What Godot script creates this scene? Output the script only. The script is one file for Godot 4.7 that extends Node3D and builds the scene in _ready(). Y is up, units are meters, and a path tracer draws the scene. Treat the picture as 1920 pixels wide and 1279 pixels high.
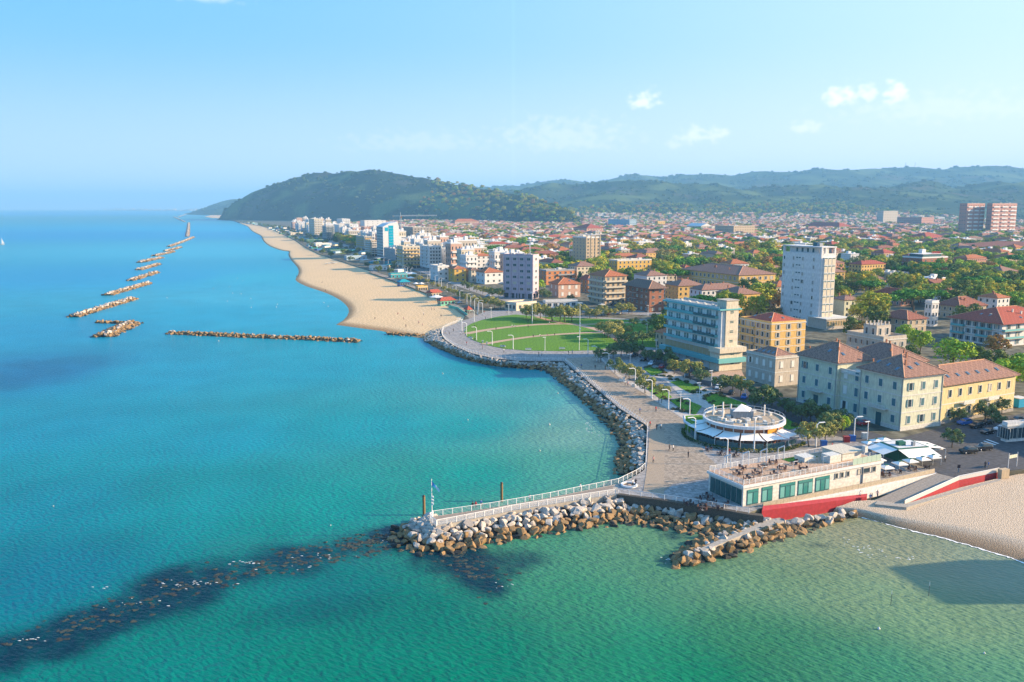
extends Node3D
# A seaside town seen from the air over the water: y is up, metres, sea level at 0, town ground at 3.
const GROUND := 3.0
const EYE := Vector3(0, 65, 0)
var rng := RandomNumberGenerator.new()
var mats := {}
var name_count := {}
var landmarks := []
var auto_labels := []
var taken := []
var wire := 0.0


class MB:
	var v := PackedVector3Array()
	var n := PackedVector3Array()
	var uv := PackedVector2Array()
	var c := PackedColorArray()
	var i := PackedInt32Array()
	var col := Color(1, 1, 1)
	var xf := Transform3D()

	func tri(a: Vector3, b: Vector3, d: Vector3) -> void:
		a = xf * a
		b = xf * b
		d = xf * d
		var nn := (b - a).cross(d - a).normalized()
		var s := v.size()
		var ax := (b - a).normalized()
		var ay := nn.cross(ax)
		for p: Vector3 in [a, b, d]:
			v.append(p)
			n.append(nn)
			uv.append(Vector2((p - a).dot(ax), (p - a).dot(ay)))
			c.append(col)
		i.append_array(PackedInt32Array([s, s + 2, s + 1]))

	func quad(a: Vector3, b: Vector3, d: Vector3, e: Vector3) -> void:   # seen from outside: counter-clockwise
		a = xf * a
		b = xf * b
		d = xf * d
		e = xf * e
		var nn := (d - a).cross(e - b).normalized()
		var s := v.size()
		var ax := (b - a).normalized()
		var ay := nn.cross(ax)
		for p: Vector3 in [a, b, d, e]:
			v.append(p)
			n.append(nn)
			uv.append(Vector2((p - a).dot(ax), (p - a).dot(ay)))
			c.append(col)
		i.append_array(PackedInt32Array([s, s + 2, s + 1, s, s + 3, s + 2]))

	func box(p: Vector3, s: Vector3, bottom := false) -> void:
		var h := s * 0.5
		var k := func(x: float, y: float, z: float) -> Vector3: return p + Vector3(x * h.x, y * h.y, z * h.z)
		quad(k.call(-1, -1, 1), k.call(1, -1, 1), k.call(1, 1, 1), k.call(-1, 1, 1))
		quad(k.call(1, -1, -1), k.call(-1, -1, -1), k.call(-1, 1, -1), k.call(1, 1, -1))
		quad(k.call(1, -1, 1), k.call(1, -1, -1), k.call(1, 1, -1), k.call(1, 1, 1))
		quad(k.call(-1, -1, -1), k.call(-1, -1, 1), k.call(-1, 1, 1), k.call(-1, 1, -1))
		quad(k.call(-1, 1, 1), k.call(1, 1, 1), k.call(1, 1, -1), k.call(-1, 1, -1))
		if bottom:
			quad(k.call(-1, -1, -1), k.call(1, -1, -1), k.call(1, -1, 1), k.call(-1, -1, 1))

	func bar(a: Vector3, b: Vector3, r0: float, r1 := -1.0, sides := 6) -> void:   # tapered rod, smooth
		a = xf * a
		b = xf * b
		if r1 < 0.0:
			r1 = r0
		var d := (b - a).normalized()
		var s1 := d.cross(Vector3.UP if absf(d.y) < 0.9 else Vector3.RIGHT).normalized()
		var s2 := d.cross(s1)
		var s := v.size()
		for k in sides + 1:
			var t := TAU * k / sides
			var w := s1 * cos(t) + s2 * sin(t)
			v.append(a + w * r0)
			v.append(b + w * r1)
			n.append(w)
			n.append(w)
			uv.append(Vector2(t * r0, 0))
			uv.append(Vector2(t * r0, (b - a).length()))
			c.append(col)
			c.append(col)
		for k in sides:
			var q := s + k * 2
			i.append_array(PackedInt32Array([q, q + 1, q + 2, q + 1, q + 3, q + 2]))
		var top := v.size()
		v.append(b)
		n.append(d)
		uv.append(Vector2())
		c.append(col)
		for k in sides:
			i.append_array(PackedInt32Array([top, s + k * 2 + 3, s + k * 2 + 1]))

	func sheet(pts: PackedVector2Array, y: float, skirt := 0.0) -> void:   # flat polygon, with its edge going down by skirt
		var t := Geometry2D.triangulate_polygon(pts)
		var s := v.size()
		for p in pts:
			v.append(xf * Vector3(p.x, y, p.y))
			n.append(Vector3.UP)
			uv.append(p)
			c.append(col)
		for k in range(0, t.size(), 3):
			var a := pts[t[k]]
			var b := pts[t[k + 1]]
			var d := pts[t[k + 2]]
			if (b - a).cross(d - a) > 0.0:
				i.append_array(PackedInt32Array([s + t[k], s + t[k + 1], s + t[k + 2]]))
			else:
				i.append_array(PackedInt32Array([s + t[k], s + t[k + 2], s + t[k + 1]]))
		if skirt > 0.0:
			var cw := Geometry2D.is_polygon_clockwise(pts)
			for k in pts.size():
				var a := pts[k]
				var b := pts[(k + 1) % pts.size()]
				if cw:
					quad(Vector3(a.x, y - skirt, a.y), Vector3(b.x, y - skirt, b.y), Vector3(b.x, y, b.y), Vector3(a.x, y, a.y))
				else:
					quad(Vector3(b.x, y - skirt, b.y), Vector3(a.x, y - skirt, a.y), Vector3(a.x, y, a.y), Vector3(b.x, y, b.y))

	func prism(pts: PackedVector2Array, y0: float, y1: float) -> void:
		sheet(pts, y1, y1 - y0)

	func grid_smooth(nu: int, nv: int, points: PackedVector3Array, colors := PackedColorArray(), uvs := PackedVector2Array()) -> void:   # nu by nv points, row by row
		var s := v.size()
		var nr := PackedVector3Array()
		nr.resize(points.size())
		for y in nv - 1:
			for x in nu - 1:
				var q := y * nu + x
				var fn := (points[q + 1] - points[q]).cross(points[q + nu] - points[q])
				for k: int in [q, q + 1, q + nu, q + nu + 1]:
					nr[k] += fn
				i.append_array(PackedInt32Array([s + q, s + q + nu, s + q + 1, s + q + 1, s + q + nu, s + q + nu + 1]))
		for k in points.size():
			v.append(points[k])
			n.append(nr[k].normalized())
			uv.append(uvs[k] if uvs.size() else Vector2(points[k].x, points[k].z))
			c.append(colors[k] if colors.size() else col)

	func put(m: ArrayMesh, mat: Material) -> ArrayMesh:
		if m == null:
			m = ArrayMesh.new()
		if v.size() == 0:
			return m
		var a := []
		a.resize(Mesh.ARRAY_MAX)
		a[Mesh.ARRAY_VERTEX] = v
		a[Mesh.ARRAY_NORMAL] = n
		a[Mesh.ARRAY_TEX_UV] = uv
		a[Mesh.ARRAY_COLOR] = c
		a[Mesh.ARRAY_INDEX] = i
		m.add_surface_from_arrays(Mesh.PRIMITIVE_TRIANGLES, a)
		m.surface_set_material(m.get_surface_count() - 1, mat)
		return m


func numbered(parent: Node, called: String) -> String:
	var key := "%d/%s" % [parent.get_instance_id(), called]
	var k: int = name_count.get(key, 0)
	name_count[key] = k + 1
	return called if k == 0 else "%s_%03d" % [called, k]


func tag(o: Node, label: String, category: String, group := "", kind := "") -> Node:
	if label:
		o.set_meta("label", label)
	if category:
		o.set_meta("category", category)
	if group:
		o.set_meta("group", group)
	if kind:
		o.set_meta("kind", kind)
	return o


func thing(called: String, label: String, category: String, at := Vector3.ZERO, turn := 0.0, group := "") -> Node3D:
	var o := Node3D.new()
	o.name = numbered(self, called)
	add_child(o, true)
	o.position = at
	o.rotation.y = turn
	tag(o, label, category, group)
	return o


func part(called: String, mesh: Mesh, parent: Node, at := Vector3.ZERO, turn := 0.0) -> MeshInstance3D:
	var o := MeshInstance3D.new()
	o.mesh = mesh
	o.name = numbered(parent, called)
	o.position = at
	o.rotation.y = turn
	parent.add_child(o, true)
	return o


func make(called: String, mb: MB, mat: Material, parent: Node) -> MeshInstance3D:
	return part(called, mb.put(null, mat), parent)


func struct(called: String, mb: MB, mat: Material) -> MeshInstance3D:
	var o := make(called, mb, mat, self)
	o.set_meta("kind", "structure")
	return o


func copy(o: Node3D, at: Vector3, turn: float, label := "", size := 1.0) -> Node3D:
	var r: Node3D = o.duplicate()
	var base := String(o.name).rstrip("0123456789").trim_suffix("_")
	r.name = numbered(self, base)
	add_child(r, true)
	r.position = at
	r.rotation.y = turn
	r.scale = Vector3.ONE * size
	if label:
		r.set_meta("label", label)
	return r


func scatter(called: String, mesh: Mesh, where: Array, parent: Node, tints := PackedColorArray()) -> MultiMeshInstance3D:
	var mm := MultiMesh.new()
	mm.transform_format = MultiMesh.TRANSFORM_3D
	mm.use_colors = tints.size() > 0
	mm.mesh = mesh
	mm.instance_count = where.size()
	for k in where.size():
		mm.set_instance_transform(k, where[k])
		if tints.size() > 0:
			mm.set_instance_color(k, tints[k])
	var o := MultiMeshInstance3D.new()
	o.multimesh = mm
	o.name = numbered(parent, called)
	parent.add_child(o, true)
	o.set_meta("kind", "stuff")
	return o


func screen_x(p: Vector3) -> float:
	return p.x / maxf(1.0, -p.z)


func auto(o: Node3D, what: String) -> void:   # its label is written at the end from the nearest landmark
	auto_labels.append([o, what])


func write_labels() -> void:
	var by := {}
	for e in auto_labels:
		var o: Node3D = e[0]
		var best := 1e9
		var name_near := ""
		var rel := "beside"
		for l in landmarks:
			var d := Vector2(l[0] - o.position.x, l[1] - o.position.z).length()
			if d < best and d > 0.5:
				best = d
				name_near = l[2]
				var toward := Vector2(o.position.x, o.position.z).normalized()
				var away := Vector2(o.position.x - l[0], o.position.z - l[1])
				var ahead := away.dot(toward)
				var side := away.dot(Vector2(-toward.y, toward.x))
				rel = ("behind" if ahead > 0 else "in front of") if absf(ahead) > absf(side) * 1.4 else ("right of" if side > 0 else "left of")
		var t := "%s %s %s" % [e[1], rel, name_near]
		if not by.has(t):
			by[t] = []
		by[t].append(o)
	var ordinal := ["first", "second", "third", "fourth", "fifth", "sixth", "seventh", "eighth", "ninth", "tenth", "eleventh", "twelfth", "thirteenth", "fourteenth", "fifteenth", "sixteenth", "seventeenth", "eighteenth", "nineteenth", "twentieth"]
	for k in 19:
		ordinal.append("twenty-" + ordinal[k] if k < 9 else ("thirtieth" if k == 9 else "thirty-" + ordinal[k - 10]))
	for t: String in by:
		var list: Array = by[t]
		list.sort_custom(func(a: Node3D, b: Node3D) -> bool: return screen_x(a.position) < screen_x(b.position))
		for k in list.size():
			var s := t
			if list.size() > 1:
				s += ", " + "%s from the left" % ordinal[mini(k, 38)]
			list[k].set_meta("label", s)


func mark(x: float, z: float, text: String) -> void:
	landmarks.append([x, z, text])


# ---------------------------------------------------------------- materials

func lin(r: float, g: float, b: float) -> Color:
	return Color(r, g, b).linear_to_srgb()


func noise_tex(freq: float, low: float, high: float, seed_: int, size := 512, octaves := 4, kind := FastNoiseLite.TYPE_SIMPLEX_SMOOTH) -> ImageTexture:
	var nz := FastNoiseLite.new()
	nz.noise_type = kind
	nz.frequency = freq
	nz.fractal_octaves = octaves
	nz.seed = seed_
	var im := nz.get_seamless_image(size, size)
	var data := im.get_data()
	for k in data.size():
		data[k] = int(clampf(lerpf(low, high, data[k] / 255.0), 0, 1) * 255)
	return ImageTexture.create_from_image(Image.create_from_data(size, size, false, Image.FORMAT_L8, data))


func normal_tex(freq: float, strength: float, seed_: int, size := 512, octaves := 4, kind := FastNoiseLite.TYPE_SIMPLEX_SMOOTH) -> ImageTexture:
	var nz := FastNoiseLite.new()
	nz.noise_type = kind
	nz.frequency = freq
	nz.fractal_octaves = octaves
	nz.seed = seed_
	var im := nz.get_seamless_image(size, size)
	im.convert(Image.FORMAT_RGBA8)
	im.bump_map_to_normal_map(strength)
	return ImageTexture.create_from_image(im)


var tex := {}


func mat(called: String, r: float, g: float, b: float, rough := 0.85, texture := "", metres := 4.0, vertex := false) -> StandardMaterial3D:
	if mats.has(called):
		return mats[called]
	var m := StandardMaterial3D.new()
	m.resource_name = called
	m.albedo_color = lin(r, g, b)
	m.roughness = rough
	m.metallic_specular = 0.35
	m.vertex_color_use_as_albedo = vertex
	if texture:
		m.albedo_texture = tex[texture]
		m.uv1_triplanar = true
		m.uv1_world_triplanar = true
		m.uv1_scale = Vector3.ONE / metres if not called.begins_with("wall_") else Vector3(2.2, 0.45, 2.2) / metres
	mats[called] = m
	return m


func stripe_tex(size: int, bands: int, low: float, high: float, across: bool, jitter: float, seed_: int) -> ImageTexture:   # ribs of tiles, planks
	var r := RandomNumberGenerator.new()
	r.seed = seed_
	var im := Image.create(size, size, false, Image.FORMAT_L8)
	var tone := []
	for k in bands * 64:
		tone.append(r.randf_range(-jitter, jitter))
	for y in size:
		for x in size:
			var u := (x if across else y) * bands / float(size)
			var w := (y if across else x) * 12 / size
			var e := absf(u - floorf(u) - 0.5) * 2.0
			var val := lerpf(high, low, pow(e, 4.0)) + float(tone[int(u) * 12 + w])
			im.set_pixel(x, y, Color(val, val, val))
	return ImageTexture.create_from_image(im)


func make_textures() -> void:
	tex["plaster"] = noise_tex(0.012, 0.80, 1.02, 1)
	tex["sand"] = noise_tex(0.02, 0.66, 1.15, 2, 512, 5)
	tex["pebbles"] = noise_tex(0.045, 0.35, 1.35, 12, 512, 5)
	tex["ground"] = noise_tex(0.02, 0.5, 1.1, 3, 512, 5)
	tex["asphalt"] = noise_tex(0.015, 0.75, 1.05, 4, 512, 5)
	tex["grass"] = noise_tex(0.018, 0.5, 1.2, 5, 512, 5)
	tex["rock"] = noise_tex(0.02, 0.55, 1.15, 6, 512, 5)
	tex["tile"] = stripe_tex(256, 8, 0.55, 0.95, true, 0.16, 7)
	var r := RandomNumberGenerator.new()
	r.seed = 15
	var im := Image.create(512, 512, false, Image.FORMAT_L8)
	var nz := FastNoiseLite.new()
	nz.frequency = 0.012
	for by in 16:
		for bx in 16:
			var t := 0.86 + r.randf_range(-0.09, 0.09)
			im.fill_rect(Rect2i(bx * 32, by * 32, 32, 32), Color(t - 0.16, t - 0.16, t - 0.16))
			im.fill_rect(Rect2i(bx * 32 + 1, by * 32 + 1, 30, 30), Color(t, t, t))
	for y in 512:
		for x in 512:
			var v := im.get_pixel(x, y).r + 0.10 * nz.get_noise_2d(x, y) + r.randf_range(-0.03, 0.03)
			im.set_pixel(x, y, Color(v, v, v))
	tex["slabs"] = ImageTexture.create_from_image(im)
	tex["plank"] = stripe_tex(256, 16, 0.62, 0.95, false, 0.08, 8)
	tex["brickwork"] = stripe_tex(256, 24, 0.75, 0.98, false, 0.07, 9)
	tex["brick_plain"] = noise_tex(0.05, 0.7, 1.05, 10)


func planar(called: String, r: float, g: float, b: float, texture: String, metres: float, rough := 0.9) -> StandardMaterial3D:   # follows the mesh's own uv in metres
	if mats.has(called):
		return mats[called]
	var m := StandardMaterial3D.new()
	m.resource_name = called
	m.albedo_color = lin(r, g, b)
	m.roughness = rough
	m.metallic_specular = 0.3
	m.albedo_texture = tex[texture]
	m.uv1_scale = Vector3.ONE / metres
	mats[called] = m
	return m


func glass(called := "window_glass", r := 0.03, g := 0.05, b := 0.06) -> StandardMaterial3D:
	if not mats.has(called):
		var m := StandardMaterial3D.new()
		m.resource_name = called
		m.albedo_color = lin(r, g, b)
		m.roughness = 0.08
		m.metallic_specular = 0.6
		mats[called] = m
	return mats[called]


func _ready() -> void:
	# camera, sky, sun, exposure
	var cam := Camera3D.new()
	cam.name = "camera"
	cam.fov = 43.57
	cam.near = 0.5
	cam.far = 90000.0
	cam.position = EYE
	cam.rotation_degrees = Vector3(-8.9, 0, 0)
	add_child(cam)
	cam.current = true
	var sun := DirectionalLight3D.new()
	sun.name = "sun"
	sun.light_energy = 1.6
	sun.light_color = Color(1.0, 0.88, 0.72)
	sun.light_angular_distance = 0.5
	sun.shadow_enabled = true
	var az := deg_to_rad(SUN_AZ)
	var el := deg_to_rad(SUN_EL)
	sun.basis = Basis.looking_at(-Vector3(sin(az) * cos(el), sin(el), -cos(az) * cos(el)))
	add_child(sun)
	var env := Environment.new()
	env.background_mode = Environment.BG_SKY
	var sky := Sky.new()
	var pano := PanoramaSkyMaterial.new()
	pano.panorama = ImageTexture.create_from_image(sky_image())
	sky.sky_material = pano
	env.sky = sky
	env.ambient_light_source = Environment.AMBIENT_SOURCE_SKY
	env.background_energy_multiplier = 0.53
	env.tonemap_mode = Environment.TONE_MAPPER_LINEAR
	env.tonemap_exposure = 2.75
	env.sdfgi_enabled = true
	env.ssao_enabled = true
	env.ssil_enabled = true
	env.fog_enabled = true
	env.fog_light_color = Color(0.56, 0.81, 1.0)
	env.fog_density = 0.0001
	var we := WorldEnvironment.new()
	we.name = "environment"
	we.environment = env
	add_child(we)

	make_textures()
	build_water()
	build_land()
	build_hills()
	build_rocks()
	build_waterfront()
	build_named_buildings()
	build_beach_things()
	build_street_things()
	build_town()
	build_trees()
	write_labels()


const SUN_AZ := 90.0
const SUN_EL := 19.0


func sky_image() -> Image:
	var w := 512
	var h := 256
	var base := Image.create(w, h, false, Image.FORMAT_RGBF)
	for y in h:
		var el := 90.0 - 180.0 * (y + 0.5) / h
		for x in w:
			var az := fposmod(360.0 * (x + 0.5) / w + 180.0, 360.0) - 180.0
			base.set_pixel(x, y, air(az, maxf(el, 0.0)))
	base.resize(4096, 2048, Image.INTERPOLATE_CUBIC)
	# small fair-weather clouds, low over the hills: azimuth, elevation, size in degrees, strength
	var puffs := [[8.6, 6.7, 1.3, 0.5, 0.75], [20.5, 6.55, 1.5, 0.62, 0.9], [22.0, 6.7, 0.8, 0.5, 0.7], [23.4, 6.65, 0.9, 0.6, 0.85], [11.6, 4.45, 1.2, 0.5, 0.6], [13.2, 4.5, 0.9, 0.45, 0.6], [18.6, 4.85, 1.3, 0.35, 0.5], [10.6, 4.0, 0.8, 0.3, 0.4],
		[3.5, 4.4, 6.0, 1.0, 0.3], [-6.0, 4.1, 7.0, 0.6, 0.2], [26.0, 5.6, 8.0, 0.8, 0.22], [-19.0, 12.3, 3.5, 0.25, 0.3], [62.0, 8.0, 9.0, 1.6, 0.4], [-70.0, 6.0, 8.0, 1.0, 0.3], [120.0, 7.0, 9.0, 1.5, 0.4], [-130.0, 6.0, 7.0, 1.2, 0.4], [175.0, 8.0, 9.0, 1.4, 0.4]]
	var nz := FastNoiseLite.new()
	nz.seed = 40
	nz.frequency = 0.9
	nz.fractal_octaves = 5
	for p: Array in puffs:
		var x0 := int((p[0] - p[2]) / 360.0 * 4096)
		var x1 := int((p[0] + p[2]) / 360.0 * 4096)
		var y0 := int((90.0 - p[1] - p[3] * 2.0) / 180.0 * 2048)
		var y1 := int((90.0 - p[1] + p[3] * 2.0) / 180.0 * 2048)
		for y in range(y0, y1):
			for x in range(x0, x1):
				var ax := x * 360.0 / 4096
				var ay := 90.0 - y * 180.0 / 2048
				var dx: float = (ax - p[0]) / p[2]
				var dy: float = (ay - p[1]) / (p[3] * (2.0 if ay > p[1] else 1.1))
				var q := 1.0 - sqrt(dx * dx + dy * dy) + 0.75 * nz.get_noise_2d(ax * 1.2, ay * 1.9)
				var cover: float = smoothstep(0.15, 0.9, q) * p[4]
				if cover > 0.0:
					var xx := posmod(x, 4096)
					base.set_pixel(xx, y, base.get_pixel(xx, y).lerp(Color(0.93, 0.93, 0.96), cover))
	return base


func air(az: float, el: float) -> Color:
	var away := absf(fposmod(az - SUN_AZ + 180.0, 360.0) - 180.0)
	var g := 1.0 - smoothstep(35.0, 140.0, away)
	var horizon := Color(0.45, 0.60, 0.82).lerp(Color(0.84, 0.87, 0.93), g)
	var middle := Color(0.12, 0.41, 0.80).lerp(Color(0.60, 0.78, 0.95), pow(g, 1.9))
	var high := Color(0.09, 0.35, 0.86).lerp(Color(0.16, 0.44, 0.90), g)
	var c := horizon.lerp(middle, smoothstep(0.0, 11.0, el) * 0.85 + 0.15 * smoothstep(6.0, 20.0, el))
	c = c.lerp(high, smoothstep(10.0, 70.0, el))
	var sun := sqrt(away * away * pow(cos(deg_to_rad(el)), 2.0) + pow(el - SUN_EL, 2.0))
	return c + Color(1.0, 0.9, 0.75) * (0.9 * exp(-sun / 9.0))


# ---------------------------------------------------------------- the sea

func water_color(x: float, z: float, wobble: FastNoiseLite) -> Color:
	var r := 0.0
	var g := 0.0
	var b := 0.0
	var sum := 0.0
	for k: Array in DEPTH_AND_SHADE_COLORS:
		var dx: float = x - k[0]
		var dz: float = z - k[1]
		var w := 1.0 / pow(dx * dx + dz * dz + 60.0, 1.7)
		r += w * k[2]
		g += w * k[3]
		b += w * k[4]
		sum += w
	var c := Color(r / sum, g / sum, b / sum)
	if z > -760.0:
		var wob := wobble.get_noise_2d(x, z)
		for k: Array in WEED_AND_CLOUD_SHADE:
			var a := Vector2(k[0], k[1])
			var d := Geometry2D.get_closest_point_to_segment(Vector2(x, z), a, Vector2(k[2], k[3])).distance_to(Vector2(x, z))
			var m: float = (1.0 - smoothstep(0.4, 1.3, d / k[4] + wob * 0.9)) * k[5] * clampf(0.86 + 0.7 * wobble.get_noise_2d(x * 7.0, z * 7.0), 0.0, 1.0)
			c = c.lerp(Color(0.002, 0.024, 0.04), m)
		c = c * (1.0 + 0.16 * wob)
	return c


# colour of the water body over its depth and bottom, with one cloud shadow painted in as a darker point: x, z, red, green, blue
const DEPTH_AND_SHADE_COLORS := [[-5562, -9676, 0.000, 0.213, 0.419], [-4546, -9676, 0.000, 0.213, 0.406], [-1109, -2079, 0.000, 0.198, 0.376], [-851, -2079, 0.000, 0.213, 0.389], [-3409, -9676, 0.010, 0.263, 0.419], [-899, -2589, 0.000, 0.263, 0.419], [-422, -1305, 0.024, 0.300, 0.406], [-432, -803, 0.000, 0.207, 0.356], [-316, -803, 0.000, 0.229, 0.376], [-241, -803, 0.010, 0.289, 0.376], [-162, -613, 0.024, 0.289, 0.376], [-118, -520, 0.010, 0.263, 0.356], [-183, -520, 0.000, 0.239, 0.336], [-245, -451, 0.000, 0.198, 0.310], [-190, -332, 0.000, 0.120, 0.232], [-140, -332, 0.000, 0.207, 0.288], [-87, -344, 0.000, 0.220, 0.281], [-61, -369, 0.000, 0.229, 0.281], [-52, -414, 0.000, 0.229, 0.299], [-138, -249, 0.000, 0.184, 0.248], [-85, -237, 0.000, 0.201, 0.248], [-42, -249, 0.000, 0.213, 0.232], [-13, -332, 0.000, 0.220, 0.248], [-13, -249, 0.000, 0.213, 0.202], [7, -277, 0.032, 0.229, 0.217], [18, -237, 0.106, 0.246, 0.188], [24, -269, 0.106, 0.263, 0.217], [12, -207, 0.040, 0.229, 0.162], [-8, -202, 0.000, 0.207, 0.162], [24, -207, 0.059, 0.213, 0.138], [-101, -180, 0.000, 0.162, 0.202], [-68, -187, 0.000, 0.184, 0.188], [-42, -180, 0.000, 0.189, 0.162], [-84, -144, 0.000, 0.120, 0.162], [-32, -136, 0.000, 0.120, 0.116], [-51, -115, 0.000, 0.144, 0.116], [-28, -117, 0.000, 0.144, 0.096], [-47, -125, 0.000, 0.131, 0.100], [-5, -117, 0.000, 0.144, 0.087], [-16, -130, 0.000, 0.120, 0.087], [11, -161, 0.032, 0.170, 0.096], [20, -164, 0.094, 0.198, 0.096], [26, -144, 0.059, 0.184, 0.096], [13, -136, 0.024, 0.170, 0.087], [19, -118, 0.010, 0.170, 0.087], [42, -144, 0.106, 0.198, 0.100], [55, -156, 0.156, 0.198, 0.106], [69, -164, 0.213, 0.213, 0.126], [75, -153, 0.198, 0.213, 0.126], [87, -149, 0.184, 0.229, 0.149], [58, -136, 0.131, 0.207, 0.106], [40, -121, 0.024, 0.156, 0.070], [70, -125, 0.131, 0.213, 0.106], [53, -114, 0.024, 0.156, 0.079], [69, -112, 0.059, 0.184, 0.096], [27, -111, 0.000, 0.131, 0.063]]
# weed-covered reef under the surface, and one faint cloud shadow painted at the left: from x, z to x, z, half width, strength
const WEED_AND_CLOUD_SHADE := [[-23, -161, -40, -151, 7, 0.95], [-40, -151, -56, -140, 8.5, 0.95], [-56, -140, -68, -126, 8.5, 0.95], [-68, -126, -75, -117, 8, 0.95], [-75, -117, -85, -108, 8, 0.95], [-11, -156, -3, -139, 4.5, 0.95], [-6, -143, 3, -151, 6, 0.85], [-16, -151, -8, -144, 5, 0.8], [32, -164, 37, -167, 3.5, 0.8], [30, -151, 34, -151, 2.5, 0.8], [-39, -128, -23, -134, 5, 0.28], [-191, -312, -192, -356, 16, 0.3], [56, -157, 61, -158, 1.2, 0.6], [9, -164, 13, -167, 2.5, 0.5], [-25, -164, -13, -155, 6, 0.8], [25, -172, 41, -164, 2.5, 0.7], [42, -256, 36, -277, 5, 0.25], [-13, -344, 13, -344, 5, 0.3]]


func build_water() -> void:
	var nz := FastNoiseLite.new()
	nz.frequency = 0.035
	nz.fractal_octaves = 4
	nz.seed = 3
	var xs := PackedFloat32Array()
	var q := 24000.0
	while q > 430.0:
		xs.append(-q)
		q *= 0.8
	for k in range(-420, -170, 6):
		xs.append(k)
	for k in range(-170, 172, 2):
		xs.append(k)
	for k: float in [180, 200, 240, 320, 500, 900]:
		xs.append(k)
	var zs := PackedFloat32Array([200, 100, 20, -20, -40, -60, -70, -80, -86, -92])
	for k in range(-94, -260, -2):
		zs.append(k)
	for k in range(-260, -720, -6):
		zs.append(k)
	q = 730.0
	while q < 24500.0:
		zs.append(-q)
		q *= 1.06
	var pts := PackedVector3Array()
	var cols := PackedColorArray()
	var uvs := PackedVector2Array()
	for z in zs:
		for x in xs:
			pts.append(Vector3(x, 0, z))
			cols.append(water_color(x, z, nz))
			uvs.append(Vector2((x * 0.84 + z * 0.54) / 110.0, (x * -0.54 + z * 0.84) / 44.0))
	var mb := MB.new()
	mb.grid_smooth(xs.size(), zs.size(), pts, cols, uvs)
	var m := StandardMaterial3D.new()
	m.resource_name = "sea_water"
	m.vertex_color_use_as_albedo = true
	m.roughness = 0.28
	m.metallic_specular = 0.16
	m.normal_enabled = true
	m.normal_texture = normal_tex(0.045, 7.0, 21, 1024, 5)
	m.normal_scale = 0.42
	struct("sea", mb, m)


# ---------------------------------------------------------------- land

func resample(p: PackedVector2Array, count: int) -> PackedVector2Array:
	var total := 0.0
	for k in p.size() - 1:
		total += p[k].distance_to(p[k + 1])
	var out := PackedVector2Array()
	var at := 0
	var gone := 0.0
	for k in count:
		var want := total * k / (count - 1)
		while at < p.size() - 2 and gone + p[at].distance_to(p[at + 1]) < want:
			gone += p[at].distance_to(p[at + 1])
			at += 1
		var l := p[at].distance_to(p[at + 1])
		out.append(p[at].lerp(p[at + 1], clampf((want - gone) / maxf(l, 0.001), 0, 1)))
	return out


func smoothed(p: PackedVector2Array, times := 2) -> PackedVector2Array:
	for t in times:
		var o := PackedVector2Array([p[0]])
		for k in p.size() - 1:
			o.append(p[k].lerp(p[k + 1], 0.25))
			o.append(p[k].lerp(p[k + 1], 0.75))
		o.append(p[p.size() - 1])
		p = o
	return p


func beach(called: String, water: PackedVector2Array, back: PackedVector2Array, rows: int, top: float, sand: Material) -> void:
	water = resample(smoothed(water, 1), rows)
	back = resample(smoothed(back, 1), rows)
	var nz := FastNoiseLite.new()
	nz.frequency = 0.05
	var across := [-0.08, 0.0, 0.03, 0.07, 0.12, 0.2, 0.35, 0.6, 0.85, 1.0]
	var level := [-0.9, -0.05, 0.25, 0.6, 1.0, 1.2, 1.3, 1.5, 1.8, top]
	var pts := PackedVector3Array()
	var cols := PackedColorArray()
	for k in rows:
		for j in across.size():
			var t: float = across[j]
			var p := water[k] + (back[k] - water[k]) * t
			var len := (back[k] - water[k]).length()
			if j > 1 and j < 5:   # the wet edge keeps its own width
				p = water[k] + (back[k] - water[k]).normalized() * minf([2.0, 4.5, 9.0][j - 2], len * [0.05, 0.10, 0.17][j - 2])
			var nn := nz.get_noise_2d(p.x, p.y)
			pts.append(Vector3(p.x, level[j] + (0.12 * nn if j > 1 and j < 9 else 0.0), p.y))
			var wet := Color(0.56, 0.47, 0.38) if j < 3 else (Color(0.70, 0.62, 0.54) if j == 3 else Color(1, 1, 1))
			cols.append(wet * (1.0 + 0.08 * nn))
	var mb := MB.new()
	mb.grid_smooth(across.size(), rows, pts, cols)
	struct(called, mb, sand)


var outer_edge := PackedVector2Array([Vector2(23, -179.6), Vector2(24.1, -186.5), Vector2(27.1, -190), Vector2(29.9, -194), Vector2(31.5, -196.7), Vector2(32.2, -199), Vector2(35.7, -219.7), Vector2(38.7, -237.6), Vector2(38.3, -241.2), Vector2(33.5, -260.6), Vector2(28, -298.3), Vector2(21.1, -342.6), Vector2(17.5, -343.8), Vector2(10.7, -343.2), Vector2(1.5, -344.4), Vector2(-8.7, -350.7), Vector2(-18.5, -363.9), Vector2(-26.4, -382.7), Vector2(-31.3, -398.5), Vector2(-34.1, -412), Vector2(-35.2, -422.8), Vector2(-35.7, -438), Vector2(-33.4, -449.1), Vector2(-27.4, -467.4)])
var beach_back := PackedVector2Array([Vector2(-27.7, -472), Vector2(-26.8, -495.7), Vector2(-33.2, -527.5), Vector2(-46.6, -579.9), Vector2(-67, -648), Vector2(-92.1, -718), Vector2(-135, -831.3), Vector2(-198.8, -996.2), Vector2(-256.3, -1143.2), Vector2(-316.8, -1322.9), Vector2(-407.3, -1619), Vector2(-574.2, -2128), Vector2(-818.4, -2840.6), Vector2(-1011.8, -3300.4), Vector2(-1158.6, -3655)])
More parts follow.
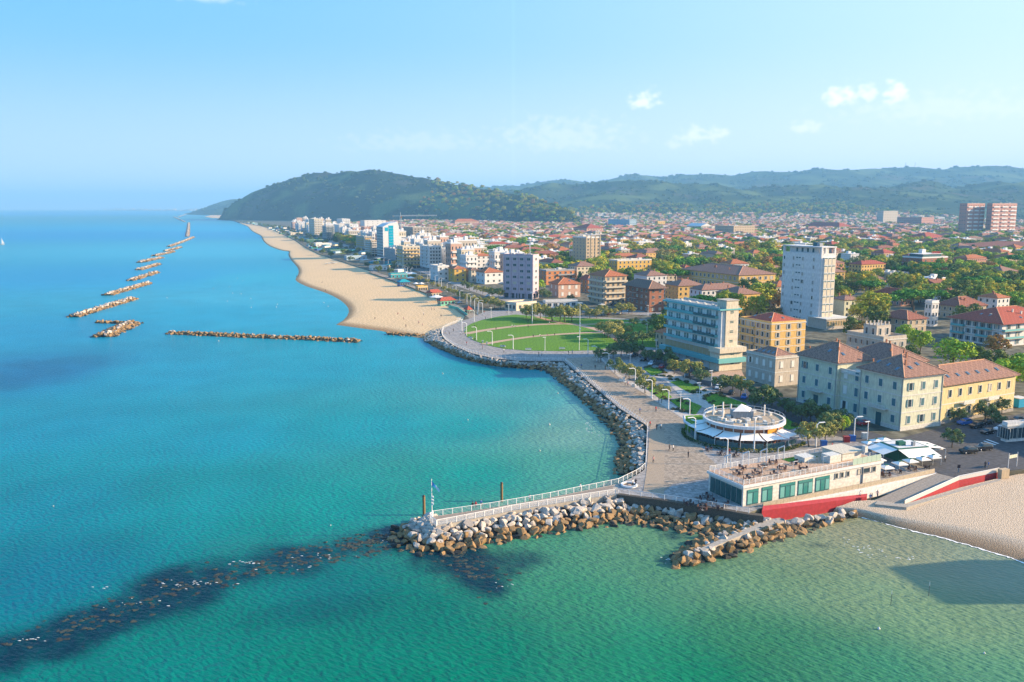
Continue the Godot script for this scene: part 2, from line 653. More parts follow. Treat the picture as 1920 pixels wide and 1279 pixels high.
var beach_water := PackedVector2Array([Vector2(-42.6, -421.2), Vector2(-50.1, -428.3), Vector2(-60.3, -437.5), Vector2(-69.5, -449.1), Vector2(-78.3, -459.2), Vector2(-87.7, -463.4), Vector2(-93.8, -464.4), Vector2(-99.7, -467.6), Vector2(-98.1, -478.6), Vector2(-98.7, -502.1), Vector2(-102.4, -533.4), Vector2(-109.9, -565.8), Vector2(-125.4, -612.9), Vector2(-145.7, -659.9), Vector2(-174.5, -714.6), Vector2(-195.9, -767.6), Vector2(-204.5, -809.4), Vector2(-214, -856.1), Vector2(-230.2, -919.6), Vector2(-250.3, -985.6), Vector2(-281, -1083.8), Vector2(-314, -1200.6), Vector2(-331.3, -1276.6), Vector2(-347.1, -1297.2), Vector2(-374.6, -1359.4), Vector2(-425.3, -1490.5), Vector2(-500.7, -1722.3), Vector2(-576.9, -1977.7), Vector2(-660.7, -2209.6), Vector2(-749.7, -2467.7), Vector2(-914.8, -2982.8), Vector2(-1078.1, -3426.9)])


func build_land() -> void:
	var sand := mat("sand", 0.74, 0.52, 0.28, 0.95, "sand", 14.0, true)
	var coarse := mat("coarse_sand", 0.66, 0.52, 0.37, 0.95, "pebbles", 7.0, true)
	coarse.heightmap_enabled = true
	coarse.heightmap_texture = tex["pebbles"]
	coarse.heightmap_scale = 12.0
	var m := mat("town_ground", 0.17, 0.16, 0.11, 0.95, "ground", 60.0)
	var edge := PackedVector2Array([Vector2(300, -150)])
	edge.append_array(PackedVector2Array([Vector2(124, -197.3), Vector2(115.6, -195.4), Vector2(103, -189.4), Vector2(100.4, -194.4), Vector2(89.5, -188.8), Vector2(78.7, -183.3), Vector2(70, -179.2), Vector2(61.6, -175.1), Vector2(53.7, -171.6), Vector2(52.3, -170.8), Vector2(48.8, -168)]))
	edge.append_array(outer_edge)
	edge.append_array(beach_back.slice(1))
	edge.append_array(PackedVector2Array([Vector2(-1305.3, -4055.6), Vector2(-1478.2, -4507.3), Vector2(-2102.3, -6342.3), Vector2(-2966.6, -9229.5), Vector2(-4937.4, -14936.1), Vector2(-9000, -19000), Vector2(-9500, -20500), Vector2(17000, -20500), Vector2(17000, -150)]))
	var mb := MB.new()
	mb.prism(edge, -3.0, GROUND - 0.1)
	struct("ground", mb, m)
	beach("beach", beach_water, beach_back, 160, 2.35, sand)
	beach("pebble_beach", PackedVector2Array([Vector2(68.9, -175.8), Vector2(73, -174.5), Vector2(76.7, -170.1), Vector2(80.3, -166.2), Vector2(85.3, -162), Vector2(90.9, -155.3), Vector2(94.7, -149.6), Vector2(101.5, -136.6), Vector2(106, -122.8)]), PackedVector2Array([Vector2(74.1, -177.6), Vector2(79.7, -178.6), Vector2(83.8, -175.5), Vector2(94.6, -181.7), Vector2(102.4, -186.8), Vector2(115.1, -193.8), Vector2(123.8, -197.9), Vector2(140.3, -200.5), Vector2(161, -200.5)]), 50, 2.0, coarse)
	mb = MB.new()
	mb.prism(PackedVector2Array([Vector2(-9150.1, -26217.5), Vector2(-5722.2, -17475), Vector2(-2823.3, -8732.5), Vector2(-1727.5, -5370), Vector2(-1732.9, -5235.5), Vector2(-1813.8, -5235.5), Vector2(-2132.2, -5984.8), Vector2(-2600.4, -7483.6), Vector2(-4088.3, -11646.6)]), -2, 1.2)
	struct("far_beach", mb, sand)
	# swash line on the near beach
	var nz := FastNoiseLite.new()
	nz.frequency = 0.3
	var line := resample(smoothed(PackedVector2Array([Vector2(73, -174.5), Vector2(76.7, -170.1), Vector2(80.3, -166.2), Vector2(85.3, -162), Vector2(90.9, -155.3), Vector2(94.7, -149.6), Vector2(101.5, -136.6)])), 140)
	var pts := PackedVector3Array()
	for k in line.size():
		var a := line[maxi(k - 1, 0)]
		var b := line[mini(k + 1, line.size() - 1)]
		var side := (b - a).normalized().orthogonal()
		var w := 0.28 + 0.5 * absf(nz.get_noise_1d(k * 1.3)) * 2.0
		var o := 0.6 * nz.get_noise_1d(k * 0.4 + 90.0)
		var p := line[k] + side * (o + 0.35)
		var q := line[k] + side * (o + 0.35 - w)
		pts.append(Vector3(p.x, 0.05, p.y))
		pts.append(Vector3(q.x, 0.07, q.y))
	mb = MB.new()
	mb.grid_smooth(2, line.size(), pts)
	var foam := make("foam", mb, mat("sea_foam", 0.8, 0.8, 0.78, 0.6), self)
	tag(foam, "thin line of white foam along the edge of the pebble beach", "foam", "", "stuff")
	# a thin pale lip of foam lying along the long beach
	# paving and greens
	var grey := planar("grey_paving", 0.38, 0.355, 0.33, "slabs", 11.0)
	var tan_stone := planar("tan_paving", 0.42, 0.34, 0.255, "slabs", 9.0)
	var plank := planar("deck_planks", 0.42, 0.33, 0.235, "plank", 2.2)
	var pale := mat("pale_paving", 0.52, 0.47, 0.41, 0.85, "asphalt", 8.0)
	var asphalt := mat("asphalt", 0.085, 0.085, 0.09, 0.9, "asphalt", 12.0)
	var grass := mat("lawn_grass", 0.12, 0.27, 0.014, 0.95, "grass", 9.0)
	var pink := mat("pink_gravel", 0.54, 0.36, 0.24, 0.9, "sand", 5.0)
	var lay := func(called: String, p: PackedVector2Array, y: float, mt: Material, skirt := 0.0) -> void:
		var b := MB.new()
		b.sheet(p, GROUND + y, skirt)
		struct(called, b, mt)
	var prom := outer_edge.duplicate()
	prom.append_array(PackedVector2Array([Vector2(-24.1, -478.9), Vector2(-16.1, -511.5), Vector2(8.3, -528), Vector2(31.2, -495.9), Vector2(66.1, -476.6), Vector2(82.1, -472), Vector2(66.1, -372.4), Vector2(74.7, -317.1), Vector2(82.7, -281.5), Vector2(87.8, -253.6), Vector2(91.6, -237.6), Vector2(95.7, -218.2), Vector2(101, -194.8), Vector2(89.6, -189), Vector2(78.7, -183.5), Vector2(70.1, -179.4), Vector2(61.7, -175.2), Vector2(53.8, -171.8), Vector2(52.3, -171), Vector2(48.9, -168.1)]))
	lay.call("promenade", prom, -0.03, grey, 0.3)
	lay.call("street", PackedVector2Array([Vector2(54.1, -379.7), Vector2(66.2, -359.9), Vector2(77.2, -315), Vector2(83.4, -284), Vector2(87.8, -258.5), Vector2(103.9, -223.9), Vector2(123.7, -237.6), Vector2(156.1, -253.6), Vector2(179.5, -257), Vector2(139.3, -197.3), Vector2(123.6, -197.7), Vector2(115.6, -195.6), Vector2(103.1, -189.6), Vector2(100.7, -194.6), Vector2(95.6, -214.6), Vector2(91.9, -222.9), Vector2(88.4, -228.9), Vector2(82.5, -237.6), Vector2(75, -266.5), Vector2(65.9, -304), Vector2(53.2, -349.4)]), 0.0, asphalt)
	lay.call("seafront_road", PackedVector2Array([Vector2(106.2, -495.9), Vector2(86.6, -490.9), Vector2(68.7, -495.9), Vector2(32.3, -514.2), Vector2(8.6, -545.7), Vector2(-12.8, -584.6), Vector2(-32.2, -641.8), Vector2(-66.1, -754.4), Vector2(-113.1, -905.9), Vector2(-179.3, -1107.1), Vector2(-275.1, -1382.5), Vector2(-370.4, -1656.4), Vector2(-376.5, -1712.9), Vector2(-277.9, -1442.2), Vector2(-178.9, -1158.5), Vector2(-112.5, -949.1), Vector2(-64.2, -790.5), Vector2(-29.5, -672.4), Vector2(-9.6, -613.8), Vector2(10.8, -571), Vector2(33.7, -536.7), Vector2(71.5, -516.9), Vector2(110, -514.2)]), 0.01, grey)
	lay.call("beach_walk", PackedVector2Array([Vector2(-24.1, -478.9), Vector2(-19.8, -490.9), Vector2(-25.9, -514.2), Vector2(-38.6, -558.1), Vector2(-64.4, -641.8), Vector2(-96.2, -732.1), Vector2(-137.1, -844.3), Vector2(-140, -830.2), Vector2(-96.4, -716.2), Vector2(-65.1, -629.5), Vector2(-39.4, -545.7)]), 0.012, tan_stone)
	lay.call("boardwalk", PackedVector2Array([Vector2(22.6, -349.4), Vector2(35.5, -353.9), Vector2(38.9, -311.4), Vector2(50.8, -245.6), Vector2(52.4, -235.8), Vector2(49, -210.8), Vector2(50, -200.7), Vector2(46.9, -191.1), Vector2(36.6, -186.5), Vector2(33.6, -181.3), Vector2(39.8, -216.6), Vector2(39.9, -237.6), Vector2(34.1, -266.5), Vector2(29, -303)]), 0.006, tan_stone)
	lay.call("deck", PackedVector2Array([Vector2(39.7, -239.4), Vector2(42.4, -230.6), Vector2(40, -216.6), Vector2(33.2, -179.2), Vector2(28.9, -180.6), Vector2(32.3, -197.3), Vector2(35.6, -215.6)]), 0.02, plank)
	lay.call("boardwalk_edge", PackedVector2Array([Vector2(23.1, -350.1), Vector2(40.3, -239.4), Vector2(38.8, -238.2), Vector2(21.4, -344.4)]), 0.014, plank)
	lay.call("side_path", PackedVector2Array([Vector2(36.2, -354.6), Vector2(37.3, -352), Vector2(40.8, -312.9), Vector2(54.3, -248.9), Vector2(55, -237.6), Vector2(52.6, -236.4), Vector2(50.9, -246.3), Vector2(39.1, -311.9)]), 0.012, pale)
	lay.call("lawn", PackedVector2Array([Vector2(-24.5, -442), Vector2(-24, -426.5), Vector2(-22, -410.3), Vector2(-17.6, -396.8), Vector2(-11.4, -383.5), Vector2(-3.3, -373.8), Vector2(6.5, -368.8), Vector2(21.2, -367.4), Vector2(35.8, -369.5), Vector2(45.5, -378.2), Vector2(52.5, -395.2), Vector2(56.7, -379.7), Vector2(65.9, -376.7), Vector2(80.6, -463), Vector2(65.4, -472), Vector2(45.9, -476.6), Vector2(30.5, -483.7), Vector2(15, -486.1), Vector2(2.2, -495.9), Vector2(-7.4, -487.3), Vector2(-16.4, -472.4), Vector2(-21.9, -456.5)]), 0.07, grass, 0.1)
	var path := func(pts_: PackedVector2Array, half: float) -> void:
		var l := PackedVector2Array()
		var r := PackedVector2Array()
		for k in pts_.size():
			var d := (pts_[mini(k + 1, pts_.size() - 1)] - pts_[maxi(k - 1, 0)]).normalized().orthogonal() * half
			l.append(pts_[k] + d)
			r.append(pts_[k] - d)
		r.reverse()
		l.append_array(r)
		lay.call("lawn_path", l, 0.09, pink)
	path.call(smoothed(PackedVector2Array([Vector2(-22.8, -419.1), Vector2(-13.6, -432.2), Vector2(0, -445), Vector2(14.3, -453.3), Vector2(28.7, -455.9), Vector2(35.4, -452.3), Vector2(43.8, -434.1), Vector2(49.5, -412), Vector2(52, -387.3)])), 2.3)
	path.call(smoothed(PackedVector2Array([Vector2(-13.4, -385.7), Vector2(-2.5, -398.5), Vector2(10.4, -410.3), Vector2(23.7, -417.3), Vector2(37.4, -422.8), Vector2(45.4, -422.8)])), 1.9)
	path.call(smoothed(PackedVector2Array([Vector2(14.1, -486.1), Vector2(20.7, -469.7), Vector2(28.7, -454.4)])), 1.5)
	path.call(smoothed(PackedVector2Array([Vector2(35.4, -452.3), Vector2(51.8, -456.5), Vector2(80.9, -465.2)])), 1.6)
	for b: PackedVector2Array in [PackedVector2Array([Vector2(56.7, -300.7), Vector2(61.2, -304), Vector2(66.3, -291), Vector2(60.1, -282.3)]), PackedVector2Array([Vector2(62.8, -274.2), Vector2(68.7, -281.5), Vector2(75, -266.5), Vector2(72.5, -258.5), Vector2(63.8, -262)]), PackedVector2Array([Vector2(51.2, -325.7), Vector2(53.7, -332.5), Vector2(58.5, -319.2), Vector2(52.2, -312.9)]), PackedVector2Array([Vector2(46.6, -290.1), Vector2(49.9, -296.4), Vector2(52.6, -288.3), Vector2(52.9, -275.8), Vector2(48.7, -271.8)]), PackedVector2Array([Vector2(51.3, -271), Vector2(55.9, -275), Vector2(59.9, -262.8), Vector2(55.5, -251.6), Vector2(53.1, -255.6)]), PackedVector2Array([Vector2(63.1, -255.6), Vector2(68.9, -261.3), Vector2(81.1, -252.9), Vector2(82.5, -237.6), Vector2(78.3, -234), Vector2(72, -243.7)])]:
		lay.call("planting_bed", b, 0.09, grass, 0.12)
	lay.call("park_path", PackedVector2Array([Vector2(52.2, -312.9), Vector2(59.9, -318.1), Vector2(65.9, -304), Vector2(68.3, -281.5), Vector2(62.8, -274.2), Vector2(56.6, -300.1)]), 0.012, pale)
	lay.call("park_path", PackedVector2Array([Vector2(55.6, -304.9), Vector2(56.7, -300.7), Vector2(60.1, -282.3), Vector2(63.3, -273.4), Vector2(64.4, -261.3), Vector2(63.1, -255.6), Vector2(59.9, -261.3), Vector2(56.1, -275.8)]), 0.014, pale)
	lay.call("terrace_paving", PackedVector2Array([Vector2(79.1, -320.3), Vector2(88.5, -323.5), Vector2(85.1, -304.9), Vector2(73.7, -300.1), Vector2(65.9, -307.9)]), 0.02, pink)
	# zebra crossing
	var white := mat("road_paint", 0.7, 0.7, 0.68, 0.7)
	for k in 7:
		var a := Vector2(118.9, -214.6).lerp(Vector2(128.4, -223.9), k / 6.0)
		var b := Vector2(121.1, -212.7).lerp(Vector2(129.2, -219.7), k / 6.0)
		var side := (b - a).normalized().orthogonal() * 0.3
		lay.call("road_marking", PackedVector2Array([a - side, b - side, b + side, a + side]), 0.008, white)


# ---------------------------------------------------------------- hills

var hill_defs := []


func hill_height(def: Array, x: float, z: float) -> float:   # ridge points: x, z, height
	var best := 0.0
	var ridge: Array = def[0]
	for k in ridge.size() - 1:
		var a := Vector2(ridge[k][0], ridge[k][1])
		var b := Vector2(ridge[k + 1][0], ridge[k + 1][1])
		var p := Vector2(x, z)
		var t := clampf((p - a).dot(b - a) / (b - a).length_squared(), 0, 1)
		var d := p.distance_to(a.lerp(b, t))
		var toward := (b - a).orthogonal().dot(p - a)   # which flank
		var tall := lerpf(ridge[k][2], ridge[k + 1][2], t)
		var wide: float = clampf(tall / 170.0, 0.06, 1.0) * def[1] if toward * signf((b - a).orthogonal().y) > 0.0 else clampf(tall / 170.0, 0.06, 1.0) * def[2]
		var h: float = tall * pow(maxf(0.0, 1.0 - d / wide), def[3])
		best = maxf(best, h)
	var nz: FastNoiseLite = def[4]
	return best * (1.0 + def[5] * nz.get_noise_2d(x, z)) - 1.0


func hill(called: String, ridge: Array, near_w: float, far_w: float, power: float, freq: float, rough: float, x0: float, x1: float, z0: float, z1: float, step: float, m: Material) -> Array:
	var nz := FastNoiseLite.new()
	nz.seed = called.length()
	nz.frequency = freq
	nz.fractal_octaves = 5
	var def := [ridge, near_w, far_w, power, nz, rough, x0, x1, z0, z1]
	var field := FastNoiseLite.new()
	field.frequency = freq * 1.6
	field.seed = 77
	var nu := int((x1 - x0) / step) + 1
	var nv := int((z0 - z1) / step) + 1
	var pts := PackedVector3Array()
	var cols := PackedColorArray()
	for j in nv:
		for k in nu:
			var x := x0 + k * step
			var z := z0 - j * step
			var y := hill_height(def, x, z)
			pts.append(Vector3(x, y, z))
			var f := field.get_noise_2d(x, z)
			var c := Color(0.05, 0.075, 0.025) if called != "headland" else Color(0.03, 0.05, 0.02)
			if f > 0.22 and y > 20.0:
				c = Color(0.12, 0.16, 0.05)
			elif f < -0.34:
				c = Color(0.10, 0.095, 0.055)
			cols.append(c)
	var mb := MB.new()
	mb.grid_smooth(nu, nv, pts, cols)
	struct(called, mb, m)
	hill_defs.append(def)
	return def


func build_hills() -> void:
	var m := StandardMaterial3D.new()
	m.resource_name = "hillside"
	m.vertex_color_use_as_albedo = true
	m.roughness = 1.0
	m.metallic_specular = 0.1
	m.albedo_texture = noise_tex(0.03, 0.6, 1.2, 33)
	m.uv1_triplanar = true
	m.uv1_world_triplanar = true
	m.uv1_scale = Vector3.ONE / 160.0
	hill("headland", [[-1553, -5000, 4], [-1468, -4950, 38], [-1379, -4880, 83], [-1283, -4800, 144], [-1205, -4700, 199], [-1135, -4600, 232], [-1027, -4500, 253], [-918, -4400, 228], [-797, -4330, 228], [-691, -4250, 238], [-586, -4150, 231], [-447, -4050, 217], [-312, -3900, 181], [-185, -3750, 154], [-89, -3600, 137], [0, -3500, 125], [72, -3350, 108], [143, -3100, 78], [194, -2900, 49]], 360.0, 170.0, 0.5, 0.0022, 0.15, -2200.0, 900.0, -2250.0, -6100.0, 35.0, m)
	hill("near_hills", [[-69, -5600, 191], [135, -5500, 192], [332, -5400, 203], [522, -5300, 191], [703, -5200, 207], [910, -5100, 195], [1108, -5000, 177], [1327, -4900, 163], [1569, -5000, 184], [1845, -5000, 199], [2091, -5000, 187], [2336, -5000, 211], [2583, -5000, 193], [2828, -5000, 205], [3072, -5000, 220], [3503, -5000, 214]], 1500.0, 1600.0, 1.15, 0.0016, 0.3, -400.0, 4600.0, -3300.0, -7100.0, 55.0, m)
	hill("far_hills", [[-318, -8600, 227], [0, -8500, 282], [258, -8400, 274], [510, -8300, 317], [806, -8200, 319], [1094, -8100, 350], [1424, -8000, 356], [1745, -7900, 372], [2106, -7800, 368], [2386, -7700, 378], [2517, -7600, 400], [2796, -7600, 400], [3076, -7600, 400], [3356, -7600, 400], [3682, -7600, 400], [3961, -7600, 400], [4148, -7600, 400], [4474, -7600, 400], [4847, -7600, 400], [5779, -7600, 400]], 2300.0, 2500.0, 1.0, 0.0012, 0.16, -900.0, 7200.0, -5000.0, -10500.0, 90.0, m)
	hill("far_headland", [[-3141, -8800, 60], [-2851, -8400, 106], [-2565, -8000, 148], [-2272, -7600, 158], [-1980, -7300, 141], [-1641, -7000, 103]], 450.0, 1500.0, 0.8, 0.002, 0.2, -4800.0, -900.0, -6000.0, -9800.0, 70.0, m)
	# the low coast beyond the bay, with its white town
	var houses := MB.new()
	var r := RandomNumberGenerator.new()
	r.seed = 5
	for k in 330:
		var t := r.randf()
		var x := lerpf(-9300.0, -5300.0, t)
		var z := lerpf(-19600.0, -15500.0, t) - r.randf() * 600.0
		var hh := r.randf_range(10, 42) * (1.0 if r.randf() < 0.25 else 0.5)
		houses.box(Vector3(x, hh * 0.5 + 3.0, z), Vector3(r.randf_range(20, 80), hh, 30))
	var town := make("far_coast_houses", houses, mat("far_walls", 0.62, 0.58, 0.54), self)
	tag(town, "tiny pale houses in a line on the far coast under the horizon", "houses", "", "stuff")


# ---------------------------------------------------------------- rocks

var boulders := []
var blobs := []


func boulder(seed_: int, m: Material) -> ArrayMesh:   # a ball cut by random planes
	var r := RandomNumberGenerator.new()
	r.seed = seed_
	var t := (1.0 + sqrt(5.0)) / 2.0
	var p: Array[Vector3] = []
	for q: Vector3 in [Vector3(-1, t, 0), Vector3(1, t, 0), Vector3(-1, -t, 0), Vector3(1, -t, 0), Vector3(0, -1, t), Vector3(0, 1, t), Vector3(0, -1, -t), Vector3(0, 1, -t), Vector3(t, 0, -1), Vector3(t, 0, 1), Vector3(-t, 0, -1), Vector3(-t, 0, 1)]:
		p.append(q.normalized())
	var faces := [[0, 11, 5], [0, 5, 1], [0, 1, 7], [0, 7, 10], [0, 10, 11], [1, 5, 9], [5, 11, 4], [11, 10, 2], [10, 7, 6], [7, 1, 8], [3, 9, 4], [3, 4, 2], [3, 2, 6], [3, 6, 8], [3, 8, 9], [4, 9, 5], [2, 4, 11], [6, 2, 10], [8, 6, 7], [9, 8, 1]]
	var cuts := []
	for k in 13:
		cuts.append([Vector3(r.randf_range(-1, 1), r.randf_range(-1, 1), r.randf_range(-1, 1)).normalized(), r.randf_range(0.42, 0.82)])
	var stretch := Vector3(r.randf_range(0.85, 1.25), r.randf_range(0.65, 0.9), r.randf_range(0.8, 1.1))
	var shape := func(v: Vector3) -> Vector3:
		for c: Array in cuts:
			var over: float = v.dot(c[0]) - c[1]
			if over > 0.0:
				v -= c[0] * over
		return v * stretch * 0.7
	var mb := MB.new()
	for f: Array in faces:
		var a := p[f[0]]
		var b := p[f[1]]
		var c := p[f[2]]
		var ab := (a + b).normalized()
		var bc := (b + c).normalized()
		var ca := (c + a).normalized()
		for q: Array in [[a, ab, ca], [b, bc, ab], [c, ca, bc], [ab, bc, ca]]:
			mb.tri(shape.call(q[0]), shape.call(q[1]), shape.call(q[2]))
	return mb.put(null, m)


func revetment(o: Node3D, crest: PackedVector2Array, y_top: float, toe: PackedVector2Array, y_toe: float, singles: int, size: float, dark_to: float, stuff_tints: PackedColorArray, stuff_at: Array) -> int:
	var along := 0.0
	for k in crest.size() - 1:
		along += (crest[k].distance_to(crest[k + 1]) + toe[k * (toe.size() - 1) / (crest.size() - 1)].distance_to(toe[mini(toe.size() - 1, (k + 1) * (toe.size() - 1) / (crest.size() - 1))])) * 0.5
	var n := maxi(2, int(along / (size * 0.86)))
	var a := resample(smoothed(crest, 1), n)
	var b := resample(smoothed(toe, 1), n)
	var placed := []
	for k in n:
		var wide := a[k].distance_to(b[k])
		var m := maxi(2, int(wide / (size * 0.8)))
		for j in m:
			var t := (j + rng.randf_range(0.1, 0.9)) / m
			var p := a[k].lerp(b[k], t) + Vector2(rng.randf_range(-0.45, 0.45), rng.randf_range(-0.45, 0.45)) * size
			var s := size * rng.randf_range(0.72, 1.45)
			var y := lerpf(y_top, y_toe, t) + rng.randf_range(-0.25, 0.3) * size * 0.5
			var bs := Basis.from_euler(Vector3(rng.randf_range(-0.5, 0.5), rng.randf() * TAU, rng.randf_range(-0.5, 0.5))).scaled(Vector3.ONE * s)
			placed.append([Transform3D(bs, Vector3(p.x, y, p.y)), y, s, t])
	placed.sort_custom(func(u: Array, w: Array) -> bool: return u[2] > w[2])
	var count := 0
	for e in placed:
		var tone := 0 if e[1] > dark_to + rng.randf_range(-0.5, 0.5) else 1
		if tone == 0 and rng.randf() < 0.2:
			tone = 2
		if e[1] < 0.05 and rng.randf() < 0.5:
			tone = 3
		if count < singles:
			var q := part("rock", boulders[tone * 6 + rng.randi() % 6], o)
			q.transform = e[0]
			count += 1
		else:
			stuff_at[tone].append(e[0])
	return count


func rock_heap(called: String, label: String, strips: Array, singles: int, size: float, group := "rock breakwaters") -> Node3D:
	var o := thing(called, label, "breakwater", Vector3.ZERO, 0.0, group)
	var stuff := [[], [], [], []]
	var core := MB.new()
	var left := singles
	for s: Array in strips:   # crest, its height, toe, its height, height up to which rocks are stained
		left -= revetment(o, s[0], s[1], s[2], s[3], left, size, s[4], PackedColorArray(), stuff)
		var a := resample(smoothed(s[0], 1), 24)
		var b := resample(smoothed(s[2], 1), 24)
		var pts := PackedVector3Array()
		for k in 24:
			pts.append(Vector3(a[k].x, s[1] - size * 0.35, a[k].y))
			pts.append(Vector3(b[k].x, s[3] - size * 0.4, b[k].y))
		core.grid_smooth(2, 24, pts)
	make("rubble_core", core, mats["rock_dark"], o)
	for k in 4:
		if stuff[k].size():
			for v in 3:
				var some := []
				for q in range(v, stuff[k].size(), 3):
					some.append(stuff[k][q])
				if some.size():
					scatter("rocks", boulders[k * 6 + v], some, o)
	return o


func ridge_strips(line: PackedVector2Array, half: float, y: float) -> Array:
	var l := PackedVector2Array()
	var r := PackedVector2Array()
	for k in line.size():
		var d := (line[mini(k + 1, line.size() - 1)] - line[maxi(k - 1, 0)]).normalized().orthogonal() * half
		l.append(line[k] + d)
		r.append(line[k] - d)
	return [[line, y, l, -0.5, 1.3], [line, y, r, -0.5, 1.3]]


func build_rocks() -> void:
	mat("rock_pale", 0.60, 0.53, 0.45, 0.95, "rock", 2.6)
	mat("rock_tan", 0.34, 0.215, 0.10, 0.9, "rock", 2.2)
	mat("rock_grey", 0.42, 0.37, 0.32, 0.95, "rock", 2.4)
	mat("rock_weed", 0.065, 0.072, 0.055, 0.8, "rock", 1.6)
	mat("rock_dark", 0.05, 0.05, 0.043, 0.8, "rock", 2.0)
	for m: String in ["rock_pale", "rock_tan", "rock_grey", "rock_dark", "rock_weed"]:
		for k in 6:
			boulders.append(boulder(100 + k, mats[m]))
	rng.seed = 11
	rock_heap("pier_rocks", "pale boulders piled along the near side and tip of the stone pier", [
		[PackedVector2Array([Vector2(23.7, -179.9), Vector2(17.3, -177.1), Vector2(11.3, -173.8), Vector2(0, -169), Vector2(-8.6, -165), Vector2(-15.3, -161.5)]), 2.5, PackedVector2Array([Vector2(24.3, -168.6), Vector2(15.3, -166.5), Vector2(4.3, -162), Vector2(-3.1, -158.1), Vector2(-8.2, -155), Vector2(-13.1, -153)]), -0.5, 1.0],
		[PackedVector2Array([Vector2(-15.1, -160.9), Vector2(-16.5, -163.2), Vector2(-17, -165.6), Vector2(-16.4, -167.7)]), 2.2, PackedVector2Array([Vector2(-13.1, -153), Vector2(-19.1, -153), Vector2(-23.6, -157.4), Vector2(-25.4, -164.2), Vector2(-24.3, -168.6), Vector2(-19.1, -172)]), -0.5, 0.9]], 300, 1.5)
	rock_heap("quay_rocks", "grey boulders at the foot of the dark quay wall beside the terrace", [
		[PackedVector2Array([Vector2(23.9, -179), Vector2(33.2, -175.3), Vector2(42.2, -169.9), Vector2(50, -166)]), 1.2, PackedVector2Array([Vector2(24.3, -168.6), Vector2(29.6, -167.1), Vector2(35.5, -163.9), Vector2(41.1, -162.5)]), -0.4, 0.9]], 120, 1.4)
	rock_heap("spur_rocks", "tan boulders on both sides of the flat concrete spur below the red wall", [
		[PackedVector2Array([Vector2(54, -168.5), Vector2(46.8, -162.3), Vector2(37.5, -154.2), Vector2(32.6, -150.2)]), 1.5, PackedVector2Array([Vector2(45.3, -168.6), Vector2(38.6, -163.4), Vector2(32.4, -156.6), Vector2(29.2, -151.5)]), -0.4, 1.2],
		[PackedVector2Array([Vector2(53.1, -165.5), Vector2(46.1, -159.5), Vector2(38.2, -152.7), Vector2(32.5, -149.4)]), 1.5, PackedVector2Array([Vector2(62, -165.9), Vector2(51.3, -159.2), Vector2(39.8, -151), Vector2(29.4, -147.7)]), -0.5, 1.5],
		[PackedVector2Array([Vector2(51.9, -168), Vector2(59.5, -168.6), Vector2(67, -170.8), Vector2(72.4, -173.4)]), 1.6, PackedVector2Array([Vector2(52.8, -160.8), Vector2(58, -163.6), Vector2(66.2, -168.6), Vector2(72.4, -173.8)]), -0.4, 0.7]], 260, 1.4)
	rock_heap("promenade_rocks", "long belt of dark boulders lining the boardwalk and the curved promenade", [
		[PackedVector2Array([Vector2(32.1, -202.4), Vector2(35.4, -222.5), Vector2(37.9, -238.8), Vector2(33, -261.8), Vector2(26.8, -300.2), Vector2(20.8, -341.5)]), 2.3, PackedVector2Array([Vector2(25.2, -202.5), Vector2(26.9, -217), Vector2(30, -232.5), Vector2(27.6, -255.5), Vector2(24.1, -278.6), Vector2(19.6, -306.9), Vector2(13.2, -335.8)]), -0.5, 1.3],
		[PackedVector2Array([Vector2(20.8, -341.5), Vector2(10.7, -342.7), Vector2(1.5, -343.9), Vector2(-8.7, -350.1), Vector2(-18.4, -363.1), Vector2(-26.3, -381.6), Vector2(-32.9, -400.3)]), 2.3, PackedVector2Array([Vector2(13.2, -335.8), Vector2(6.5, -341.5), Vector2(-2.2, -345), Vector2(-13.5, -353.5), Vector2(-23.5, -370.4), Vector2(-35.5, -395), Vector2(-42.7, -414.3)]), -0.5, 1.4],
		[PackedVector2Array([Vector2(-32.9, -400.3), Vector2(-36.7, -420.9), Vector2(-37.4, -441.7)]), 2.2, PackedVector2Array([Vector2(-42.6, -413), Vector2(-44.5, -427), Vector2(-44.5, -439.9)]), 0.2, 0.4]], 300, 1.35)
	rock_heap("beach_rocks", "short low row of rocks where the sand meets the curved promenade", ridge_strips(PackedVector2Array([Vector2(-64.4, -437.4), Vector2(-54.9, -434.6), Vector2(-43.5, -429.9)]), 3.0, 0.9), 60, 1.4)
	rock_heap("middle_groyne", "long straight row of rocks lying alone across the middle of the bay", ridge_strips(PackedVector2Array([Vector2(-178, -440.2), Vector2(-153.4, -433.6), Vector2(-124, -426.3), Vector2(-95.4, -419.3), Vector2(-75.1, -412.4)]), 3.6, 1.1), 300, 1.5)
	var hook := ridge_strips(PackedVector2Array([Vector2(-207.6, -428.1), Vector2(-212, -455), Vector2(-215.2, -478.6)]), 6.0, 1.6)
	hook.append_array(ridge_strips(PackedVector2Array([Vector2(-236.7, -483.2), Vector2(-225.9, -480.9), Vector2(-214.5, -476.4)]), 2.8, 0.9))
	rock_heap("hooked_breakwater", "forked heap of rocks nearest of the chain of offshore breakwaters", hook, 200, 1.7)
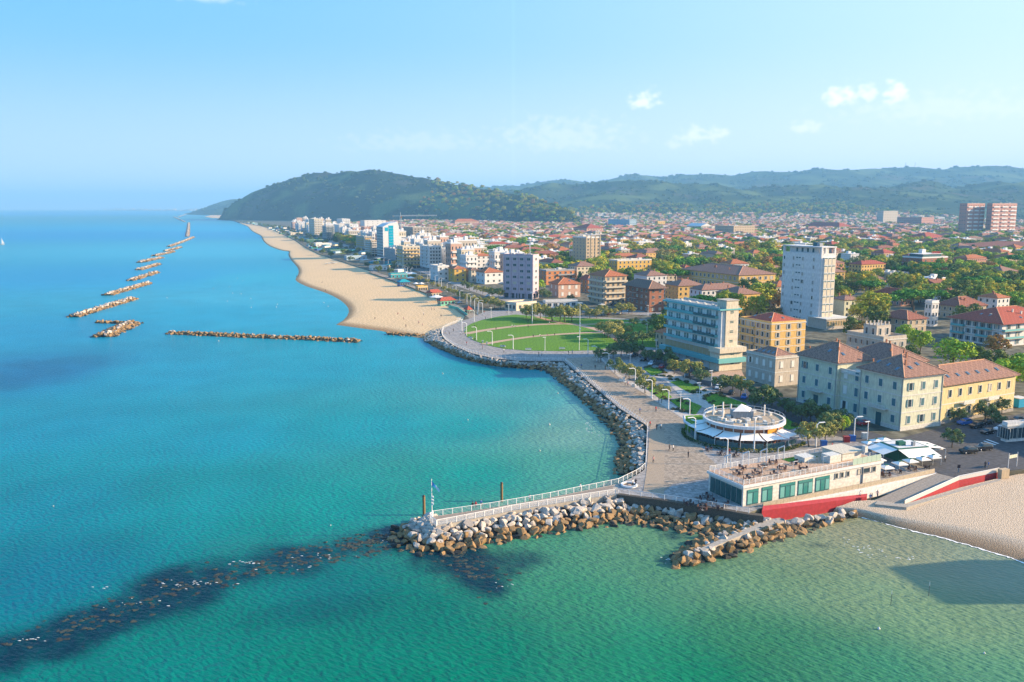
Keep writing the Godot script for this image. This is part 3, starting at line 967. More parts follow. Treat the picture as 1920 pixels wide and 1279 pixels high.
	var offshore := [PackedVector2Array([Vector2(-262.6, -507.2), Vector2(-265.3, -533.8), Vector2(-268.4, -569.4), Vector2(-272.3, -608.3)]), PackedVector2Array([Vector2(-302.2, -634.6), Vector2(-308.2, -683.1), Vector2(-313.9, -734.1)]), PackedVector2Array([Vector2(-342.3, -764), Vector2(-350.3, -812), Vector2(-358.6, -859.2)]), PackedVector2Array([Vector2(-391.8, -896.3), Vector2(-399.4, -941.1), Vector2(-407.7, -985.7)]), PackedVector2Array([Vector2(-443.6, -1017.6), Vector2(-450.1, -1066.6), Vector2(-456, -1112.2)]),
		PackedVector2Array([Vector2(-482.9, -1155.3), Vector2(-490.8, -1208.9), Vector2(-501, -1267.7)]), PackedVector2Array([Vector2(-519.1, -1283.3), Vector2(-529.7, -1340.9), Vector2(-545.3, -1409.6)]), PackedVector2Array([Vector2(-573.7, -1434.8), Vector2(-627.5, -1634.2), Vector2(-699.3, -1883.8)]), PackedVector2Array([Vector2(-731.8, -1935.9), Vector2(-969.5, -2576.6), Vector2(-1368.5, -3647)]), PackedVector2Array([Vector2(-1489.2, -3917.9), Vector2(-1860.5, -4810.7), Vector2(-2306.6, -5882)]), PackedVector2Array([Vector2(-2277.5, -5882), Vector2(-3195.8, -8474.5), Vector2(-4591.9, -12467.2)])]
	var ord := ["second", "third", "fourth", "fifth", "sixth", "seventh", "eighth", "ninth", "tenth", "eleventh", "farthest"]
	for k in offshore.size():
		rock_heap("offshore_breakwater", "%s rock breakwater out from the forked heap in the offshore chain" % ord[k], ridge_strips(offshore[k], 4.2 - k * 0.1, 1.8), 0, 1.6 + k * 0.1)
	# rocks of the sunken reef whose tops break the surface
	var o := thing("sunken_reef", "dark reef of half sunken stones running out from the pier tip", "reef")
	var reef := [[Vector2(-22.8, -161.4), Vector2(-39.8, -151.0), Vector2(-56.6, -140.1), Vector2(-68.4, -126.6), Vector2(-75.5, -117.1)], [Vector2(-11.2, -154.8), Vector2(-6.8, -146.3), Vector2(-2.3, -138.0)]]
	var tops := [[], [], [], [], []]
	var many := 0
	for e in 2:
		var line := resample(PackedVector2Array(reef[e]), 130 if e == 0 else 44)
		for k in line.size():
			for j in (11 if e == 0 else 7):
				var p := line[k] + Vector2(rng.randfn(0, 1.0), rng.randfn(0, 1.0)) * (3.2 if e == 0 else 1.8)
				var near := 1.0 - k / float(line.size())
				if rng.randf() > 0.3 + 0.7 * near:
					continue
				var s := rng.randf_range(0.8, 1.5)
				var y := -0.52 * s * 0.62 + rng.randf_range(-0.12, 0.14) + 0.05 * near
				var tf := Transform3D(Basis.from_euler(Vector3(0, rng.randf() * TAU, 0)).scaled(Vector3(s * 1.25, s * 0.8, s)), Vector3(p.x, y, p.y))
				if many < 200:
					var q := part("rock", boulders[(24 if rng.randf() < 0.5 else 18) + rng.randi() % 6], o)
					q.transform = tf
					many += 1
				else:
					tops[4 if rng.randf() < 0.6 else 3].append(tf)
	for k: int in [3, 4]:
		scatter("rocks", boulders[k * 6], tops[k], o)
	# broken water over the reef and beside the rocks
	var flecks := []
	for f: Array in [[-55.9, -140.7, 8, 1.6, 150], [-48.4, -149.8, 5, 1.2, 70], [-36.1, -152.2, 6, 1.6, 60], [-73.0, -121.2, 4, 1.2, 50], [-71.0, -139.1, 3, 0.8, 30], [22.9, -246.0, 3.5, 6, 150], [22.7, -252.3, 1.5, 3, 40], [67.7, -156.0, 5, 4.5, 150], [72.9, -151.5, 4, 1.5, 60], [-0.5, -140.7, 4, 2.6, 40], [29.4, -151.0, 2, 1.8, 45], [-24.7, -160.0, 2.5, 2.4, 40], [62.2, -149.8, 0.8, 0.8, 10], [40.2, -332.4, 2, 1, 6], [-42.8, -147.4, 9, 2, 60], [-63.0, -133.6, 8, 2, 50]]:
		for k in int(f[4] * 0.16):
			var p := Vector2(f[0], f[1]) + Vector2(rng.randfn(0, 0.5) * f[2], rng.randfn(0, 0.5) * f[3])
			var s := rng.randf_range(0.08, 0.3)
			flecks.append(Transform3D(Basis(Vector3.UP, 0.5 + rng.randfn(0, 0.3)).scaled(Vector3(s * 2.0, 0.1, s * 0.45)), Vector3(p.x, 0.03, p.y)))
	var ms := scatter("foam_flecks", boulder(300, mats["sea_foam"]), flecks, self)
	tag(ms, "scattered white flecks of foam over the reef and near the rocks", "foam", "", "stuff")


# ---------------------------------------------------------------- waterfront

func offset_line(line: PackedVector2Array, by: float) -> PackedVector2Array:
	var o := PackedVector2Array()
	for k in line.size():
		var d := (line[mini(k + 1, line.size() - 1)] - line[maxi(k - 1, 0)]).normalized().orthogonal() * by
		o.append(line[k] + d)
	return o


func railing(called: String, label: String, line: PackedVector2Array, y: float, gap: float, tall: float, m: Material, mesh_infill: bool, lean := 0.0) -> Node3D:
	var total := 0.0
	for k in line.size() - 1:
		total += line[k].distance_to(line[k + 1])
	var n := int(total / gap) + 1
	var l := resample(line, n)
	var o := thing(called, label, "railing", Vector3.ZERO, 0.0, "white railings along the water")
	var pm := MB.new()
	if lean > 0.0:
		pm.bar(Vector3(0, 0, 0), Vector3(lean, tall, 0), 0.09, 0.05, 4)
		pm.bar(Vector3(lean, tall, 0), Vector3(lean * 1.7, tall + 0.55, 0), 0.05, 0.03, 4)
	else:
		pm.box(Vector3(0, tall * 0.5, 0), Vector3(0.11, tall, 0.11))
	var post := pm.put(null, m)
	var rail := MB.new()
	var wires := MB.new()
	for k in n:
		var d := (l[mini(k + 1, n - 1)] - l[maxi(k - 1, 0)]).normalized()
		part("post", post, o, Vector3(l[k].x, y, l[k].y), atan2(-d.y, d.x) + PI / 2)
		if k < n - 1:
			var a := Vector3(l[k].x, y, l[k].y)
			var b := Vector3(l[k + 1].x, y, l[k + 1].y)
			rail.bar(a + Vector3(0, tall, 0), b + Vector3(0, tall, 0), 0.06, -1, 5)
			for q in ([0.12, 0.22, 0.32, 0.42, 0.52, 0.62, 0.72, 0.82, 0.92] if mesh_infill else [0.25, 0.5, 0.75]):
				wires.bar(a + Vector3(0, tall * q, 0), b + Vector3(0, tall * q, 0), 0.022, -1, 3)
			if mesh_infill:
				var c := int(a.distance_to(b) / 0.22)
				for q in c:
					var p := a.lerp(b, (q + 0.5) / c)
					wires.bar(p + Vector3(0, 0.1, 0), p + Vector3(0, tall, 0), 0.018, -1, 3)
	make("handrail", rail, m, o)
	make("rail_wires", wires, m, o)
	return o


func build_waterfront() -> void:
	var concrete := mat("pale_concrete", 0.40, 0.36, 0.30, 0.9, "plaster", 5.0)
	var dark_wall := mat("dark_quay_stone", 0.13, 0.11, 0.085, 0.9, "rock", 3.0)
	var white := mat("white_metal", 0.68, 0.68, 0.67, 0.5)
	var plank := planar("pier_planks", 0.33, 0.27, 0.215, "plank", 2.4)
	# the pier: a stone body, a plank floor
	var body := PackedVector2Array([Vector2(23, -179), Vector2(11.3, -174.1), Vector2(0, -168.8), Vector2(-15, -160.2), Vector2(-16.8, -163.6), Vector2(-16.1, -165.8), Vector2(-5, -170.5), Vector2(7.5, -176.8), Vector2(18.1, -183.1), Vector2(24.3, -186.7)])
	var mb := MB.new()
	mb.prism(body, -1.5, GROUND - 0.02)
	struct("pier", mb, concrete)
	mb = MB.new()
	mb.prism(PackedVector2Array([Vector2(22.2, -179.9), Vector2(11.4, -175.1), Vector2(0, -169.9), Vector2(-14.6, -161.7), Vector2(-16, -164), Vector2(-15.6, -165.5), Vector2(-5, -170), Vector2(7.5, -176.1), Vector2(18, -182.4), Vector2(22.8, -185)]), GROUND - 0.1, GROUND + 0.05)
	struct("pier_deck", mb, plank)
	# the dark quay wall in front of the plaza stands a hand before the paving
	mb = MB.new()
	mb.prism(PackedVector2Array([Vector2(23, -178.7), Vector2(23.3, -179.7), Vector2(33.2, -175.8), Vector2(42.4, -171.1), Vector2(48.6, -167.7), Vector2(51.1, -166.9), Vector2(51, -165.5), Vector2(48.3, -166.4), Vector2(42.1, -169.9), Vector2(33, -174.6)]), -1.0, GROUND + 0.12)
	struct("quay_wall", mb, dark_wall)
	mb = MB.new()
	mb.prism(PackedVector2Array([Vector2(23.4, -179.8), Vector2(33.3, -176.1), Vector2(42.5, -171.3), Vector2(50.8, -167), Vector2(53, -168.8), Vector2(52.5, -171.3), Vector2(43.3, -174.5), Vector2(33.9, -179.5), Vector2(23.9, -183.7)]), -1.0, 1.0)
	struct("quay_ledge", mb, dark_wall)
	mb = MB.new()
	mb.prism(PackedVector2Array([Vector2(55.3, -168.3), Vector2(52.6, -167.4), Vector2(46.1, -161.9), Vector2(35.2, -152.2), Vector2(35.6, -151), Vector2(46.6, -160.2), Vector2(55.5, -166.2)]), -1.0, 1.75)
	struct("spur_slab", mb, concrete)
	# railings
	railing("pier_railing", "white mesh railing along the near edge of the stone pier", PackedVector2Array([Vector2(-14.8, -160.7), Vector2(-6.5, -165.2), Vector2(0, -169.1), Vector2(11.4, -174.4), Vector2(22.7, -179.4)]), GROUND, 2.0, 1.15, white, true)
	railing("pier_railing", "white railing along the far edge of the stone pier", PackedVector2Array([Vector2(-16, -165.7), Vector2(-5, -170.3), Vector2(7.5, -176.6), Vector2(18.1, -183), Vector2(24.3, -186.7), Vector2(30, -194.2), Vector2(32.1, -198.6)]), GROUND, 2.0, 1.15, white, false)
	railing("pier_railing", "short white railing across the tip of the pier beside the flagpole", PackedVector2Array([Vector2(-14.9, -160.4), Vector2(-16.6, -163.4), Vector2(-16.1, -165.6)]), GROUND, 1.6, 1.25, white, true)
	railing("quay_railing", "white railing on top of the dark quay wall beside the terrace", PackedVector2Array([Vector2(23.2, -179.4), Vector2(33.1, -175.4), Vector2(42.3, -170.7), Vector2(48.5, -167.2)]), GROUND + 0.1, 2.4, 1.1, white, false)
	railing("boardwalk_railing", "white railing with slanting fins along the straight seaward boardwalk edge", PackedVector2Array([Vector2(21.6, -343.2), Vector2(28.4, -298.7), Vector2(33.8, -261.3), Vector2(38.7, -238.8)]), GROUND, 2.1, 1.0, white, false, 0.55)
	railing("bend_railing", "white railing at the bend of the boardwalk above the boulders", PackedVector2Array([Vector2(38.8, -237.6), Vector2(35.8, -219.7), Vector2(32.4, -199.4)]), GROUND, 2.0, 1.1, white, false)
	railing("curve_railing", "white railing of close posts around the curved promenade by the lawn", PackedVector2Array([Vector2(21.2, -343.8), Vector2(10.7, -343.8), Vector2(1.5, -345), Vector2(-8.7, -351.3), Vector2(-18.5, -364.6), Vector2(-26.5, -383.5), Vector2(-31, -398.5), Vector2(-33.9, -412), Vector2(-35, -422.8), Vector2(-35.4, -438), Vector2(-33.2, -450.2), Vector2(-27.2, -468.6)]), GROUND, 2.2, 1.1, white, false, 0.25)
	# flagpole at the pier tip
	var o := thing("flagpole", "white flagpole with a blue and white flag at the pier tip", "flagpole", Vector3(-16, 3, -163.1))
	mark(o.position.x, o.position.z, "the flagpole at the pier tip")
	mb = MB.new()
	mb.bar(Vector3(0, 0, 0), Vector3(0, 8.6, 0), 0.11, 0.06, 8)
	mb.bar(Vector3(0, 8.6, 0), Vector3(0, 8.8, 0), 0.11, 0.02, 8)
	make("pole", mb, white, o)
	for e: float in [3.6, 4.3, 5.0]:
		mb = MB.new()
		mb.box(Vector3(0.18, e, 0), Vector3(0.4, 0.35, 0.35), true)
		make("signal_box", mb, white, o)
	for s in 2:
		mb = MB.new()
		var pts := PackedVector3Array()
		for j in 7:
			var t := (j + s * 6) / 12.0
			for k in 4:
				var drop := k / 3.0
				pts.append(Vector3(0.08 + t * 1.5, 8.4 - t * 1.9 - drop * 0.95 * (1.0 - t * 0.45), 0.18 * sin(t * 7.0 + drop)))
		mb.grid_smooth(4, 7, pts)
		make("flag", mb, [mat("flag_blue", 0.01, 0.16, 0.45, 0.8), mat("flag_white", 0.5, 0.65, 0.72, 0.8)][s], o)
	# wooden mooring piles standing in the water behind the pier
	var wood := mat("pile_wood", 0.30, 0.19, 0.09, 0.9, "rock", 1.2)
	for k in 2:
		var at: Vector3 = [Vector3(-18.8, 0, -174.5), Vector3(-2.3, 0, -183.2)][k]
		var p := thing("mooring_pile", ["thick wooden mooring pile standing in the water by the pier tip", "thick wooden mooring pile behind the middle of the pier"][k], "mooring pile", at, 0.0, "wooden mooring piles")
		mb = MB.new()
		mb.bar(Vector3(0, -2, 0), Vector3(0, 4.2, 0), 0.32, 0.30, 10)
		make("shaft", mb, wood, p)
		mb = MB.new()
		mb.bar(Vector3(0, 4.2, 0), Vector3(0, 4.4, 0), 0.36, 0.24, 10)
		make("cap", mb, mat("pile_cap", 0.10, 0.08, 0.07), p)
	# thin stakes and buoys in the water
	for k in 2:
		var at: Vector3 = [Vector3(62.7, 0, -132.8), Vector3(70.5, 0, -136)][k]
		var p := thing("thin_stake", ["thin dark stake in the green shallows", "thin stake with a pale top in the shaded shallows"][k], "stake", at)
		mb = MB.new()
		mb.bar(Vector3(0, -1, 0), Vector3(0.05, 2.1 if k == 0 else 1.9, 0), 0.05, 0.03, 5)
		make("shaft", mb, mat("pile_cap", 0.1, 0.08, 0.07), p)
		mb = MB.new()
		mb.bar(Vector3(0.05, 1.9, 0), Vector3(0.06, 2.6, 0), 0.045, 0.03, 5)
		make("tip", mb, white, p)
	# oval planter seat on the plaza
	var ring := thing("oval_bench", "white oval ring bench on the plaza where the pier begins", "bench", Vector3(26.4, 3, -185))
	mb = MB.new()
	for k in 28:
		var a := TAU * k / 28
		var b := TAU * (k + 1) / 28
		mb.quad(Vector3(cos(b) * 1.85, 0.45, sin(b) * 1.85), Vector3(cos(a) * 1.85, 0.45, sin(a) * 1.85), Vector3(cos(a) * 1.5, 0.45, sin(a) * 1.5), Vector3(cos(b) * 1.5, 0.45, sin(b) * 1.5))
		mb.quad(Vector3(cos(b) * 1.85, 0, sin(b) * 1.85), Vector3(cos(a) * 1.85, 0, sin(a) * 1.85), Vector3(cos(a) * 1.85, 0.45, sin(a) * 1.85), Vector3(cos(b) * 1.85, 0.45, sin(b) * 1.85))
		mb.quad(Vector3(cos(a) * 1.5, 0, sin(a) * 1.5), Vector3(cos(b) * 1.5, 0, sin(b) * 1.5), Vector3(cos(b) * 1.5, 0.45, sin(b) * 1.5), Vector3(cos(a) * 1.5, 0.45, sin(a) * 1.5))
	make("seat", mb, white, ring)
	mb = MB.new()
	mb.bar(Vector3(0, -0.1, 0), Vector3(0, 0.12, 0), 1.49, 1.49, 20)
	make("gravel_bed", mb, mat("pink_gravel", 0.34, 0.23, 0.16), ring)
	# red and white walls of the beach ramp
	var red := mat("red_wall_paint", 0.42, 0.035, 0.045, 0.6, "plaster", 6.0)
	var pure := mat("white_wall_paint", 0.76, 0.75, 0.73, 0.7, "plaster", 6.0)
	var w := thing("red_wall", "long low red wall below the white restaurant, narrowing to the sand", "wall")
	mb = MB.new()
	var a0 := Vector3(51.8, 1.6, -169.2)
	var a1 := Vector3(78, 1.2, -180.1)
	var top0 := Vector3(a0.x, 2.9, a0.z)
	var top1 := Vector3(a1.x, 2.15, a1.z)
	var back := Vector3(0.45, 0, -0.9) * 1.1
	mb.quad(a0 + Vector3(0, -1.6, 0), a1 + Vector3(0, -1.6, 0), top1, top0)
	mb.quad(top0, top1, top1 + back * 1.3 + Vector3(0, 0.25, 0), top0 + back + Vector3(0, 0.7, 0))
	mb.quad(a1 + Vector3(0, -1.6, 0), a1 + back * 1.3 + Vector3(0, -1.6, 0), top1 + back * 1.3 + Vector3(0, 0.25, 0), top1)
	mb.quad(a0 + back + Vector3(0, -1.6, 0), a0 + Vector3(0, -1.6, 0), top0, top0 + back + Vector3(0, 0.7, 0))
	mb.quad(a1 + back * 1.3 + Vector3(0, -1.6, 0), a0 + back + Vector3(0, -1.6, 0), top0 + back + Vector3(0, 0.7, 0), top1 + back * 1.3 + Vector3(0, 0.25, 0))
	make("wall_face", mb, red, w)
	w = thing("white_wall", "long white wall behind the red wall, running up to the street", "wall")
	var ls := [Vector3(53.4, 3, -171.3), Vector3(61.5, 3, -174.8), Vector3(69.9, 3, -178.9), Vector3(78.5, 3, -183), Vector3(89.3, 3, -188.5), Vector3(100.3, 3, -194)]
	var rise := [0.03, 0.03, 0.03, 0.03, 0.03, 0.03]
	mb = MB.new()
	for k in 5:
		var p: Vector3 = ls[k]
		var q: Vector3 = ls[k + 1]
		var bk := (q - p).cross(Vector3.UP).normalized() * -0.35
		mb.quad(Vector3(p.x, 0.5, p.z), Vector3(q.x, 0.5, q.z), q + Vector3(0, rise[k + 1], 0), p + Vector3(0, rise[k], 0))
		mb.quad(p + Vector3(0, rise[k], 0), q + Vector3(0, rise[k + 1], 0), q + Vector3(0, rise[k + 1], 0) + bk, p + Vector3(0, rise[k], 0) + bk)
		mb.quad(Vector3(q.x, 0.5, q.z) + bk, Vector3(p.x, 0.5, p.z) + bk, p + Vector3(0, rise[k], 0) + bk, q + Vector3(0, rise[k + 1], 0) + bk)
	make("wall_face", mb, pure, w)
	# the ramp itself, from the street down to the sand
	mb = MB.new()
	var ramp := PackedVector3Array()
	for k in 9:
		var t := k / 8.0
		var p := Vector3(100.3, 3, -194.2).lerp(Vector3(78.9, 1.6, -178.8), t)
		var q := Vector3(103.4, 3, -189.6).lerp(Vector3(84.3, 1.6, -176), t)
		ramp.append(p + Vector3(0, 0.06, 0))
		ramp.append(q + Vector3(0, 0.06, 0))
	mb.grid_smooth(2, 9, ramp)
	struct("beach_ramp", mb, mat("ramp_concrete", 0.34, 0.29, 0.235, 0.9, "asphalt", 5.0))
	w = thing("red_wall", "red wedge wall with a pale parapet beside the pebble beach", "wall")
	var e0 := Vector3(84.6, 1.7, -176.1)
	var e1 := Vector3(102.9, 1.5, -189)
	var e2 := Vector3(115.4, 1.6, -195)
	mb = MB.new()
	var tops := [e0 + Vector3(0, 0.05, 0), e1 + Vector3(0, 1.5, 0), e2 + Vector3(0, 1.42, 0)]
	var feet := [e0, e1, e2]
	for k in 2:
		mb.quad(feet[k] + Vector3(0, -1, 0), feet[k + 1] + Vector3(0, -1, 0), tops[k + 1], tops[k])
	make("wall_face", mb, red, w)
	mb = MB.new()
	var in_ := Vector3(-0.1, 0, -0.25)
	for k in 2:
		mb.quad(tops[k] + in_ * 0.2, tops[k + 1] + in_ * 0.2, tops[k + 1] + in_ * 0.2 + Vector3(0, 0.95, 0), tops[k] + in_ * 0.2 + Vector3(0, 0.85, 0))
		mb.quad(tops[k + 1] + in_, tops[k] + in_, tops[k] + in_ + Vector3(0, 0.85, 0), tops[k + 1] + in_ + Vector3(0, 0.95, 0))
		mb.quad(tops[k] + in_ * 0.2 + Vector3(0, 0.85, 0), tops[k + 1] + in_ * 0.2 + Vector3(0, 0.95, 0), tops[k + 1] + in_ + Vector3(0, 0.95, 0), tops[k] + in_ + Vector3(0, 0.85, 0))
	make("parapet", mb, mat("parapet_white", 0.46, 0.45, 0.44, 0.7), w)
	mb = MB.new()
	mb.bar(tops[0] + Vector3(0, 1.0, 0), tops[1] + Vector3(0, 1.05, 0), 0.05)
	mb.bar(tops[1] + Vector3(0, 1.05, 0), tops[2] + Vector3(0, 1.05, 0), 0.05)
	make("handrail", mb, white, w)
	mb = MB.new()
	mb.prism(PackedVector2Array([Vector2(78, -175.8), Vector2(83.9, -173.8), Vector2(101.4, -184.5), Vector2(114, -191.7), Vector2(114.8, -193.7), Vector2(102, -186.8), Vector2(84.6, -176), Vector2(79.4, -177.8)]), 0.5, 1.98)
	struct("beach_footpath", mb, concrete)
	# walkway edge along the restaurant
	w = thing("walkway_parapet", "beige low parapet of slabs between the restaurant and the white wall", "wall")
	var pl := resample(PackedVector2Array([Vector2(52.5, -171.1), Vector2(61.7, -175.4), Vector2(70.1, -179.6), Vector2(78.8, -183.7), Vector2(89.7, -189.2), Vector2(99.9, -194.6)]), 30)
	for k in 29:
		mb = MB.new()
		var d := pl[k + 1] - pl[k]
		mb.xf = Transform3D(Basis(Vector3.UP, atan2(-d.y, d.x)), Vector3((pl[k].x + pl[k + 1].x) / 2, GROUND, (pl[k].y + pl[k + 1].y) / 2))
		mb.box(Vector3(0, 0.5, 0), Vector3(d.length() - 0.05, 1.0, 0.2))
		make("slab", mb, mat("beige_slab", 0.48, 0.40, 0.29, 0.9, "plaster", 3.0), w)


# ---------------------------------------------------------------- buildings

var window_cache := {}


func window_meshes(w: float, h: float, kind: String, shutter: String) -> Array:   # [surround, pane, shutter or null], facing +z, centred
	var key := "%.2f/%.2f/%s/%s" % [w, h, kind, shutter]
	if window_cache.has(key):
		return window_cache[key]
	var f := MB.new()
	var t := 0.16 if kind != "thin" else 0.07
	f.box(Vector3(-w / 2 - t / 2, 0, 0.05), Vector3(t, h, 0.12))
	f.box(Vector3(w / 2 + t / 2, 0, 0.05), Vector3(t, h, 0.12))
	f.box(Vector3(0, h / 2 + t / 2, 0.06), Vector3(w + t * 2.0, t, 0.15))
	f.box(Vector3(0, -h / 2 - t / 2, 0.09), Vector3(w + t * 2.6, t, 0.22))
	if kind == "thin" and w > 1.4:
		f.box(Vector3(0, 0, 0.04), Vector3(0.08, h, 0.08))
	var g := MB.new()
	g.quad(Vector3(-w / 2, -h / 2, 0.02), Vector3(w / 2, -h / 2, 0.02), Vector3(w / 2, h / 2, 0.02), Vector3(-w / 2, h / 2, 0.02))
	var s: ArrayMesh = null
	if shutter:
		var b := MB.new()
		if kind == "closed":
			b.box(Vector3(0, 0, 0.06), Vector3(w * 0.49, h * 0.98, 0.07))
		else:
			b.box(Vector3(0, 0, 0.07), Vector3(w * 0.5, h, 0.06))
		for q in 4:
			b.box(Vector3(0, h * (q / 4.0 - 0.375), 0.11), Vector3(w * 0.4, h * 0.16, 0.025))
		s = b.put(null, mats[shutter])
	window_cache[key] = [f.put(null, mats["trim_white"] if kind != "dark" else mats["trim_grey"]), g.put(null, glass()), s]
	return window_cache[key]


func put_window(o: Node3D, p: Vector3, turn: float, w: float, h: float, kind: String, shutter: String, detail: bool) -> void:
	var m := window_meshes(w, h, kind, shutter)
	if not detail:
		var key := "one/%.2f/%.2f/%s/%s" % [w, h, kind, shutter]
		if not window_cache.has(key):
			var whole := ArrayMesh.new()
			for q: ArrayMesh in [m[0], m[1]]:
				whole.add_surface_from_arrays(Mesh.PRIMITIVE_TRIANGLES, q.surface_get_arrays(0))
				whole.surface_set_material(whole.get_surface_count() - 1, q.surface_get_material(0))
			window_cache[key] = whole
		part("window", window_cache[key], o, p, turn)
		return
	var win := part("window", m[0], o, p, turn)
	var pick := int(absf(p.x * 7.3 + p.y * 3.1 + p.z * 5.7)) % 7
	var pn := part("pane", m[1], win)
	if pick == 2 or pick == 5:
		pn.material_override = mats["blind_cream"] if pick == 2 else glass("pane_grey", 0.12, 0.15, 0.17)
	if m[2]:
		var open := kind != "closed" or pick == 3
		for s: float in [-1.0, 1.0]:
			part("shutter", m[2], win, Vector3(s * w * (0.25 if not open else 0.75 + 0.06), 0, 0))


func hip_roof(o: Node3D, w: float, d: float, y: float, rise: float, over: float, m: Material, ridges := true, gable := false) -> MeshInstance3D:
	var a := w / 2 + over
	var b := d / 2 + over
	var mb := MB.new()
	var e := 0.0 if gable else minf(a, b) * 0.98
	var p0: Vector3
	var p1: Vector3
	var c := [Vector3(-a, y, b), Vector3(a, y, b), Vector3(a, y, -b), Vector3(-a, y, -b)]
	if w >= d:
		p0 = Vector3(-a + e, y + rise, 0)
		p1 = Vector3(a - e, y + rise, 0)
		mb.quad(c[0], c[1], p1, p0)
		mb.quad(c[2], c[3], p0, p1)
		mb.tri(c[1], c[2], p1)
		mb.tri(c[3], c[0], p0)
	else:
		p0 = Vector3(0, y + rise, b - e)
		p1 = Vector3(0, y + rise, -b + e)
		mb.tri(c[0], c[1], p0)
		mb.quad(c[1], c[2], p1, p0)
		mb.tri(c[2], c[3], p1)
		mb.quad(c[3], c[0], p0, p1)
	for k in 4:   # eaves board and underside
		var q: Vector3 = c[k]
		var r: Vector3 = c[(k + 1) % 4]
		mb.quad(q + Vector3(0, -0.22, 0), r + Vector3(0, -0.22, 0), r, q)
	mb.quad(c[3] + Vector3(0, -0.22, 0), c[2] + Vector3(0, -0.22, 0), c[1] + Vector3(0, -0.22, 0), c[0] + Vector3(0, -0.22, 0))
	var roof := make("roof", mb, m, o)
	if ridges:
		var t := mats["ridge_tile"] as Material
		var hips := [[p0, p1]]
		if not gable:
			hips.append_array([[c[0], p0], [c[3], p0 if w >= d else p1], [c[1], p1 if w >= d else p0], [c[2], p1]])
		for q: Array in hips:
			var r := MB.new()
			r.bar(q[0] + Vector3(0, 0.04, 0), q[1] + Vector3(0, 0.04, 0), 0.16, -1, 5)
			make("ridge_tile", r, t, roof)
	return roof


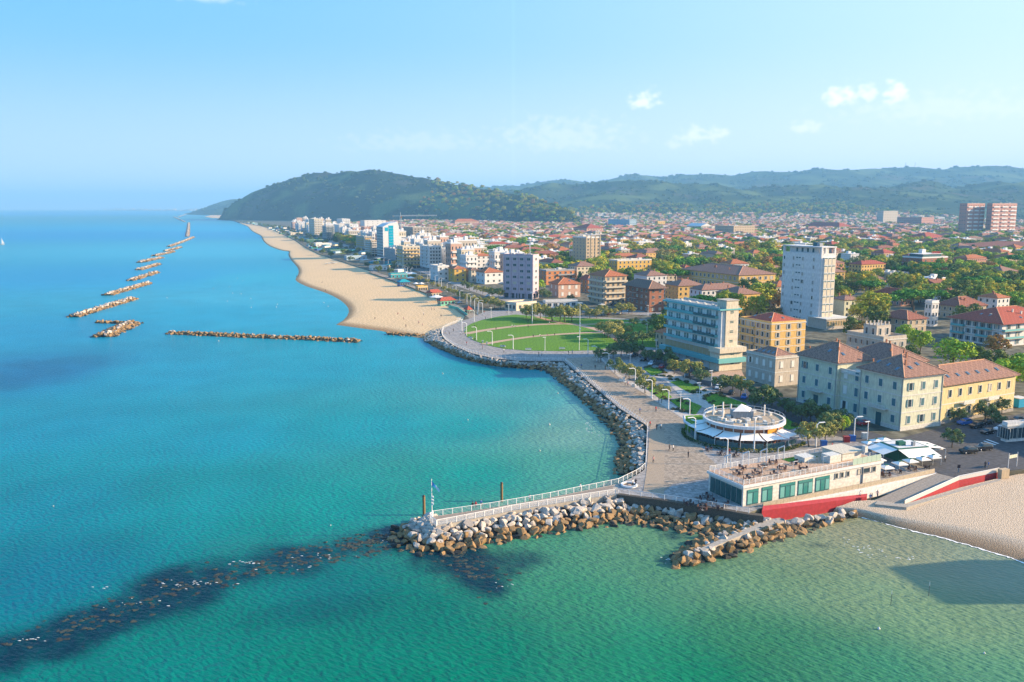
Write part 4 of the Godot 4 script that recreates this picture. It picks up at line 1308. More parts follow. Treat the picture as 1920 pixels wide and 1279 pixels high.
func bld(b: Dictionary) -> Node3D:
	var w: float = b.w
	var d: float = b.d
	var h: float = b.h
	var turn := deg_to_rad(b.r)
	var o := thing(b.n, b.l, b.get("c", "building"), Vector3(b.x, GROUND - 0.1, b.z), turn, b.get("g", ""))
	taken.append([b.x, b.z, w, d, turn])
	if b.has("k"):
		mark(b.x, b.z, b.k)
	var mw: Material = mats[b.mw]
	var mb := MB.new()
	mb.box(Vector3(0, h / 2, 0), Vector3(w, h, d))
	make("wall", mb, mw, o)
	var detail: bool = b.get("detail", false)
	var gf: float = b.get("gf", 0.0)
	var fl: int = b.fl
	var fh := (h - gf) / fl
	if b.get("band", true):
		for k in range(0 if gf > 0.0 else 1, fl):
			mb = MB.new()
			mb.box(Vector3(0, gf + fh * k - 0.02, 0), Vector3(w + 0.14, 0.26, d + 0.14), true)
			make("string_course", mb, mats[b.get("mb", "trim_white")], o)
	if b.get("cornice", true):
		mb = MB.new()
		mb.box(Vector3(0, h - 0.12, 0), Vector3(w + 0.5, 0.34, d + 0.5), true)
		make("cornice", mb, mats[b.get("mb", "trim_white")], o)
	if b.get("plinth", false):
		mb = MB.new()
		mb.box(Vector3(0, 0.5, 0), Vector3(w + 0.16, 1.0, d + 0.16))
		make("plinth", mb, mats["trim_grey"], o)
	var ww: float = b.get("ww", 1.1)
	var wh: float = b.get("wh", 1.7)
	var skip: Array = b.get("skip", [])
	var faces := [["f", w, b.cols[0]], ["l", d, b.cols[1]]]
	for f: Array in faces:
		var n: int = f[2]
		for k in fl:
			for q in n:
				if [f[0], k, q] in skip:
					continue
				var along: float = (q + 0.5) / n - 0.5
				var y := gf + fh * (k + 0.52)
				if f[0] == "f":
					put_window(o, Vector3(along * w * b.get("span", 0.94), y, d / 2), 0.0, ww, wh, b.get("wk", "plain"), b.get("sh", ""), detail)
				else:
					put_window(o, Vector3(-w / 2, y, along * d * b.get("span", 0.94)), -PI / 2, ww, wh, b.get("wk", "plain"), b.get("sh", ""), detail)
	if gf > 0.0:   # shop front: dark openings between piers
		for f: Array in faces:
			var n := maxi(2, int(f[1] / 4.0))
			for q in n:
				var along: float = ((q + 0.5) / n - 0.5) * f[1]
				var g := MB.new()
				g.box(Vector3(0, 0, 0), Vector3(f[1] / n * 0.72, gf * 0.72, 0.08))
				var gl := g.put(null, glass())
				if f[0] == "f":
					part("shop_window", gl, o, Vector3(along, gf * 0.42, d / 2 + 0.02))
				else:
					part("shop_window", gl, o, Vector3(-w / 2 - 0.02, gf * 0.42, along), -PI / 2)
	var rise: float = b.get("rh", minf(w, d) * 0.2)
	match b.get("roof", "hip"):
		"hip":
			hip_roof(o, w, d, h + 0.05, rise, b.get("ov", 0.7), mats[b.mr], b.get("ridges", true))
		"gable":
			hip_roof(o, w, d, h + 0.05, rise, b.get("ov", 0.5), mats[b.mr], false, true)
		"flat":
			mb = MB.new()
			var ph: float = b.get("ph", 0.9)
			for s: float in [-1.0, 1.0]:
				mb.box(Vector3(s * (w / 2 - 0.12), h + ph / 2, 0), Vector3(0.24, ph, d), false)
				mb.box(Vector3(0, h + ph / 2, s * (d / 2 - 0.12)), Vector3(w - 0.48, ph, 0.24), false)
			make("parapet", mb, mats[b.get("mp", b.mw)], o)
			mb = MB.new()
			mb.box(Vector3(0, h + 0.05, 0), Vector3(w - 0.5, 0.1, d - 0.5))
			make("roof", mb, mats[b.get("mr", "roof_gravel")], o)
	for e: Array in b.get("balc", []):   # face, from row, to row, from, to along the face (fractions), depth
		for k in range(e[1], e[2]):
			var lw: float = (e[4] - e[3]) * (w if e[0] == "f" else d)
			var mid: float = ((e[3] + e[4]) / 2 - 0.5) * (w if e[0] == "f" else d)
			var depth: float = e[5]
			var at := Vector3(mid, gf + fh * k, d / 2) if e[0] == "f" else Vector3(-w / 2, gf + fh * k, mid)
			mb = MB.new()
			mb.box(Vector3(0, -0.05, depth / 2), Vector3(lw, 0.18, depth), true)
			var bal := part("balcony", mb.put(null, mats[b.get("mb", "trim_white")]), o, at, 0.0 if e[0] == "f" else -PI / 2)
			mb = MB.new()
			var fh2: float = b.get("bh", 0.9)
			mb.box(Vector3(0, 0.07 + fh2 / 2, depth - 0.05), Vector3(lw, fh2, 0.08), true)
			for s: float in [-1.0, 1.0]:
				mb.box(Vector3(s * (lw / 2 - 0.04), 0.52, depth / 2 - 0.05), Vector3(0.08, 0.9, depth - 0.1), true)
			make("balcony_front", mb, mats[b.get("mbal", "trim_white")], bal)
	var r := RandomNumberGenerator.new()
	r.seed = int(absf(b.x) * 10 + absf(b.z))
	for k in int(b.get("chim", 0)):
		mb = MB.new()
		var p := Vector3(r.randf_range(-0.36, 0.36) * w, 0, r.randf_range(-0.36, 0.36) * d)
		var up := rise * clampf(1.0 - maxf(absf(p.x) / w, absf(p.z) / d) * 2.0, 0.1, 1.0) if b.get("roof", "hip") != "flat" else 0.0
		mb.box(Vector3(0, 0.5, 0), Vector3(0.6, 1.8, 0.6))
		mb.box(Vector3(0, 1.5, 0), Vector3(0.85, 0.16, 0.85), true)
		part("chimney", mb.put(null, mats[b.get("mch", "brick_chimney")]), o, Vector3(p.x, h + up, p.z))
	for k in int(b.get("units", 0)):   # roof plant, lift heads
		mb = MB.new()
		var s := Vector3(r.randf_range(1.5, 3.5), r.randf_range(0.9, 2.4), r.randf_range(1.5, 3.5))
		mb.box(Vector3(0, s.y / 2, 0), s)
		part("roof_unit", mb.put(null, mats["trim_white"]), o, Vector3(r.randf_range(-0.3, 0.3) * w, h + 0.1, r.randf_range(-0.34, 0.34) * d))
	return o


func skylights(o: Node3D, w: float, d: float, y: float, rise: float, over: float, spots: Array) -> void:   # on the front (f) or left (l) slope: face, along, up the slope
	var run := minf(w, d) / 2 + over
	var ang := atan2(rise, run)
	for s: Array in spots:
		var mb := MB.new()
		mb.box(Vector3.ZERO, Vector3(1.0, 0.16, 1.5))
		var m := mb.put(null, mats["trim_grey"])
		var up: float = s[2]
		var p := Vector3(s[1] * w, y + rise * up, d / 2 + over - run * up) if s[0] == "f" else Vector3(-w / 2 - over + run * up, y + rise * up, s[1] * d)
		var q := part("skylight", m, o, p + Vector3(0, 0.08, 0))
		q.basis = Basis(Vector3.UP, 0.0 if s[0] == "f" else -PI / 2) * Basis(Vector3.RIGHT, ang)
		mb = MB.new()
		mb.box(Vector3(0, 0.1, 0), Vector3(0.8, 0.06, 1.3))
		make("pane", mb, glass("sky_glass", 0.05, 0.09, 0.14), q)


func wall_materials() -> void:
	mat("trim_white", 0.66, 0.64, 0.58, 0.8, "plaster", 4.0)
	mat("trim_grey", 0.33, 0.31, 0.29, 0.8, "plaster", 4.0)
	for e: Array in [["wall_pale_yellow", 0.64, 0.64, 0.48], ["wall_wing", 0.70, 0.56, 0.29], ["wall_ochre", 0.68, 0.44, 0.15], ["wall_yellow", 0.68, 0.42, 0.09], ["wall_orange", 0.62, 0.24, 0.08], ["wall_pink", 0.60, 0.38, 0.28], ["wall_lilac", 0.50, 0.41, 0.47], ["wall_white", 0.72, 0.71, 0.69], ["wall_cream", 0.66, 0.58, 0.44],
			["wall_stone", 0.52, 0.46, 0.38], ["wall_grey", 0.38, 0.38, 0.38], ["wall_sand", 0.55, 0.42, 0.27], ["wall_rose", 0.52, 0.27, 0.20], ["wall_teal", 0.30, 0.52, 0.50], ["wall_blue", 0.36, 0.50, 0.60], ["wall_beige", 0.50, 0.40, 0.28]]:
		mat(e[0], e[1], e[2], e[3], 0.9, "plaster", 7.0)
	mat("wall_brick", 0.36, 0.155, 0.09, 0.9, "brick_plain", 5.0)
	planar("roof_terracotta", 0.47, 0.165, 0.075, "tile", 2.4)
	planar("roof_old", 0.33, 0.185, 0.135, "tile", 2.4)
	planar("roof_red", 0.43, 0.105, 0.065, "tile", 2.4)
	planar("roof_dusky", 0.31, 0.12, 0.08, "tile", 2.4)
	planar("roof_brown", 0.24, 0.15, 0.11, "tile", 2.4)
	mat("roof_gravel", 0.40, 0.38, 0.35, 0.95, "asphalt", 5.0)
	mat("roof_dark", 0.10, 0.11, 0.12, 0.8, "asphalt", 6.0)
	mat("ridge_tile", 0.50, 0.27, 0.16)
	mat("brick_chimney", 0.42, 0.19, 0.11, 0.9, "brick_plain", 2.0)
	mat("blind_cream", 0.42, 0.38, 0.30, 0.7)
	mat("shutter_green", 0.07, 0.12, 0.09, 0.7)
	mat("shutter_grey", 0.30, 0.29, 0.27, 0.7)
	mat("shutter_white", 0.68, 0.66, 0.60, 0.7)
	mat("shutter_blue", 0.06, 0.15, 0.18, 0.7)
	mat("steel_grey", 0.25, 0.26, 0.27, 0.5)
	mat("awning_white", 0.74, 0.70, 0.64, 0.8)
	mat("teal_panel", 0.12, 0.36, 0.36, 0.6)
	mat("teal_dark", 0.03, 0.10, 0.11, 0.4)


func build_named_buildings() -> void:
	wall_materials()
	build_palace()
	build_hotel()
	build_white_tower()
	build_restaurant()
	build_pavilion()
	build_beach_bar()
	var o: Node3D
	# cream villa between the hotel and the yellow palace
	o = bld({"n": "cream_villa", "l": "small two-storey cream villa between the green hotel and the pale yellow palace", "k": "the cream villa", "x": 93.6, "z": -302, "w": 10.6, "d": 15.4, "h": 10.1, "r": 24, "mw": "wall_stone", "fl": 2, "cols": [2, 4], "roof": "flat", "ph": 0.7, "mr": "roof_old", "ww": 1.1, "wh": 2.1, "wk": "closed", "sh": "shutter_white", "detail": true})
	hip_roof(o, info(o, 0) - 2.0, info(o, 1) - 2.5, info(o, 2) + 0.15, 2.4, 0.0, mats["roof_old"])
	skylights(o, info(o, 0) - 2.0, info(o, 1) - 2.5, info(o, 2) + 0.15, 2.4, 0.0, [["l", -0.3, 0.4], ["l", -0.12, 0.4], ["l", 0.08, 0.4], ["l", 0.26, 0.4]])
	# ochre guest house with the red roof, in front of the white tower
	o = bld({"n": "ochre_guest_house", "l": "ochre yellow guest house with a red hipped roof before the white tower", "k": "the ochre guest house", "x": 114, "z": -370.2, "w": 18.6, "d": 20.5, "h": 13.5, "r": 24, "mw": "wall_ochre", "fl": 4, "cols": [3, 6], "roof": "flat", "ph": 0.8, "mr": "roof_red", "ww": 1.2, "wh": 2.0, "wk": "plain", "sh": "shutter_grey", "detail": true, "balc": [["l", 1, 4, 0.02, 0.5, 1.2]], "mbal": "wall_ochre"})
	hip_roof(o, info(o, 0) - 1.6, info(o, 1) - 2.6, info(o, 2) + 0.3, 3.0, 0.0, mats["roof_red"])
	skylights(o, info(o, 0) - 1.6, info(o, 1) - 2.6, info(o, 2) + 0.3, 3.0, 0.0, [["l", 0.2, 0.5], ["l", -0.3, 0.4], ["f", 0.05, 0.4]])
	# long ochre palazzo behind the hotel
	o = bld({"n": "long_ochre_palazzo", "l": "long ochre palazzo with pale corner stones and faded tiled roof", "k": "the long ochre palazzo", "x": 157.3, "z": -625.4, "w": 31.8, "d": 67.5, "h": 15.9, "r": 24, "mw": "wall_ochre", "fl": 3, "cols": [6, 13], "roof": "hip", "rh": 5.0, "mr": "roof_old", "ww": 1.3, "wh": 2.2, "sh": "shutter_grey", "detail": true, "chim": 7, "balc": [["l", 1, 2, 0.28, 0.34, 1.1], ["l", 1, 2, 0.62, 0.68, 1.1], ["f", 1, 2, 0.4, 0.6, 1.1]]})
	# brick block with the big brown roof
	o = bld({"n": "brick_block", "l": "red brick block under a broad brown roof beside the lawn", "k": "the red brick block", "x": 81, "z": -520.7, "w": 10.2, "d": 27.2, "h": 14.4, "r": 24, "mw": "wall_brick", "fl": 4, "cols": [2, 5], "roof": "hip", "rh": 4.2, "ov": 1.8, "mr": "roof_brown", "ww": 1.6, "wh": 1.6, "wk": "thin", "detail": true, "band": false, "balc": [["l", 2, 4, 0.25, 0.55, 1.4]], "mbal": "wall_brick"})
	o = bld({"n": "balcony_apartments", "l": "cream apartment house with long balconies on every floor by the lawn trees", "k": "the cream balcony house", "x": 62.8, "z": -558.2, "w": 16, "d": 20.4, "h": 18.5, "r": 24, "mw": "wall_sand", "fl": 5, "cols": [4, 4], "roof": "hip", "rh": 3.4, "mr": "roof_terracotta", "ww": 1.5, "wh": 1.7, "wk": "thin", "detail": true, "band": false, "mbal": "wall_cream", "balc": [["f", 1, 5, 0.0, 1.0, 1.5], ["l", 1, 5, 0.0, 1.0, 1.4]], "chim": 2})
	o = bld({"n": "pink_villa", "l": "two-storey pink villa with a bright tiled hip roof and roof window", "k": "the pink villa", "x": 37.3, "z": -601.9, "w": 17, "d": 15.2, "h": 9.3, "r": 22, "mw": "wall_pink", "fl": 2, "cols": [3, 2], "roof": "hip", "rh": 3.6, "mr": "roof_terracotta", "ww": 1.5, "wh": 2.4, "wk": "closed", "sh": "shutter_white", "detail": true, "mb": "wall_pink"})
	skylights(o, info(o, 0), info(o, 1), info(o, 2) + 0.1, 3.6, 0.7, [["f", 0.1, 0.5]])
	o = bld({"n": "orange_villa", "l": "deep orange villa with balconies squeezed beside the pink villa", "k": "the orange villa", "x": 56.1, "z": -632.4, "w": 6.3, "d": 12.3, "h": 9.4, "r": 24, "mw": "wall_orange", "fl": 3, "cols": [2, 2], "roof": "hip", "rh": 3.4, "mr": "roof_red", "ww": 1.3, "wh": 1.8, "balc": [["f", 1, 3, 0.3, 1.0, 1.3]], "mbal": "wall_orange", "mb": "wall_orange"})
	# lilac tower, its mast and the low kiosks before it
	o = bld({"n": "lilac_tower", "l": "tall lilac apartment tower with a radio mast behind the lawn", "k": "the lilac tower", "x": 6.3, "z": -590.4, "w": 9.4, "d": 22.6, "h": 29.1, "r": 64, "mw": "wall_lilac", "fl": 6, "gf": 4.5, "cols": [1, 4], "roof": "flat", "ph": 1.4, "mr": "roof_gravel", "ww": 2.4, "wh": 1.6, "wk": "thin", "detail": true, "units": 3, "band": false})
	var mb := MB.new()
	var d: float = info(o, 1)
	for k in 5:
		mb = MB.new()
		mb.box(Vector3(0, 0, 0), Vector3(0.5, info(o, 2) + 1.6 + (k % 2) * 1.2, 0.7))
		part("pilaster", mb.put(null, mats["wall_lilac"]), o, Vector3(-info(o, 0) / 2 - 0.1, (info(o, 2) + 1.4) / 2, (k / 4.0 - 0.5) * (d - 0.9)))
	mb = MB.new()
	for e in 3:
		var a := TAU * e / 3
		mb.bar(Vector3(cos(a) * 0.8, 0, sin(a) * 0.8), Vector3(cos(a) * 0.15, 11, sin(a) * 0.15), 0.07, 0.05, 4)
		for q in 7:
			mb.bar(Vector3(cos(a), 0, sin(a)) * (0.8 - q * 0.09) + Vector3(0, q * 1.5, 0), Vector3(cos(a + TAU / 3), 0, sin(a + TAU / 3)) * (0.7 - q * 0.09) + Vector3(0, q * 1.5 + 1.5, 0), 0.04, 0.04, 4)
	part("radio_mast", mb.put(null, mats["white_metal"]), o, Vector3(0, info(o, 2), d * 0.3))
	o = bld({"n": "long_kiosk", "l": "long low white kiosk with a flat roof before the pink villa", "c": "kiosk", "k": "the long white kiosk", "x": 30.3, "z": -533.5, "w": 20.9, "d": 6, "h": 4, "r": 14, "mw": "wall_white", "fl": 1, "cols": [5, 2], "roof": "flat", "mr": "roof_dark", "ww": 2.4, "wh": 2.0, "wk": "thin"})
	o = bld({"n": "corner_kiosk", "l": "low kiosk with pale walls beneath the lilac tower", "c": "kiosk", "k": "the low kiosk", "x": 5.3, "z": -523.7, "w": 16.4, "d": 11.2, "h": 4.2, "r": 40, "mw": "wall_cream", "fl": 1, "cols": [3, 3], "roof": "flat", "mr": "roof_gravel", "ww": 2.0, "wh": 2.2, "wk": "thin"})
	# second row
	o = bld({"n": "beige_tower", "l": "tall beige and brown apartment tower with a white roof terrace", "k": "the beige tower", "x": 73.3, "z": -845.4, "w": 16.4, "d": 25.9, "h": 33, "r": 26, "mw": "wall_sand", "fl": 10, "cols": [4, 4], "roof": "flat", "ph": 1.2, "mp": "wall_white", "mr": "roof_gravel", "ww": 1.5, "wh": 1.7, "wk": "thin", "units": 4, "band": false, "detail": false})
	for k in 4:
		mb = MB.new()
		mb.box(Vector3(0, info(o, 2) / 2 + 1.2, 0), Vector3(1.0, info(o, 2) + 2.6, 0.5))
		part("pilaster", mb.put(null, mats["wall_beige"]), o, Vector3((k / 3.0 - 0.5) * (info(o, 0) - 1.0), -0.2, info(o, 1) / 2 + 0.1))
	o = bld({"n": "orange_grey_house", "l": "modern house, orange below and pale grey above, behind the pink villa", "k": "the orange and grey house", "x": 36.9, "z": -702.4, "w": 25.9, "d": 12.9, "h": 11.2, "r": 24, "mw": "wall_orange", "fl": 3, "cols": [5, 2], "roof": "flat", "mp": "wall_grey", "mr": "roof_gravel", "ww": 1.7, "wh": 1.7, "wk": "thin", "band": true, "mb": "wall_grey", "balc": [["f", 1, 3, 0.4, 1.0, 1.4]], "mbal": "wall_grey", "units": 2})
	o = bld({"n": "yellow_apartments", "l": "bright yellow flat-roofed apartment house with a grey lift head", "k": "the bright yellow apartments", "x": 108.7, "z": -786.4, "w": 36.4, "d": 15.2, "h": 14.4, "r": 24, "mw": "wall_yellow", "fl": 4, "cols": [8, 3], "roof": "flat", "mp": "trim_white", "mr": "roof_gravel", "ww": 1.3, "wh": 1.7, "units": 3, "band": false})
	var reds := [["small_cream_house", "small cream house with dark red hipped roofs in front of the palazzo", {"x": 118.4, "z": -716.5, "w": 20.5, "d": 13.9, "h": 4.4, "r": 24}, "wall_cream", "roof_red"], ["rose_row_house", "rose house with a long terracotta roof beyond the bright yellow apartments", {"x": 142.3, "z": -802.1, "w": 16.5, "d": 17.9, "h": 6.4, "r": 24}, "wall_pink", "roof_terracotta"], ["rose_row_house", "rose house with twin terracotta hips right of the bright yellow apartments", {"x": 159.6, "z": -794.9, "w": 10.1, "d": 18.7, "h": 7.3, "r": 24}, "wall_rose", "roof_red"]]
	for e: Array in reds:
		var b: Dictionary = e[2]
		b.merge({"n": e[0], "l": e[1], "mw": e[3], "fl": 2, "cols": [3, 3], "mr": e[4], "ww": 1.1, "wh": 1.5, "chim": 2})
		bld(b)
	o = bld({"n": "pale_blue_annex", "l": "plain pale blue annex at the left end of the long palazzo", "x": 117.2, "z": -600.7, "w": 3.6, "d": 10.4, "h": 9.7, "r": 24, "mw": "wall_blue", "fl": 2, "cols": [1, 2], "roof": "flat", "mr": "roof_gravel"})
	# along the beach road
	var rows := [
		["white_apartments", "white modern apartment house with a green glazed top floor", "the white modern apartments", {"x": -56.9, "z": -875.2, "w": 28.8, "d": 22.8, "h": 20.3, "r": 24}, "wall_white", 4, [5, 2], "flat", "", ""],
		["condo_white", "white apartment house with stacked balconies beside the white modern one", "the white balcony apartments", {"x": -81.8, "z": -860.2, "w": 12.8, "d": 28.9, "h": 23.6, "r": 24}, "wall_white", 6, [4, 2], "flat", "f", ""],
		["cream_hotel", "cream hotel with yellow balcony fronts above the seafront road", "the cream seafront hotel", {"x": -106.9, "z": -886.7, "w": 19.1, "d": 18.8, "h": 22.3, "r": 26}, "wall_cream", 5, [5, 2], "flat", "f", "wall_yellow"],
		["low_grey_hotel", "low grey hotel of many small windows facing the sand", "the low grey hotel", {"x": -138.1, "z": -987.7, "w": 6.9, "d": 41.5, "h": 15, "r": 26}, "wall_grey", 4, [2, 9], "flat", "", ""],
		["white_cube_house", "plain white cube house with one shaded blue side", "the white cube house", {"x": -62.5, "z": -737.1, "w": 10.3, "d": 18, "h": 12.3, "r": 26}, "wall_white", 3, [2, 1], "flat", "", ""],
		["orange_house", "small bright orange house with a tiled roof near the beach road", "the small orange house", {"x": -46.5, "z": -725, "w": 10.5, "d": 14.5, "h": 11.2, "r": 24}, "wall_yellow", 3, [2, 1], "hip", "", ""],
		["white_villa", "white villa under a terracotta hip roof left of the lilac tower", "the white villa", {"x": -18.6, "z": -707.1, "w": 16.7, "d": 16.1, "h": 9.6, "r": 28}, "wall_white", 2, [3, 2], "hip", "", ""],
		["grey_roof_house", "cream house with a brown hip roof between two villas", "the brown-roofed cream house", {"x": -34.2, "z": -723.8, "w": 6.4, "d": 13.8, "h": 10.3, "r": 26}, "wall_cream", 3, [2, 1], "brown", "", ""],
		["cream_gable_house", "tall cream house with bright red hip roof behind the small orange house", "the tall cream house", {"x": -30.6, "z": -860, "w": 16.4, "d": 10.7, "h": 14.3, "r": 26}, "wall_white", 3, [3, 1], "hip", "", ""],
		["tan_block", "narrow tan block beside the dark street of the beach hotels", "the narrow tan block", {"x": -182.2, "z": -1109.6, "w": 7.8, "d": 28.6, "h": 19.7, "r": 26}, "wall_sand", 6, [2, 2], "flat", "f", ""],
		["balcony_block", "grey block of stacked balconies left of the narrow tan block", "the grey balcony block", {"x": -219, "z": -1267.4, "w": 10.4, "d": 44.9, "h": 20, "r": 26}, "wall_stone", 5, [3, 2], "flat", "f", "wall_yellow"],
		["rust_block", "rust red block standing above the grey balcony block", "the rust red block", {"x": -276.4, "z": -1628.7, "w": 19.5, "d": 46.6, "h": 25.7, "r": 26}, "wall_rose", 5, [3, 2], "flat", "", ""],
		["striped_hotel", "white hotel striped by broad balcony bands near the beach", "the striped white hotel", {"x": -318.5, "z": -1705.9, "w": 18.2, "d": 39.6, "h": 29, "r": 26}, "wall_white", 6, [3, 2], "flat", "f", ""],
		["blue_white_hotel", "slender white hotel with a blue shaded flank", "the slender white hotel", {"x": -342.5, "z": -1707.2, "w": 11.7, "d": 45.5, "h": 28, "r": 26}, "wall_white", 6, [2, 2], "flat", "", ""],
		["dark_striped_hotel", "hotel with dark glass bands under a brown top storey", "the dark striped hotel", {"x": -357.1, "z": -1673.4, "w": 16.6, "d": 29.8, "h": 26.5, "r": 26}, "wall_grey", 6, [2, 2], "flat", "f", "teal_dark"],
		["tall_cream_hotel", "tall cream hotel with a round arched window at the top", "the tall cream hotel", {"x": -424.9, "z": -1864.7, "w": 18.4, "d": 50.2, "h": 37.3, "r": 26}, "wall_cream", 7, [3, 2], "flat", "f", ""],
		["far_white_hotel", "white hotel with a blue side farthest but one along the beach", "the far white hotel", {"x": -532.6, "z": -2269, "w": 15.4, "d": 37.4, "h": 30.4, "r": 26}, "wall_white", 6, [2, 2], "flat", "f", ""],
		["far_orange_hotel", "peach and white hotel at the far end of the beach row", "the far peach hotel", {"x": -657.5, "z": -2686, "w": 32.9, "d": 31.1, "h": 29.4, "r": 26}, "wall_pink", 5, [3, 1], "flat", "", ""],
		["white_back_hotel", "white hotel with roof huts behind the striped one", "the white back hotel", {"x": -351.9, "z": -2181.9, "w": 55.5, "d": 38, "h": 29.1, "r": 26}, "wall_white", 5, [4, 2], "flat", "", ""],
		["white_tower_hotel", "white stepped hotel seen between the slender hotel and the hill", "the white stepped hotel", {"x": -466.5, "z": -2384.3, "w": 22.3, "d": 56.9, "h": 30.3, "r": 26}, "wall_white", 5, [3, 2], "flat", "f", ""],
		["rose_long_school", "long rose building with red roofs under the headland", "the long rose building", {"x": -143.5, "z": -2627.6, "w": 77.9, "d": 34, "h": 20.7, "r": 24}, "wall_pink", 3, [9, 3], "hip", "", ""]]
	for e: Array in rows:
		var b: Dictionary = e[3]
		b.merge({"n": e[0], "l": e[1], "k": e[2], "mw": e[4], "fl": e[5], "cols": e[6], "roof": "hip" if e[7] == "brown" else e[7], "mr": {"hip": "roof_terracotta", "flat": "roof_gravel", "brown": "roof_brown"}[e[7]], "ww": 1.5, "wh": 1.6, "wk": "thin", "band": false, "units": 3 if e[7] == "flat" else 0, "mbal": e[9] if e[9] else "wall_white", "gf": 3.6 if b.h > 14.0 else 0.0})
		if e[8]:
			b["balc"] = [["f", 1 if b.gf == 0.0 else 0, e[5], 0.04, 0.96, 1.6], ["l", 1, e[5], 0.1, 0.9, 1.3]]
		bld(b)
	build_glass_slab()
	build_scaffold()
	# right half of the picture
	o = bld({"n": "terrace_villa", "l": "pale stone villa with battlement terrace and a roof tower", "k": "the terrace villa", "x": 151.2, "z": -350.2, "w": 12.7, "d": 19.3, "h": 9.5, "r": 24, "mw": "wall_stone", "fl": 2, "cols": [3, 6], "roof": "flat", "ph": 1.3, "mr": "roof_gravel", "ww": 1.1, "wh": 1.9, "sh": "shutter_grey", "detail": true})
	var tw: float = info(o, 0) * 0.62
	var td: float = info(o, 1) * 0.36
	mb = MB.new()
	mb.box(Vector3(0, 2.4, 0), Vector3(tw, 4.8, td))
	var tower := part("roof_tower", mb.put(null, mats["wall_stone"]), o, Vector3(info(o, 0) * 0.05, info(o, 2), -info(o, 1) * 0.02))
	for k in 4:
		put_window_in(tower, Vector3(((k % 2) - 0.5) * tw * 0.5, 2.2, td / 2) if k < 2 else Vector3(-tw / 2, 2.2, ((k % 2) - 0.5) * td * 0.5), 0.0 if k < 2 else -PI / 2, 1.2, 2.6)
	for k in 14:
		mb = MB.new()
		mb.box(Vector3(0, 0.35, 0), Vector3(0.5, 1.5, 0.5))
		var s := k / 14.0 * 4.0
		var u := (s - floorf(s)) - 0.5
		var cn := [Vector3(u * tw, 4.8, td / 2 - 0.25), Vector3(tw / 2 - 0.25, 4.8, -u * td), Vector3(-u * tw, 4.8, -td / 2 + 0.25), Vector3(-tw / 2 + 0.25, 4.8, u * td)]
		part("merlon", mb.put(null, mats["wall_stone"]), tower, cn[int(s)])
	o = bld({"n": "red_roof_apartments", "l": "large apartment house with broad red hip roof and deep balconies at the right edge", "k": "the red-roofed apartments", "x": 232.9, "z": -399.5, "w": 40.2, "d": 26.6, "h": 10.5, "r": 24, "mw": "wall_white", "fl": 3, "cols": [6, 7], "roof": "hip", "rh": 5.5, "ov": 1.6, "mr": "roof_red", "ww": 1.2, "wh": 2.0, "sh": "shutter_blue", "detail": true, "mbal": "teal_panel", "mb": "wall_beige", "balc": [["l", 1, 3, 0.05, 0.3, 1.6], ["l", 1, 3, 0.55, 0.82, 1.6], ["f", 1, 3, 0.0, 0.4, 1.6]], "chim": 6, "mch": "trim_white"})
	skylights(o, info(o, 0), info(o, 1), info(o, 2) + 0.05, 5.5, 1.6, [["l", -0.05, 0.45], ["l", 0.12, 0.45], ["f", 0.1, 0.5], ["f", -0.1, 0.3]])
	o = bld({"n": "dusky_roof_villa", "l": "villa under a wide dusky red hip roof with one chimney", "k": "the dusky-roofed villa", "x": 199.2, "z": -431.3, "w": 13.3, "d": 17.3, "h": 7, "r": 24, "mw": "wall_beige", "fl": 2, "cols": [3, 4], "roof": "hip", "rh": 3.6, "mr": "roof_dusky", "chim": 1})
	o = bld({"n": "white_belvedere", "l": "small white square belvedere tower with a balustrade top", "k": "the white belvedere", "x": 222, "z": -448.6, "w": 5.1, "d": 4.3, "h": 12.5, "r": 24, "mw": "wall_white", "fl": 3, "cols": [2, 2], "roof": "flat", "ph": 1.3, "ww": 0.9, "wh": 1.8})
	o = bld({"n": "red_roof_lodge", "l": "long low house with a pointed pinkish red roof among trees", "k": "the long red-roofed lodge", "x": 247.4, "z": -551.2, "w": 10.3, "d": 21.4, "h": 6.5, "r": 24, "mw": "wall_rose", "fl": 2, "cols": [3, 5], "roof": "hip", "rh": 4.0, "mr": "roof_red", "chim": 2})
	o = bld({"n": "chimney_house", "l": "house with dusky red roof and a cluster of chimneys above the belvedere", "k": "the house of many chimneys", "x": 255.8, "z": -483.1, "w": 21.5, "d": 15.2, "h": 7.5, "r": 24, "mw": "wall_beige", "fl": 2, "cols": [4, 4], "roof": "hip", "rh": 4.6, "mr": "roof_dusky", "chim": 8})
	o = bld({"n": "brick_hotel", "l": "brick and white banded hotel with red roof letters among the trees", "k": "the brick banded hotel", "x": 393.1, "z": -814.4, "w": 35.3, "d": 21.8, "h": 15.4, "r": 26, "mw": "wall_brick", "fl": 3, "cols": [4, 4], "roof": "flat", "ph": 1.0, "mp": "wall_white", "mr": "roof_gravel", "ww": 1.6, "wh": 1.5, "wk": "thin", "mb": "wall_white", "balc": [["l", 1, 3, 0.0, 1.0, 1.0], ["f", 1, 3, 0.0, 1.0, 0.8]], "mbal": "wall_brick", "units": 1})
	mb = MB.new()
	mb.box(Vector3(0, 1.6, 0), Vector3(info(o, 0) * 0.72, 3.2, info(o, 1) * 0.7))
	part("top_storey", mb.put(null, mats["teal_dark"]), o, Vector3(0, info(o, 2), 0))
	mb = MB.new()
	mb.box(Vector3(0, 3.4, 0), Vector3(info(o, 0) * 0.78, 0.4, info(o, 1) * 0.76), true)
	part("top_roof", mb.put(null, mats["wall_white"]), o, Vector3(0, info(o, 2), 0))
	mb = MB.new()
	mb.box(Vector3(0, 5.0, 0), Vector3(5.0, 5.0, 4.0))
	part("lift_head", mb.put(null, mats["wall_white"]), o, Vector3(-2.0, info(o, 2), -2.0))
